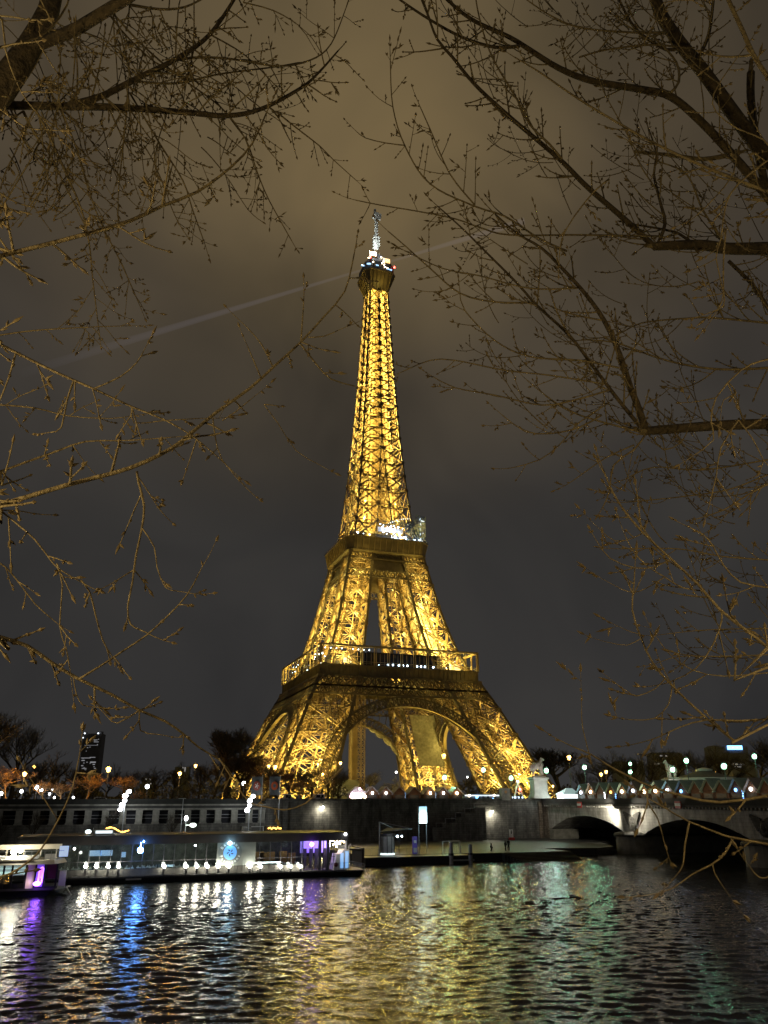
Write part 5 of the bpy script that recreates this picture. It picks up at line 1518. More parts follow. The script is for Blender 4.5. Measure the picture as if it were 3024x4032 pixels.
q = MB(); q.tube([(p.x, CYB+1, RZ1), (p.x, CYB+1, p.z)], .06, 6); q.build('lamp_post', 'steel', b2)
q = MB(); q.ball((p.x-.15, CYB+1, p.z), .3, 10, 6, 1.2); q.ball((p.x+.45, CYB+1, p.z+.1), .24, 10, 6, 1.2); q.build('deck_lamp', 'l_deck', b2)
light('roof_light', (p.x+.5, CYB-.6, p.z+.2), 160, (1, .95, .82), b2, .2)
q = MB(); q.box((cx_(-200), CYB+3.6, cz_(3352)), (cx_(225), CYB+4.4, cz_(3332))); 
for u in (0, 70, 140, 205): q.box((cx_(u)-.06, CYB+3.9, RZ1), (cx_(u)+.06, CYB+4.1, cz_(3352)))
q.build('awning', 'cream', b2)
q = MB(); q.box((cx_(229, 3360), CYB+3.4, cz_(3384)), (cx_(266, 3360), CYB+3.5, cz_(3340))); q.build('blue_panel', lamp_mat('blue lit panel', (.2, .45, 1), .5), b2)
q = MB(); q.bar((X1-.3, CYB+1.2, HT), (X1+.4, CYB+.6, -.3), .1); q.box((X1-1.2, CYB+1.5, HT), (X1-.5, CYB+2.5, HT+1.6)); q.build('bow_fitting', 'whitepaint', b2)
light('bow_light', (X1+.6, CYB+.6, HT+2.2), 25, (1, .95, .85), b2, .2)

# ================================================================== landing pontoon and what stands on it
PY = -217.5
px_ = lambda u, v=3370: atY(u, v, PY).x
pz_ = lambda v, u=1650: atY(u, v, PY).z
PT = 1.15
pon = thing('landing_pontoon', (px_(1650), PY, 0), 'low black landing pontoon along the quay right of the restaurant boat', 'pontoon')
q = MB(); q.box((px_(1440), PY, -.5), (px_(1860), PY+6, PT)); q.build('deck', 'hull', pon)
q = MB(); q.box((px_(1432), PY+1.0, -.5), (px_(1442), PY+6, pz_(3335))); q.box((px_(1385), PY+1.2, pz_(3340)-.12), (px_(1442), PY+6, pz_(3338))); q.build('gangway_box', 'fascia', pon)
q = MB()
for i in range(16):
    x = px_(1450)+i*1.2
    if x < px_(1750): q.bar((x, PY+5.6, PT), (x, PY+5.6, PT+1.0), .05)
q.bar((px_(1450), PY+5.6, PT+1.0), (px_(1750), PY+5.6, PT+1.0), .05); q.build('railing', 'steel', pon)
for u, v0, lab in ((1775, 3318, 'left'), (1851, 3326, 'right')):
    p = atY(u, v0, PY-.6)
    t = thing('mooring_pile', (p.x, PY-.6, 0), 'thick grey steel mooring pile at the pontoon end, %s of the two' % lab, 'mooring pile', 'mooring piles')
    q = MB(); q.tube([(p.x, PY-.6, -2), (p.x, PY-.6, p.z), (p.x, PY-.6, p.z+.12)], [.32, .32, .2], 12); q.build('pile', 'steel', t)
    q = MB(); q.tube([(p.x, PY-.6, 1.2), (p.x, PY-.6, 1.55)], .42, 12); q.build('collar', 'darkmetal', t)
p = atY(1776, 3313, PY+3)
t = thing('gate_frame', (p.x, PY+3, PT), 'white square gate frame over the gangway between pontoon and quay', 'gate')
a, b = atY(1743, 3313, PY+3), atY(1810, 3313, PY+3)
q = MB(); q.bar((a.x, PY+3, PT), (a.x, PY+3, a.z), .14); q.bar((b.x, PY+3, PT), (b.x, PY+3, a.z), .14); q.bar((a.x, PY+3, a.z), (b.x, PY+3, a.z), .14); q.build('frame', 'whitepaint', t)
q = MB()
for i in range(9):
    x = a.x+(b.x-a.x)*i/8; q.bar((x, PY+2.6, PT), (x, PY+2.6, PT+1.3), .05)
q.build('gate_bars', 'steel', t)
q = MB(); q.bar((px_(1768), PY-.6, .5), (px_(1860), PY-.6, .5), .22); q.build('sill_beam', 'steel', t)
# ticket booth under a masted canopy
p = atY(1526, 3365, -212.5)
t = thing('ticket_booth', (p.x, -212.5, LQ), 'grey glazed ticket booth with a white lit base on the quay', 'booth')
a, b = atY(1499, 3330, -212.5), atY(1553, 3330, -212.5); w = b.x-a.x; h = atY(1526, 3293, -212.5).z
n = 10; rx = w/2
def booth_ring(z, s=1.0): return [(p.x+rx*s*math.cos(2*math.pi*i/n), -212.5+rx*.8*s*math.sin(2*math.pi*i/n), z) for i in range(n)]
q = MB(); q.loft([booth_ring(LQ+.25), booth_ring(h)]); q.build('booth_wall', mat('frosted booth panel', (.40, .42, .42), .3, noise=(.30, .31, .31), scale=2), t)
q = MB()
for i in range(n):
    r_ = booth_ring(0, 1.02)[i]; q.bar((r_[0], r_[1], LQ+.2), (r_[0], r_[1], h+.05), .08)
q.build('glazing_bar', 'darkmetal', t)
q = MB(); q.loft([booth_ring(LQ+.004, 1.06), booth_ring(LQ+.25, 1.06)]); q.build('lit_base', lamp_mat('lit booth base', (.8, 1, .95), 1.5), t)
q = MB(); q.loft([booth_ring(h+.002, 1.12), booth_ring(h+.4, 1.12), booth_ring(h+.5, .9)]); q.build('booth_roof', 'darkmetal', t)
light('booth_light', (p.x+.4, -216, LQ+3.2), 60, (.9, 1, 1), t, .3)
p = atY(1494, 3236, -213)
t = thing('canopy', (p.x, -213, LQ), 'steel mast with a triangular cable stayed canopy over the ticket booth', 'canopy')
tip = atY(1622, 3263, -213); jt = atY(1494, 3276, -213)
q = MB(); q.tube([(p.x, -213, LQ), (p.x, -213, p.z)], .13, 8); q.build('mast', 'steel', t)
q = MB()
for e_ in ((tip.x, -213, tip.z), (atY(1590, 3262, -213).x, -216, atY(1590, 3262, -216).z), (atY(1580, 3266, -213).x, -210, atY(1580, 3264, -210).z)): q.bar((p.x, -213, p.z), e_, .07)
q.build('stay', 'steel', t)
q = MB(); A_ = (jt.x, -213, jt.z); B_ = (tip.x, -213, tip.z); C_ = (tip.x-3, -217, tip.z+.1); D_ = (tip.x-3, -209.5, tip.z+.1)
for z in (0, .1): pass
q.add([A_, C_, B_, D_, (A_[0], A_[1], A_[2]-.1), (C_[0], C_[1], C_[2]-.1), (B_[0], B_[1], B_[2]-.1), (D_[0], D_[1], D_[2]-.1)], [(0,1,2,3),(7,6,5,4),(0,4,5,1),(1,5,6,2),(2,6,7,3),(3,7,4,0)]); q.build('awning', 'banner_grey', t)
p = atY(1571, 3293, -205); t = thing('quay_lamp', (p.x, -205, LQ), 'small pair of pale blue lamps on a low post beside the ticket booth', 'lamp')
q = MB(); q.tube([(p.x, -205, LQ), (p.x, -205, p.z)], .06, 6); q.build('post', 'darkmetal', t)
q = MB(); q.ball((p.x-.35, -205.1, p.z), .2); q.ball((p.x+.5, -205.1, p.z), .16); q.build('lamp', 'l_cool', t)
p = atY(1635, 3365, -212)
t = thing('information_panel', (p.x, -212, LQ), 'slim violet blue information panel left of the tall lightbox sign', 'sign')
q = MB(); a, b = atY(1626, 3330, -212), atY(1643, 3330, -212); zt = atY(1635, 3294, -212).z; q.box((a.x, -212, LQ), (b.x, -211.7, zt)); q.build('panel', mat('violet panel print', (.10, .08, .28), .5, emit=(.12, .09, .45), strength=.16), t)
q = MB(); q.box((a.x+.15, -212.02, zt-1.0), (b.x-.15, -212.003, zt-.55)); q.box((a.x+.1, -212.02, LQ+.2), (b.x-.1, -212.003, LQ+.9)); q.each('notice', 'whitepaint', t)
p = atY(1666, 3365, -212)
t = thing('lightbox_sign', (p.x, -212, LQ), 'tall glowing pale cyan lightbox sign on two thin posts', 'sign')
a, b = atY(1648, 3240, -212), atY(1681, 3240, -212); z0, z1 = atY(1665, 3243, -212).z, atY(1665, 3174, -212).z
q = MB(); q.tube([(a.x+.1, -211.8, LQ), (a.x+.1, -211.8, z1)], .09, 8); q.tube([(b.x-.02, -211.8, LQ), (b.x-.02, -211.8, z1)], .09, 8); q.build('post', 'steel', t)
q = MB(); q.box((a.x, -212.15, z0), (b.x, -211.65, z1)); lb = q.build('lightbox', 'darkmetal', t)
q = MB(); q.box((a.x+.06, -212.18, z0+.06), (b.x-.06, -212.152, z0+.62*(z1-z0))); q.build('white_field', lamp_mat('white cyan field', (.75, 1, 1), 3.4), lb)
q = MB(); q.box((a.x+.06, -212.18, z0+.625*(z1-z0)), (b.x-.06, -212.152, z1-.06)); q.build('blue_field', lamp_mat('blue field', (.22, .48, .72), .9), lb)
q = MB(); xm = (a.x+b.x)/2; q.prism([(xm+.55*math.cos(2*math.pi*i/16), z0+.60*(z1-z0)+.4*math.sin(2*math.pi*i/16)) for i in range(16)], -212.19, -212.183); q.build('round_mark', lamp_mat('pale mark', (.55, .85, 1), 1.8), lb)
q = MB(); q.bar((xm, -212.2, z0+.4*(z1-z0)), (xm, -212.2, z0+.66*(z1-z0)), .09); q.bar((xm-.25, -212.2, z0+.62*(z1-z0)), (xm+.25, -212.2, z0+.62*(z1-z0)), .07); q.build('mast_mark', mat('dark blue mark', (.05, .2, .35), .5), lb)
light('sign_light', (xm, -213.4, (z0+z1)/2-.5), 260, (.55, .9, 1), t, .4)
p = atY(2013, 3312, -178)
t = thing('display_board', (p.x, -178, LQ), 'white upright board with a black symbol and red foot on the lower quay', 'sign')
a, b = atY(2007, 3290, -178), atY(2021, 3290, -178); zt = atY(2013, 3266, -178).z
q = MB(); q.box((a.x, -178, LQ+.55), (b.x, -177.8, zt)); q.build('board', 'whitepaint', t)
q = MB(); q.box((a.x-.15, -178.15, LQ), (b.x+.25, -177.7, LQ+.55)); q.build('foot', 'red', t)
xm = (a.x+b.x)/2; zm = (zt+LQ)/2+.5
q = MB(); q.ball((xm, -178.03, zm+.33), .09); q.box((xm-.1, -178.03, zm-.3), (xm+.1, -178.003, zm+.22)); q.build('symbol', 'rubber', t)
light('board_light', (p.x, -180.5, LQ+4.5), 40, (1, .95, .85), t, .3)

# ================================================================== trees of the far bank
def branching(rng, trunk_h, r0, spread, levels, twig, droop=0.0, nkids=4, crown_w=1.0, crown_h=1.0):
    """bare deciduous tree; returns trunk and crown builders"""
    tr, cr = MB(), MB()
    def rec(p, d, L, r, lv):
        pts = [p]; n = 4 if lv < levels else 3
        dd = d.copy()
        for i in range(n):
            dd = (dd+Vector((rng.gauss(0, .16), rng.gauss(0, .16), rng.gauss(.05-droop*lv*.35, .12)))).normalized()
            pts.append(pts[-1]+dd*L/n)
        (tr if lv < 2 else cr).tube(pts, [r*(1-.6*i/n) for i in range(n+1)], 5 if lv < 2 else 3, cap=False)
        if lv >= levels: return
        k = nkids+(1 if lv == 0 else 0)+(twig if lv == levels-1 else 0)
        for j in range(k):
            s = (.35+.65*(j+rng.random())/k) if lv else (.55+.45*(j+rng.random())/k)
            i = min(int(s*n), n-1); base = pts[i].lerp(pts[i+1], s*n-i)
            az = 2*math.pi*(j*.382+rng.random()*.4)
            a = Vector((math.cos(az)*crown_w, math.sin(az)*crown_w, rng.uniform(.15, .9)*crown_h))
            nd = (dd*.55+a.normalized()*spread).normalized()
            rec(base, nd, L*rng.uniform(.52, .78), max(r*.5, .022), lv+1)
        if lv: rec(pts[-1], dd, L*.6, max(r*.4, .02), lv+1)
    rec(Vector((0, 0, 0)), Vector((rng.gauss(0, .04), rng.gauss(0, .04), 1)), trunk_h, r0, 0)
    return tr, cr
def tree_proto(name, seed, bark, **k):
    tr, cr = branching(random.Random(seed), **k)
    root = bpy.data.objects.new(name, None); COL.objects.link(root)
    tr.build('trunk', bark, root, local=True); cr.build('crown', bark, root, local=True)
    zs_ = [v[2] for v in cr.v]; root['h'] = max(zs_)
    return root
P_R = [tree_proto('bare_tree', s, 'bark', trunk_h=5.5, r0=.42, spread=.85, levels=4, twig=3, nkids=4) for s in (11, 12)]
P_W = tree_proto('bare_tree', 14, 'bark', trunk_h=6.5, r0=.5, spread=1.0, levels=4, twig=3, nkids=4, crown_w=1.5, crown_h=.7)
P_D = tree_proto('bare_tree', 16, 'bark', trunk_h=4.0, r0=.5, spread=1.05, levels=5, twig=2, nkids=4, crown_w=1.3, crown_h=1.0)
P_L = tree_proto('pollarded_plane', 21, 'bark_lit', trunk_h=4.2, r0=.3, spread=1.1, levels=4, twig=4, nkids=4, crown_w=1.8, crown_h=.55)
P_S = tree_proto('bare_tree', 31, 'bark', trunk_h=3.2, r0=.2, spread=.6, levels=3, twig=4, nkids=4, crown_h=1.3)
P_H = [o['h'] for o in P_R]
used = set()
def put_tree(proto, name, u, vtop, y, label, group, zb=UQ, wide=1.0):
    p = atY(u, vtop, y)
    h = p.z-zb
    o = proto if proto.name not in used else copy_tree(proto)
    used.add(proto.name)
    k = h/proto['h']
    o.location = (p.x, y, zb); o.scale = (k*wide, k*wide, k); o.rotation_euler = (0, 0, rnd.uniform(0, 6.28))
    tag(o, label, 'tree', group)
TG = 'bare trees along the far bank'
TL = [(-10, 2765, -150, 1, 'huge dark bare tree at the left edge, tallest on the far bank', P_D, 1.0), (90, 2830, -120, 1, 'dark bare tree just right of the tallest left edge tree', P_R[0], 1.0), (235, 2945, -110, 1, 'round dark bare tree left of the distant tower block', P_R[1], 1.15), (165, 2985, -128, 1, 'low dark bare tree below the round one at the left', P_R[0], 1.3), (320, 3000, -100, 1, 'dark bare tree in front of the tower block foot', P_W, 1.0), (430, 3000, -90, 1, 'dark bare tree right of the tower block', P_R[1], 1.2),
      (520, 3025, -100, 1, 'low bare tree behind the right lit plane', P_R[0], 1.2), (610, 3005, -110, 1, 'bare tree left of the first bushy hedge', P_W, 1.1), (690, 2990, -105, 1, 'bare tree behind the middle amber lamp', P_R[1], 1.1), (790, 3000, -110, 1, 'bare tree behind the higher amber lamp', P_R[0], 1.2), (915, 2848, -125, 1, 'big round bare tree left of the tower foot', P_D, 1.0), (850, 2960, -115, 1, 'bare tree against the left flank of the big round one', P_W, 1.0),
      (1010, 2985, -135, 1, 'dark bare tree in front of the leftmost tower foot', P_R[0], 1.2), (1150, 3000, -138, 1, 'dark bare tree under the left tower leg', P_W, 1.2), (1235, 2995, -142, 1, 'dark bare tree in front of the left arch foot', P_R[1], 1.3), (1335, 3030, -120, 1, 'dark bare tree left of the lift shaft foot', P_R[0], 1.2), (1105, 2990, -146, 1, 'wide dark bare tree between the two banners and the tower', P_W, 1.5), (1290, 3010, -139, 1, 'dark bare tree just left of the amber lamp by the arch foot', P_R[0], 1.5), (960, 2960, -128, 1, 'dark bare tree overlapping the leftmost tower foot', P_D, 1.5), (1440, 3025, 60, 1, 'far dark tree right of the lift shaft foot', P_W, 1.3), (1540, 3060, 80, 1, 'far dark tree seen low under the arch', P_R[1], 1.5), (1640, 3070, 90, 1, 'far dark tree left of the far tower leg', P_R[0], 1.5), (1830, 3050, 90, 1, 'far dark tree right of the far tower leg', P_W, 1.3), (1910, 3080, 60, 1, 'far dark tree beside the right arch foot', P_R[1], 1.6),
      (2195, 2935, -110, 1, 'rounded dark tree right of the white statue', P_D, 1.1), (2275, 3000, -100, 1, 'dark tree behind the greenish lamp', P_R[1], 1.2), (2370, 2945, -95, 1, 'dark tree above the amber pair of lamps', P_W, 1.0), (2460, 2965, -100, 1, 'dark tree behind the greenish pair of lamps', P_R[0], 1.2), (2560, 2950, -90, 1, 'dark tree left of the far horse statue', P_R[1], 1.2), (2650, 2910, -60, 1, 'dark tree behind the far horse statue', P_W, 1.1), (2745, 2950, -85, 1, 'dark tree behind the carousel', P_R[0], 1.2), (2850, 2920, -70, 1, 'dark tree below the blue sign', P_R[1], 1.2), (2945, 2900, -85, 1, 'tall dark tree right of the blue sign', P_W, 1.1), (3030, 2890, -90, 1, 'dark tree at the right edge of the picture', P_R[0], 1.1)]
for u, v, y, k, lab, pr, wd in TL: put_tree(pr, 'bare_tree', u, v, y, lab, TG, wide=wd)
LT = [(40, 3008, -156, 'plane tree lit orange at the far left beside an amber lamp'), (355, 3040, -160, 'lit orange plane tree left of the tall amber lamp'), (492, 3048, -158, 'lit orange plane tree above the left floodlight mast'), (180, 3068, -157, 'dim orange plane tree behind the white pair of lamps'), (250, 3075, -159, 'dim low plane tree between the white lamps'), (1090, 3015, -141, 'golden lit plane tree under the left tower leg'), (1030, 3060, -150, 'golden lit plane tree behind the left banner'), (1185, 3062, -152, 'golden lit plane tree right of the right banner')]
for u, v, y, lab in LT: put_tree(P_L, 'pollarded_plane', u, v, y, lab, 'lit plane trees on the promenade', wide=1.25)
SL = [(20, 3195, -178, 'young tree on the quay at the left edge in front of the colonnade'), (140, 3185, -179, 'young tree on the quay left of the first mast, widest'), (445, 3180, -178, 'young tree on the quay beside the left floodlight mast'), (675, 3190, -178, 'young tree on the quay left of the thin lamp post')]
for u, v, y, lab in SL: put_tree(P_S, 'bare_tree', u, v, y, lab, 'young trees on the lower quay', zb=LQ)
for u, P in ((60, 700), (355, 900), (480, 900), (200, 260), (1070, 1700), (1185, 900), (1030, 700)):
    pass
# light of the amber lamps that stand by the lit planes
for o in list(COL.objects):
    if o.type == 'EMPTY' and o.get('category') == 'street lamp':
        g_ = o['group']; top = wloc(o)+Vector((0, 0, max(c.bound_box[6][2] for c in o.children if c.type == 'MESH')-.5))
        if 'amber' in g_: light('lamp_light', top-Vector((0, .9, .2)), 1500 if o.location.x < -60 and o.location.y < -130 else 600, AMBER, o, .35)
        elif 'greenish' in g_: light('lamp_light', top-Vector((0, .9, .2)), 420 if o.location.y < -160 and o.location.x < -20 else 900, (.34, 1, .6), o, .4)
        elif o.location.y < -140: light('lamp_light', top-Vector((0, .7, .2)), 90, WHITE, o, .3)
# clipped hedges behind the parapet
def hedge(u0, u1, v, y, label, mat_):
    a, b = atY(u0, 3140, y), atY(u1, 3140, y); zt = atY((u0+u1)/2, v, y).z
    r = random.Random(int(u0)); q = MB()
    n = int((b.x-a.x)*70)
    for i in range(n):
        s = r.random(); x = a.x+(b.x-a.x)*s
        h = (zt-UQ)*(1-.35*(abs(s-.5)*2)**3)
        z = UQ+h*r.random()**.7; yy = y+r.uniform(-1.2, 1.2)
        d = Vector((r.gauss(0, 1), r.gauss(0, 1), r.gauss(.4, 1))).normalized()*r.uniform(.2, .55)
        q.bar((x, yy, z), (x+d.x, yy+d.y, z+d.z), .16, .03, caps=False)
    tag(q.build('hedge', mat_), label, 'hedge')
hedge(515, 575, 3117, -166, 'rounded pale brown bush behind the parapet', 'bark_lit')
hedge(600, 735, 3105, -163, 'dark brown hedge behind the parapet, left of two', 'hedge')
for u0, u1, v, y, lab in ((945, 1040, 3072, -150, 'dark bush at the foot of the left tower leg, behind the left banner'), (1040, 1150, 3085, -151, 'dark bush behind the right banner'), (1150, 1260, 3070, -150, 'dark bush in front of the left arch foot'), (1260, 1370, 3092, -149, 'low dark bush left of the fairground stall'), (1850, 1985, 3098, -140, 'low dark bush behind the snack stall'), (1985, 2080, 3080, -138, 'dark bush left of the statue pedestal')):
    hedge(u0, u1, v, y, lab, 'bark')
hedge(735, 935, 3085, -160, 'taller brown hedge behind the parapet, right of two', 'hedge')

# ================================================================== skyline
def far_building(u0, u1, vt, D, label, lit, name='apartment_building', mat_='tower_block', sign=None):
    a, b = atD(u0, vt, D), atD(u1, vt, D)
    t = thing(name, ((a.x+b.x)/2, a.y, UQ), label, 'building')
    w = (b-a).length; ang = math.atan2(b.y-a.y, b.x-a.x); h = a.z-UQ
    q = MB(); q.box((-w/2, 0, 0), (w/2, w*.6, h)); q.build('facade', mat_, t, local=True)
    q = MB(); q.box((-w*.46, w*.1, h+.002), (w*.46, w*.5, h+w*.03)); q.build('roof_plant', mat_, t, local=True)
    fh = max(3.2, h/40)
    q = MB()
    for z in np.arange(fh, h-1, fh): q.box((-w/2-.05, -.35, z-.3), (w/2+.05, -.002, z))
    q.build('floor_band', 'banner_grey', t, local=True)
    q = MB()
    r = random.Random(int(u0*7))
    for (x, z, l, hh) in lit: q.box((-w/2+w*x, -.6, h*z), (-w/2+w*(x+l), -.36, h*z+hh))
    q.each('lit_window', 'l_win', t, local=True)
    t.rotation_euler = (0, 0, ang)
    return t, w, h
lit = [(.35, .90, .45, 1.6), (.62, .87, .25, 1.5), (.15, .82, .7, .7), (.05, .62, .5, 1.5), (.5, .63, .3, 1.5), (.08, .58, .18, 2), (.55, .55, .3, 3), (.1, .5, .12, 2), (.15, .46, .25, 1.6), (.7, .52, .12, 2), (.3, .44, .1, 2), (.8, .46, .1, 1.6), (.15, .38, .1, 2), (.45, .38, .1, 2)]
for i in range(16): lit.append((rnd.uniform(.03, .9), rnd.uniform(.3, .95), rnd.uniform(.02, .07), 1.5))
tb_, w, h = far_building(328, 402, 2889, 1900, 'dark distant skyscraper with a few lit floors and white roof lamps', lit, 'skyscraper')
q = MB()
for x in (-.42, .30): q.ball((w*x, -1, h+1.5), 1.7)
q.ball((-w*.48, -1, h-9), 1.3); q.build('roof_lamp', lamp_mat('roof lamps', (.85, .92, 1), 3), tb_, local=True)
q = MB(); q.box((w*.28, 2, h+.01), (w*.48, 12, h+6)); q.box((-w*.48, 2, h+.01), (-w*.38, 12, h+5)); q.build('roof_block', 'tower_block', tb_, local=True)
t_, w, h = far_building(2580, 2700, 2965, 620, 'distant dark building with a few white windows, left of the blue sign', [(.25, .93, .08, .9), (.42, .93, .06, .9), (.02, .75, .05, .8), (.1, .76, .1, .6)])
t_, w, h = far_building(2820, 2960, 2938, 560, 'distant dark building carrying a glowing blue roof sign', [(.2, .7, .05, .8), (.5, .4, .06, .8)])
q = MB(); q.box((-w*.08, -.8, h-2.2), (w*.34, -.4, h+.6)); q.build('blue_sign', 'l_bluesign', t_, local=True)
t_, w, h = far_building(2890, 2990, 3000, 420, 'low dark building with warm balcony windows right of the carousel', [(.05, .93, .2, .6), (.3, .92, .2, .7), (.1, .86, .3, .5)])
t_, w, h = far_building(560, 610, 3062, 640, 'low distant building with tiny white windows behind the bushes', [(.3, .9, .1, 1.0), (.6, .9, .15, 1.0), (.7, .7, .1, 1)])
t_, w, h = far_building(690, 745, 3020, 700, 'distant dim building with cold lit windows behind the amber lamps', [(.55, .96, .08, 1.2), (.7, .85, .08, 4), (.2, .6, .06, 5), (.4, .62, .1, 2)])
t_, w, h = far_building(1270, 1420, 3075, 330, 'dark low building with faint windows behind the fairground stall', [(.5, .55, .2, .15), (.5, .35, .2, .15)])
t_, w, h = far_building(2435, 2545, 3000, 520, 'distant dark building with a blue window behind the greenish pair', [(.45, .93, .1, .7), (.75, .97, .06, .8)])
# low dark wood on the horizon
r = random.Random(77); q = MB()
for i in range(9000):
    u = r.uniform(-300, 3400); y = r.uniform(110, 240)
    hmax = 9+5*math.sin(u*.011)+3*math.sin(u*.037+1)
    p = atY(u, 3144, y); z = UQ+hmax*r.random()**.8
    d = Vector((r.gauss(0, 1), r.gauss(0, 1), r.gauss(.5, 1))).normalized()*r.uniform(.8, 2.0)
    q.bar((p.x, y, z), (p.x+d.x, y+d.y, z+d.z), .9, .2, caps=False)
tag(q.build('distant_wood', 'bark'), 'low dark mass of park trees along the horizon', 'wood', kind='stuff')

# ================================================================== search beam from the summit
bd = ray(-5460, 3144); bd.z = 0; bd.normalize()
top = T(0, 0, 286.0)
def beam_mat():
    mm = bpy.data.materials.new('faint search beam in the air'); mm.use_nodes = True
    t = mm.node_tree; t.nodes.clear()
    c = N(t, 'ShaderNodeTexCoord'); s = N(t, 'ShaderNodeSeparateXYZ')
    t.links.new(c.outputs['Object'], s.inputs[0])
    a = N(t, 'ShaderNodeMath', operation='ABSOLUTE'); t.links.new(s.outputs['X'], a.inputs[0])
    r = ramp(t, [(0.0, (.0, .0, .0)), (.02, (.9, .9, .9)), (.12, (.8, .8, .8)), (.3, (.46, .46, .46)), (.58, (.14, .14, .14)), (.85, (0, 0, 0))])
    dv = N(t, 'ShaderNodeMath', operation='DIVIDE'); dv.inputs[1].default_value = 330
    t.links.new(a.outputs[0], dv.inputs[0]); t.links.new(dv.outputs[0], r.inputs[0])
    mu = N(t, 'ShaderNodeMath', operation='MULTIPLY'); mu.inputs[1].default_value = .017
    t.links.new(r.outputs[0], mu.inputs[0])
    e = N(t, 'ShaderNodeEmission'); e.inputs['Color'].default_value = (.66, .64, .86, 1)
    t.links.new(mu.outputs[0], e.inputs['Strength'])
    o = N(t, 'ShaderNodeOutputMaterial'); t.links.new(e.outputs[0], o.inputs['Volume'])
    return mm
BM = beam_mat()
q = MB(); n = 12
def bring(x, r_): return [(x, r_*math.cos(2*math.pi*i/n), r_*math.sin(2*math.pi*i/n)) for i in range(n)]
q.loft([bring(9, .7), bring(330, 4.2)]); q.loft([bring(-85, 1.9), bring(-9, .7)])
bo = q.build('search_beam', BM)
bo.location = top; bo.rotation_euler = (0, 0, math.atan2(bd.y, bd.x))
tag(bo, 'faint lilac search beam crossing the sky from the tower summit', 'light beam', kind='stuff')

# ================================================================== near trees framing the view
def catmull(pts, rad, step):
    P = [Vector(p) for p in pts]
    out, ro = [], []
    for i in range(len(P)-1):
        p0 = P[max(i-1, 0)]; p1 = P[i]; p2 = P[i+1]; p3 = P[min(i+2, len(P)-1)]
        n = max(2, int((p2-p1).length/step))
        for k in range(n):
            t = k/n
            out.append(.5*((2*p1)+(-p0+p2)*t+(2*p0-5*p1+4*p2-p3)*t*t+(-p0+3*p1-3*p2+p3)*t**3))
            ro.append(rad[i]+(rad[i+1]-rad[i])*t)
    out.append(P[-1]); ro.append(rad[-1])
    return out, ro
def bud(mb, p, d, L, w):
    d = d.normalized(); a = d.orthogonal().normalized(); b = d.cross(a)
    n = 5; r1 = [p+d*L*.0+(a*math.cos(2*math.pi*i/n)+b*math.sin(2*math.pi*i/n))*w*.45 for i in range(n)]
    r2 = [p+d*L*.38+(a*math.cos(2*math.pi*i/n)+b*math.sin(2*math.pi*i/n))*w for i in range(n)]
    r3 = [p+d*L+(a*math.cos(2*math.pi*i/n)+b*math.sin(2*math.pi*i/n))*w*.08 for i in range(n)]
    mb.loft([r1, r2, r3])
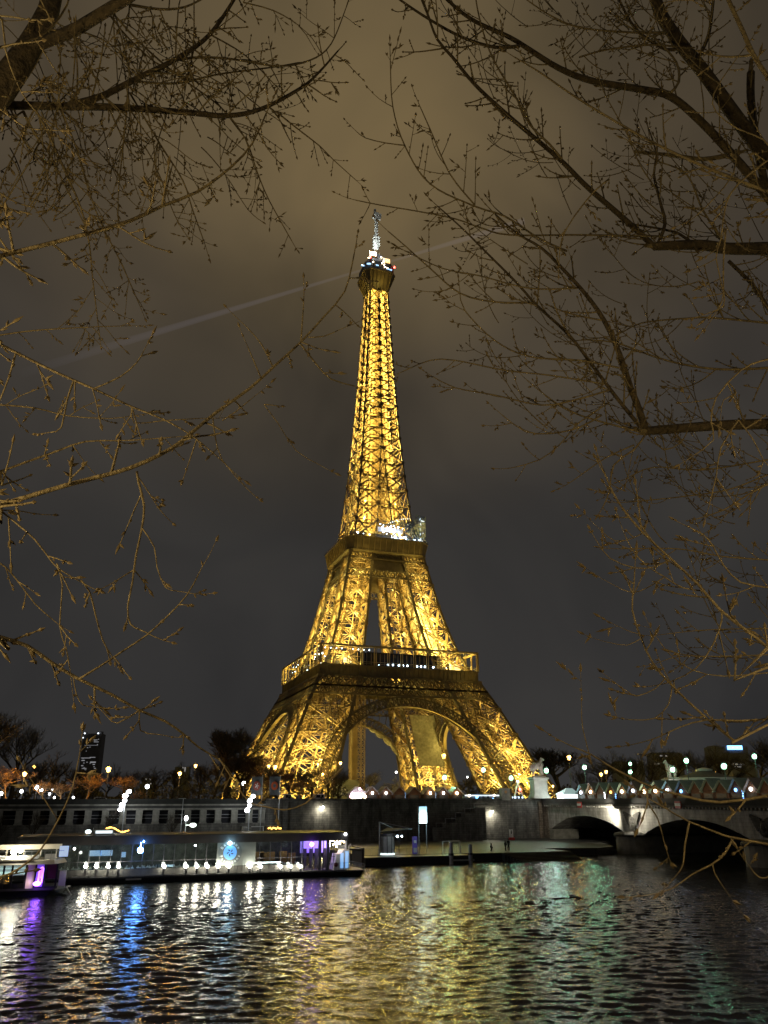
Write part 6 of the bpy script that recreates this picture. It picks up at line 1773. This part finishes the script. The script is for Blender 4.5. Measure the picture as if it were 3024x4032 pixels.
class NearTree:
    def __init__(s, seed, curl, out):
        s.r = random.Random(seed); s.limb = MB(); s.twig = MB(); s.bud = MB(); s.curl = curl; s.out = out
    def shoot(s, p, d, L, r, lv, gold=1.0):
        rg = s.r; n = max(4, int(L/.045)); pts = [p]; dd = d.normalized(); seg = L/n
        wob = Vector((rg.gauss(0, 1), rg.gauss(0, 1), rg.gauss(0, 1)))*.05
        for i in range(n):
            f = i/n
            c = s.curl(f, lv)
            if rg.random() < .22: wob = Vector((rg.gauss(0, 1), rg.gauss(0, 1), rg.gauss(0, 1)))*.07
            dd = (dd+Vector((0, 0, c))*seg*7+wob*seg*9).normalized()
            pts.append(pts[-1]+dd*seg)
        s.twig.tube(pts, [r*(1-.4*i/n) for i in range(n+1)], 4 if lv else 5, cap=False)
        # tip bud and side buds
        bl = rg.choice((rg.uniform(.016, .026), rg.uniform(.026, .046)))
        bud(s.bud, pts[-1]-dd*.002, dd, bl*1.15, .0052+r*.5)
        k = rg.choice((1, 2, 2, 3))
        for j in range(k):
            i = n-rg.randint(0, min(2, n-1)); q_ = pts[i]
            sd = (dd+Vector((rg.gauss(0, .5), rg.gauss(0, .5), rg.gauss(0, .5)))).normalized()
            bud(s.bud, q_, sd, bl*rg.uniform(.6, 1), .0046+r*.4)
        if lv < 2:
            spacing = .085 if lv == 0 else .065
            m_ = int(L/spacing*rg.uniform(.2, .85)); 
            for j in range(m_):
                f = rg.uniform(.2, .97); i = min(int(f*n), n-1)
                t = (pts[i+1]-pts[i]).normalized()
                side = t.cross(Vector((rg.gauss(0, 1), rg.gauss(0, 1), rg.gauss(0, 1)))).normalized()
                nd = t*.55+side*.8
                s.shoot(pts[i], nd, L*rg.uniform(.18, .42) if lv == 0 else rg.uniform(.025, .075), r*.72, lv+1)
        else:
            pass
        # short spurs with a bud
        for j in range(rg.randint(0, 1+int(L/.22))):
            i = rg.randint(1, n-1); t = (pts[i]-pts[i-1]).normalized()
            side = t.cross(Vector((rg.gauss(0, 1), rg.gauss(0, 1), rg.gauss(0, 1)))).normalized()
            bud(s.bud, pts[i], (t*.9+side).normalized(), rg.uniform(.016, .030), .0046)
    def guide(s, px, d0, d1, w0, w1, dens=1.0, tw=(.22, .6), start=None):
        """a limb through picture points px at depths d0..d1; w0, w1 its width in picture pixels; start: a point on the trunk it springs from"""
        n = len(px); P = []; R = []
        for i, (u, v) in enumerate(px):
            f = i/(n-1); dep = d0+(d1-d0)*f
            P.append(atD(u, v, dep)); R.append((w0+(w1-w0)*f)*.5*dep/FPX)
        if start is not None:
            P.insert(0, start); R.insert(0, R[0]*1.35)
        pts, rad = catmull(P, R, .06)
        (s.limb if w0 > 13 and d0 > 4.5 else s.twig).tube(pts, rad, 8 if w0 > 13 else 6)
        L = sum((b-a).length for a, b in zip(pts[:-1], pts[1:]))
        k = int(L/.092*dens); rg = s.r
        for j in range(k):
            f = (j+rg.random())/k
            i = min(int(f*(len(pts)-1)), len(pts)-2)
            if start is not None and i < 3: continue
            t = (pts[i+1]-pts[i]).normalized()
            side = t.cross(Vector((rg.gauss(0, 1), rg.gauss(0, 1), rg.gauss(0, 1)))).normalized()
            nd = (t*rg.uniform(.25, .9)+side*.9+s.out*.25)
            rr = min(rad[i]*.66, .0066) ; rr = max(rr, .0030)
            s.shoot(pts[i], nd, rg.uniform(*tw)*(1-.45*f), rr, 0 if rg.random() < .62 else 1)
        # terminal shoot
        s.shoot(pts[-1], (pts[-1]-pts[-2]), rg.uniform(.06, .16), rad[-1]*.9, 1)
    def finish(s, name, loc, label, group):
        t = thing(name, loc, label, 'tree', group)
        s.limb.build('trunk', 'near_trunk', t, smooth=True)
        c = s.twig.build('branches', 'near_bark', t, smooth=True)
        s.bud.build('buds', 'bud', c)
        return t
def down(u, v, d):                         # foot of a trunk below a picture point
    p = atD(u, v, d); return Vector((p.x, p.y, 8.0))
# ---- left tree: drooping shoots that turn up at their tips
def curlL(f, lv): return (-.30 if f < .55 else .26) if lv == 0 else (-.18 if f < .45 else .40)
TLf = NearTree(4, curlL, (-Rv*.2+Vector((0, 0, -.6))))
K = 1/1.0972
def s1(*a): return [(x*K, y*K) for x, y in a]
def s3(*a): return [(x*K, y*K+900) for x, y in a]
def s5(*a): return [(x/1.3825, y/1.3825+1900) for x, y in a]
tk = [down(-520, 420, 4.9), atD(-520, 1500, 4.7), atD(-330, 700, 4.7), atD(-60, 420, 4.8), atD(60, 270, 4.9), atD(160, 110, 5.0), atD(215, -60, 5.1), atD(250, -500, 5.2)]
pts, rad = catmull(tk, [.16, .14, .125, .10, .085, .07, .06, .05], .15)
TLf.limb.tube(pts, rad, 12)
TLf.limb.tube([atD(155, 175, 4.9), atD(300, 115, 4.7), atD(390, 60, 4.6), atD(505, -10, 4.5), atD(700, -160, 4.4)], [.035, .036, .034, .032, .028], 10)
B1, B2, B3 = tk[2], tk[3], tk[1]
TLf.guide(s1((-60, 460), (0, 455), (330, 460), (520, 465), (800, 485), (980, 500), (1130, 470), (1300, 380), (1380, 310), (1460, 220)), 5.0, 6.0, 36, 6, 1.0, start=B2)
TLf.guide(s1((300, 455), (440, 415), (600, 335), (760, 255), (900, 155), (1010, 0), (1060, -100)), 5.1, 6.2, 30, 9, .9)
TLf.guide(s1((760, 258), (870, 248), (1000, 255), (1200, 285), (1340, 260), (1430, 190), (1500, 20)), 5.8, 6.4, 11, 4, .9)
TLf.guide(s1((560, 350), (760, 360), (950, 320), (1180, 290), (1290, 270)), 5.5, 6.6, 10, 4, .9)
TLf.guide(s1((-50, 1118), (0, 1106), (300, 1030), (560, 955), (700, 890), (850, 830), (1000, 720), (1090, 620), (1150, 490)), 3.0, 3.3, 20, 6, .75, (.15, .42), start=B2+Vector((0, 0, -.5)))
TLf.guide(s1((490, 60), (600, 180), (760, 320), (950, 460), (1060, 600), (1110, 740), (1160, 860), (1260, 1040)), 5.6, 6.3, 9, 4, 1.0)
TLf.guide(s1((470, 60), (560, 170), (700, 290), (860, 360), (960, 470), (1030, 560)), 5.4, 6.0, 8, 4, .9)
TLf.guide(s1((560, 400), (690, 620), (790, 780), (830, 900), (880, 1040)), 5.6, 5.8, 8, 4, 1.0)
TLf.guide(s1((555, 400), (530, 650), (512, 820), (510, 950)), 5.3, 5.2, 8, 4, .8)
TLf.guide(s1((150, 470), (200, 560), (290, 760), (350, 900), (385, 1050), (400, 1200), (430, 1450)), 5.0, 5.0, 11, 4, 1.6)
TLf.guide(s1((100, 480), (150, 580), (210, 660), (310, 860), (370, 980)), 5.2, 5.3, 12, 4, 1.3)
TLf.guide(s1((260, 470), (330, 640), (370, 780), (430, 950), (520, 1130), (600, 1310)), 5.4, 5.4, 8, 4, 1.4)
TLf.guide(s1((330, 140), (320, 300), (310, 420)), 5.0, 4.9, 8, 4, 1.0)
TLf.guide(s1((200, 120), (260, 230), (250, 400), (300, 560)), 4.9, 4.8, 8, 4, 1.2)
TLf.guide(s1((300, 130), (420, 160), (560, 260), (640, 420)), 4.8, 5.4, 7, 4, 1.0)
TLf.guide(s1((910, 150), (1060, 240), (1200, 380)), 6.0, 6.3, 7, 4, 1.3)
TLf.guide(s1((1190, 480), (1290, 560), (1380, 630), (1440, 690), (1540, 780)), 5.9, 6.1, 7, 3, 1.1, (.12, .35))
TLf.guide(s1((690, 80), (780, 160), (880, 250), (1080, 430), (1190, 510)), 5.7, 6.1, 7, 4, 1.1)
TLf.guide(s1((560, 20), (690, 40), (800, 30), (900, -20)), 5.2, 5.6, 12, 6, 1.0)
TLf.guide(s1((1050, 10), (1180, 45), (1290, 110), (1340, 180)), 5.9, 6.1, 6, 3, .9, (.1, .3))
TLf.guide(s1((-30, 60), (10, 90), (25, 220), (70, 350), (120, 440), (200, 530)), 2.6, 2.7, 9, 4, .8, (.1, .3))
TLf.guide(s1((-30, 210), (50, 195), (150, 165), (230, 110), (290, 20), (310, -60)), 2.5, 2.7, 12, 7, .8, (.1, .3))
TLf.guide(s1((-40, 440), (40, 500), (110, 550), (190, 560)), 2.6, 2.6, 8, 4, .8, (.1, .25))
TLf.guide(s1((0, 910), (90, 760), (160, 640), (200, 500)), 5.6, 5.4, 7, 5, .7)
TLf.guide(s1((130, 890), (200, 790), (260, 700)), 5.0, 5.0, 6, 4, 1.2)
TLf.guide(s3((-50, 470), (0, 500), (240, 620), (400, 690), (570, 770), (720, 830), (850, 910), (960, 1005)), 3.0, 3.1, 13, 4, .85, (.12, .38), start=B3+Vector((0, 0, .5)))
TLf.guide(s3((-60, 1215), (0, 1195), (300, 1105), (560, 1035), (740, 950), (830, 880), (940, 790), (1080, 690), (1190, 590), (1300, 490), (1400, 380), (1490, 270), (1530, 110)), 3.0, 3.6, 22, 5, .55, (.12, .36), start=B3)
TLf.guide(s3((-40, 1065), (0, 1050), (250, 960), (370, 920), (560, 915), (760, 900)), 3.5, 3.7, 12, 4, 1.0, (.12, .36), start=B3+Vector((0, 0, .2)))
TLf.guide(s3((-30, 465), (150, 440), (400, 425), (560, 420)), 4.6, 4.8, 7, 3, .9, (.1, .3))
TLf.guide(s3((-20, 760), (150, 775), (300, 810), (480, 820), (560, 810)), 4.2, 4.3, 7, 3, 1.1, (.1, .3))
TLf.guide(s3((1300, 500), (1370, 590), (1430, 650), (1530, 680)), 3.6, 3.6, 7, 5, .5, (.05, .12))
TLf.guide(s3((1130, 650), (1100, 580), (1070, 510)), 3.5, 3.5, 6, 4, .5, (.05, .12))
TLf.guide(s3((1300, 490), (1305, 420), (1310, 350)), 3.6, 3.6, 7, 5, .5, (.05, .1))
TLf.guide(s3((1180, 600), (1130, 500), (1070, 430)), 3.5, 3.5, 6, 4, .5, (.05, .1))
TLf.guide(s3((1330, 470), (1400, 465), (1460, 440)), 3.6, 3.6, 5, 4, .4, (.04, .08))
TLf.guide(s3((1140, 760), (1200, 840), (1280, 960), (1370, 1015)), 3.5, 3.5, 4, 3, .6, (.04, .1))
TLf.guide(s3((320, 655), (290, 740), (265, 860), (220, 880)), 3.1, 3.1, 9, 5, .6, (.06, .15))
TLf.guide(s3((410, 690), (520, 640), (590, 580), (620, 530)), 3.1, 3.1, 7, 4, .6, (.06, .15))
TLf.guide(s3((570, 775), (580, 840), (700, 830), (860, 820)), 3.1, 3.2, 6, 4, .6, (.06, .15))
TLf.guide(s3((920, 820), (930, 900), (960, 1000), (1060, 1115)), 3.2, 3.2, 6, 4, .5, (.05, .15))
TLf.guide(s3((60, 560), (40, 640), (0, 740)), 3.0, 3.0, 8, 6, .5, (.1, .2))
TLf.guide(s3((960, 830), (1020, 790), (1080, 740)), 3.2, 3.2, 5, 4, .5, (.05, .12))
TLf.guide(s5((745, -60), (755, 0), (785, 130), (770, 260), (740, 400), (720, 550), (695, 680), (710, 770), (760, 800)), 3.1, 3.0, 11, 6, .75, (.1, .3))
TLf.guide(s5((775, 250), (840, 350), (855, 460), (900, 570), (960, 590)), 3.05, 3.0, 6, 4, .6, (.06, .16))
TLf.guide(s5((-50, 820), (0, 840), (150, 890), (280, 980), (430, 1070), (600, 1150), (760, 1240), (900, 1300), (1000, 1370), (1080, 1440), (1195, 1510), (1240, 1560)), 2.9, 3.3, 17, 5, .6, (.1, .3), start=B3+Vector((0, 0, -.7)))
TLf.guide(s5((430, 1070), (560, 990), (680, 910), (800, 830), (920, 720), (1020, 610), (1080, 500)), 3.0, 3.1, 9, 5, .5, (.06, .18))
TLf.guide(s5((310, 440), (340, 560), (325, 780), (360, 900), (380, 1010)), 2.9, 2.95, 6, 4, .8, (.08, .22))
TLf.guide(s5((440, 530), (490, 600), (520, 720), (560, 860), (600, 930)), 2.95, 3.0, 7, 5, .7, (.08, .22))
TLf.guide(s5((-40, 120), (0, 150), (100, 230), (190, 310), (260, 400), (320, 470), (440, 540)), 3.0, 2.95, 9, 5, 1.0, (.1, .3))
TLf.guide(s5((-20, 430), (30, 460), (100, 540), (190, 660), (280, 740)), 3.8, 3.9, 7, 4, .8, (.08, .25))
TLf.guide(s5((400, 1060), (415, 1150), (450, 1210), (500, 1220)), 3.0, 3.0, 5, 4, .5, (.05, .12))
TLf.guide(s5((760, 1240), (640, 1310), (590, 1280)), 3.1, 3.1, 7, 4, 1.2, (.06, .15))
TLf.guide(s5((760, 1245), (765, 1350), (850, 1370)), 3.1, 3.1, 7, 4, 1.2, (.06, .15))
TLf.guide([(310, 2990), (283, 3110), (229, 3230), (169, 3333), (120, 3387), (40, 3440), (-60, 3470)][::-1], 2.4, 2.3, 9, 5, .4, (.05, .14))
TLf.guide([(229, 3230), (190, 3170), (165, 3130)], 2.35, 2.35, 5, 4, .5, (.04, .1))
TLf.guide([(862, 2985), (930, 3090), (985, 3160), (1044, 3176), (1123, 3189), (1203, 3163), (1268, 3105)], 3.2, 3.0, 5, 5, .35, (.04, .1))
for i in range(48):                      # loose curtain of hanging shoots high on the left
    u, v = TLf.r.uniform(0, 900), TLf.r.uniform(0, 620)
    d_ = TLf.r.uniform(5, 8)
    if u > 500 and v < 60: continue
    TLf.shoot(atD(u, v, d_), R2*TLf.r.uniform(-.2, .9)-U2*TLf.r.uniform(.2, 1.2)+Fv*TLf.r.uniform(-.4, .4), TLf.r.uniform(.35, .8), .0048, 0)
f0 = tk[0]
TLf.finish('near_tree', (f0.x, f0.y, 8.05), 'near budding tree with drooping branches framing the left side of the view', 'near trees')

# ---- right tree: upswept shoots
def curlR(f, lv): return .20 if f < .4 else .34
TRt = NearTree(9, curlR, (-Rv*.9+Vector((0, 0, .25))))
K2 = 1/1.0216
def r2(*a): return [(x*K2+1400, y*K2) for x, y in a]
def r4(*a): return [(x*K2+1400, y*K2+900) for x, y in a]
def r6(*a): return [(x/1.476+1900, y/1.476+1900) for x, y in a]
def r5(*a): return [(x/2.659+2400, y/2.659+2900) for x, y in a]
tk = [down(3900, 700, 8.4), atD(4150, 2400, 7.6), atD(3750, 1500, 7.3), atD(3400, 1000, 7.0), atD(3080, 680, 6.8)]
pts, rad = catmull(tk, [.22, .2, .17, .14, .10], .15)
TRt.limb.tube(pts, rad, 12)
C1, C2, C3 = tk[1], tk[2], tk[3]
TRt.guide(r2((1720, 690), (1659, 640), (1530, 470), (1400, 290), (1310, 180), (1230, 60), (1190, -60)), 6.8, 6.6, 58, 44, .55, start=tk[4])
TRt.guide(r2((1720, 850), (1659, 790), (1530, 640), (1400, 500), (1270, 390), (1150, 360), (950, 325), (820, 275), (700, 200), (620, 150), (470, 80), (370, 0), (330, -50)), 6.5, 6.0, 40, 10, .7, start=C3)
TRt.guide(r2((660, 185), (560, 190), (430, 150), (300, 80), (180, 0), (150, -30)), 6.0, 6.0, 14, 7, .8)
TRt.guide(r2((1210, 1000), (1080, 880), (930, 750), (820, 640), (620, 470), (480, 340), (390, 230), (330, 160), (290, 60), (250, -40)), 6.2, 5.8, 24, 6, .75)
TRt.guide(r2((830, 640), (780, 580), (700, 500), (650, 400), (550, 230), (500, 80), (480, -30)), 5.9, 5.9, 11, 5, .8)
TRt.guide(r2((850, 1010), (740, 960), (600, 870), (480, 830), (300, 740), (200, 590), (150, 430), (140, 250)), 5.7, 5.3, 9, 4, .85, (.15, .42))
TRt.guide(r2((200, 585), (120, 575), (40, 555), (5, 530)), 5.4, 5.3, 5, 3, .9, (.06, .16))
TRt.guide(r2((480, 825), (380, 700), (300, 520), (260, 430)), 5.5, 5.4, 7, 4, .9, (.15, .4))
TRt.guide(r2((1220, 950), (900, 945), (620, 945), (500, 915), (400, 880), (250, 850), (100, 825), (0, 805)), 5.8, 5.2, 8, 4, .8, (.12, .38))
TRt.guide(r2((1720, 785), (1659, 770), (1450, 690), (1250, 600), (1100, 520), (900, 400), (740, 290), (640, 230)), 4.4, 4.6, 15, 5, .7, (.12, .4), start=C3+Vector((0, 0, -.3)))
TRt.guide(r2((1720, 1010), (1659, 1000), (1500, 1000), (1380, 985), (1210, 990)), 6.4, 6.2, 58, 34, .4, start=C3+Vector((0, 0, -.4)))
TRt.guide(r2((1215, 985), (1245, 900), (1230, 830), (1200, 700), (1210, 620), (1180, 520)), 6.2, 6.3, 16, 5, 1.0)
TRt.guide(r2((1500, 1000), (1400, 850), (1330, 700), (1200, 640), (1100, 560)), 6.3, 6.6, 10, 4, 1.0)
TRt.guide(r2((1120, 610), (1280, 625), (1400, 640), (1520, 620)), 6.6, 6.6, 12, 20, .5)
TRt.guide(r2((1300, 190), (1250, 200), (1130, 120), (1060, 0)), 6.5, 6.5, 14, 9, .9)
TRt.guide(r2((1270, 370), (1300, 330), (1290, 250), (1210, 160), (1140, 110), (1100, 40)), 5.9, 6.2, 12, 5, .9)
TRt.guide(r2((1380, 230), (1420, 140), (1440, 0)), 6.6, 6.7, 16, 10, .9)
TRt.guide(r2((1250, 130), (1100, 130), (900, 110), (780, 60), (690, 0)), 6.4, 6.2, 10, 5, 1.0)
TRt.guide(r2((900, 230), (1010, 200), (1190, 180), (1300, 190)), 6.4, 6.5, 7, 8, 1.0)
TRt.guide(r2((1720, 380), (1659, 310), (1600, 220), (1560, 130), (1500, 0), (1480, -60)), 3.9, 4.0, 19, 15, .5, (.12, .35))
TRt.guide(r2((1650, 760), (1610, 560), (1590, 400), (1590, 290)), 7.0, 7.0, 30, 30, .4)
TRt.guide(r2((1700, 640), (1640, 560), (1540, 520), (1450, 450), (1440, 380), (1500, 280), (1560, 200)), 3.6, 3.7, 7, 4, .7, (.08, .25))
TRt.guide(r2((1720, 610), (1650, 650), (1540, 740), (1490, 820), (1470, 960), (1450, 1040), (1480, 1180), (1460, 1240)), 3.5, 3.5, 9, 4, .8, (.08, .25))
TRt.guide(r2((1530, 600), (1520, 700), (1440, 800), (1380, 860)), 3.6, 3.5, 7, 4, .8, (.08, .22))
TRt.guide(r2((1160, 170), (1210, 80), (1240, 10), (1400, 0)), 3.6, 3.7, 6, 4, .5, (.06, .2))
TRt.guide(r2((1020, 720), (960, 770), (880, 870), (830, 960), (820, 1030)), 3.9, 3.9, 7, 4, .8, (.06, .2))
TRt.guide(r4((1750, 775), (1659, 785), (1500, 790), (1350, 800), (1200, 812), (1160, 815)), 5.6, 5.2, 46, 34, .4, start=C2)
TRt.guide(r4((1165, 800), (1130, 700), (1110, 650), (1060, 500), (1000, 370), (930, 270), (850, 180), (750, 80), (650, 20), (560, -60)), 5.2, 5.1, 30, 6, .7, (.15, .5))
TRt.guide(r4((1160, 815), (1050, 680), (960, 560), (860, 430), (730, 310), (650, 220), (530, 100), (430, 0), (330, -90)), 5.2, 5.0, 16, 5, .75, (.15, .5))
TRt.guide(r4((720, 298), (560, 295), (420, 260), (300, 160), (200, 70), (130, 10)), 5.1, 5.0, 8, 4, .9, (.12, .36))
TRt.guide(r4((890, 240), (700, 240), (500, 190), (350, 160), (200, 90)), 5.1, 5.0, 7, 4, .9, (.12, .36))
TRt.guide(r4((1000, 625), (780, 590), (600, 570), (400, 530), (300, 530), (190, 575)), 5.0, 4.8, 7, 4, .85, (.1, .3))
TRt.guide(r4((1020, 650), (880, 690), (750, 710), (560, 670), (400, 640), (310, 595)), 5.0, 4.8, 8, 4, .9, (.1, .3))
TRt.guide(r4((1060, 560), (900, 530), (700, 515), (560, 450), (440, 330), (420, 260)), 5.0, 4.9, 8, 4, .9, (.12, .34))
TRt.guide(r4((1150, 820), (900, 750), (790, 690), (690, 610)), 5.1, 5.0, 8, 4, .9, (.12, .36))
TRt.guide(r4((990, 750), (900, 800), (780, 825), (680, 815), (590, 750)), 5.0, 4.9, 8, 4, 1.0, (.12, .36))
TRt.guide(r4((1020, 700), (900, 780), (820, 870), (740, 930), (640, 960)), 5.0, 4.9, 6, 4, 1.0, (.1, .32))
TRt.guide(r4((1740, 545), (1659, 560), (1450, 565), (1250, 530), (1050, 460), (960, 450)), 5.6, 5.6, 12, 5, .8)
TRt.guide(r4((1720, 390), (1659, 380), (1450, 360), (1350, 360), (1150, 380), (1040, 430), (850, 455)), 5.8, 5.6, 10, 4, .9)
TRt.guide(r4((1500, 130), (1600, 230), (1659, 320), (1720, 420)), 6.4, 6.4, 14, 16, .8)
TRt.guide(r4((1380, 95), (1300, 20), (1100, -20)), 6.2, 6.3, 14, 6, .9)
TRt.guide(r4((1640, 530), (1550, 570), (1450, 680), (1430, 780), (1440, 850), (1350, 920)), 3.3, 3.3, 8, 4, .7, (.08, .22), start=atD(3150, 1390, 3.4))
TRt.guide(r4((1500, 620), (1530, 660), (1480, 690), (1470, 740)), 3.3, 3.3, 5, 3, .7, (.05, .14))
TRt.guide(r4((1540, 770), (1470, 880), (1450, 1000), (1420, 1120)), 3.4, 3.4, 7, 4, .8, (.08, .25))
TRt.guide(r4((1540, 770), (1600, 850), (1640, 930), (1670, 960)), 3.4, 3.4, 6, 4, .8, (.08, .22))
TRt.guide(r4((1490, 0), (1480, 130), (1480, 250), (1480, 310), (1420, 340)), 3.5, 3.5, 7, 4, .8, (.06, .2))
TRt.guide(r4((1165, 830), (1120, 890), (1040, 950), (1020, 1060), (1000, 1110)), 5.0, 4.9, 9, 5, .9, (.1, .3))
TRt.guide(r4((1120, 870), (1010, 920), (950, 960), (880, 1010)), 5.0, 5.0, 6, 4, .9, (.1, .3))
TRt.guide(r4((1190, 840), (1240, 890), (1310, 860), (1340, 800)), 5.1, 5.2, 7, 4, .6, (.08, .2))
TRt.guide(r4((1720, 920), (1659, 930), (1400, 970), (1200, 960), (1100, 1000)), 5.6, 5.6, 8, 4, .9)
TRt.guide(r4((1720, 980), (1659, 990), (1500, 1050), (1300, 1080), (1100, 1100)), 5.4, 5.4, 8, 4, .9)
TRt.guide(r6((1740, 1040), (1659, 960), (1520, 850), (1380, 740), (1250, 590), (1090, 440), (920, 280), (800, 130), (740, 20), (700, -80)), 3.2, 3.4, 15, 6, .85, (.12, .36), start=C1+Vector((0, 0, 1.0)))
TRt.guide(r6((1720, 630), (1659, 610), (1500, 580), (1400, 480), (1340, 370), (1280, 300), (1180, 250)), 3.6, 3.6, 8, 4, .8, (.1, .28))
TRt.guide(r6((1460, 1500), (1430, 1476), (1290, 1360), (1110, 1190), (990, 1050), (920, 900), (870, 740), (880, 590), (885, 500)), 3.0, 3.2, 11, 5, .8, (.1, .3))
TRt.guide(r6((1090, 445), (1000, 490), (880, 495), (740, 440), (670, 350)), 3.3, 3.2, 6, 4, .9, (.06, .18))
TRt.guide(r6((1280, 630), (1160, 610), (1060, 550), (950, 480), (870, 390), (830, 310)), 3.3, 3.3, 6, 4, .9, (.06, .18))
TRt.guide(r6((1055, 550), (960, 610), (870, 640), (780, 605)), 3.3, 3.3, 5, 3, .9, (.05, .14))
TRt.guide(r6((940, 285), (880, 320), (770, 340), (690, 280)), 3.35, 3.3, 5, 3, .9, (.05, .14))
TRt.guide(r6((1385, 745), (1390, 800), (1340, 940), (1240, 1080), (1110, 1150), (1050, 1170)), 3.2, 3.1, 7, 4, .8, (.07, .2))
TRt.guide(r6((1720, 1100), (1659, 1105), (1400, 1125), (1220, 1090), (1090, 1000), (1020, 910)), 3.6, 3.6, 6, 3, .7, (.08, .22))
TRt.guide(r6((1760, 1355), (1659, 1370), (1500, 1385), (1300, 1380), (1150, 1420), (1030, 1476), (960, 1500)), 3.0, 3.0, 9, 4, .7, (.07, .2), start=C1+Vector((0, 0, .4)))
TRt.guide(r6((1720, 460), (1659, 450), (1400, 430), (1130, 385), (800, 385)), 5.0, 5.0, 8, 4, .9, (.12, .35))
TRt.guide(r6((1720, 990), (1659, 1000), (1400, 1010), (1150, 1010), (1040, 1040)), 4.6, 4.6, 6, 3, 1.0, (.1, .3))
TRt.guide(r6((1720, 850), (1500, 850), (1250, 860), (1030, 885)), 4.8, 4.8, 6, 3, 1.0, (.1, .3))
TRt.guide(r6((1720, -20), (1560, 60), (1400, 160), (1250, 210)), 5.0, 5.0, 9, 4, 1.0, (.12, .35))
TRt.guide(r6((1100, 1190), (1080, 1290), (1000, 1370), (900, 1380)), 3.05, 3.0, 5, 4, .8, (.05, .15))
TRt.guide(r6((1060, 1140), (1000, 1200), (900, 1240), (850, 1220)), 3.05, 3.0, 5, 4, .8, (.05, .15))
TRt.guide(r6((915, 880), (870, 870), (820, 850)), 3.1, 3.1, 4, 3, .6, (.04, .1)); TRt.guide(r6((915, 910), (840, 945), (760, 935)), 3.1, 3.1, 4, 3, .6, (.04, .1))
TRt.guide(r5((1760, 590), (1659, 620), (1160, 690), (800, 630), (450, 530), (230, 430), (0, 310), (-190, 190), (-350, 120)), 2.8, 2.9, 13, 5, .45, (.06, .2), start=atD(3160, 3110, 2.9))
TRt.guide(r5((1760, 1150), (1659, 1130), (1300, 1060), (1200, 1035), (830, 890), (600, 760), (430, 660)), 2.7, 2.8, 12, 4, .4, (.06, .18), start=atD(3160, 3350, 2.8))
TRt.guide(r5((1290, 1065), (1210, 1220), (1070, 1340), (870, 1440), (660, 1590), (500, 1640)), 2.75, 2.7, 9, 4, .5, (.06, .18))
TRt.guide(r5((395, 560), (400, 690), (500, 850), (560, 1060)), 2.8, 2.8, 6, 4, .5, (.05, .15))
TRt.guide(r5((835, 900), (790, 1130), (770, 1340), (710, 1440)), 2.75, 2.7, 7, 4, .5, (.05, .15))
TRt.guide(r5((1080, 1340), (1100, 1430), (1180, 1560)), 2.7, 2.7, 5, 3, .5, (.04, .12))
TRt.guide(r5((1740, 1400), (1640, 1480), (1560, 1470), (1510, 1420)), 2.6, 2.6, 6, 4, .6, (.04, .12))
TRt.guide([(2330, 3005), (2295, 2870), (2290, 2800)], 2.9, 2.9, 4, 3, .8, (.03, .08))
for i in range(130):                      # fine tangle deeper in the crown
    u, v = TRt.r.uniform(1750, 3100), TRt.r.uniform(0, 2600)
    lim = 1500+500*(v/900) if v < 900 else (1650+400*((v-900)/900) if v < 1800 else 2250+.35*(v-1800))
    if u < lim+140: continue
    d_ = TRt.r.uniform(5.4, 9)
    TRt.shoot(atD(u, v, d_), -R2*TRt.r.uniform(.2, 1.0)+U2*TRt.r.uniform(-.3, .9)+Fv*TRt.r.uniform(-.4, .4), TRt.r.uniform(.35, .9), .0048, 0)
f0 = tk[0]
TRt.finish('near_tree', (f0.x, f0.y, 8.05), 'near budding tree with upswept branches framing the right side of the view', 'near trees')

# street lamps of the near quay, standing behind and beside the camera, that light the near twigs
for (dx, dy, h, P, lab) in ((-2.9, 1.2, 2.5, 230, 'low amber lantern on the near quay under the left tree'), (3.1, 1.5, 2.3, 100, 'low amber lantern on the near quay under the right tree')):
    p = CAM+Rv*dx+Vector((Fv.x, Fv.y, 0)).normalized()*dy
    t = thing('street_lamp', (p.x, p.y, 8.05), lab, 'street lamp', 'street lamps of the near quay')
    q = MB(); q.tube([(0, 0, 0), (0, 0, .8), (0, 0, h-.3)], [.14, .1, .06], 6); q.build('pole', 'darkmetal', t, local=True)
    q = MB(); q.ball((0, 0, h), .25, 10, 6, 1.15); q.build('lamp_glass', 'l_amber', t, local=True)
    q = MB(); q.loft([ringc((0, 0), .27, h+.27, 8), ringc((0, 0), .12, h+.36, 8), ringc((0, 0), .03, h+.5, 8)]); q.build('lamp_cap', 'darkmetal', t, local=True)
    light('lamp_light', (p.x, p.y+.35, 8.05+h-.3), P, (1.0, .74, .33), t, .15)
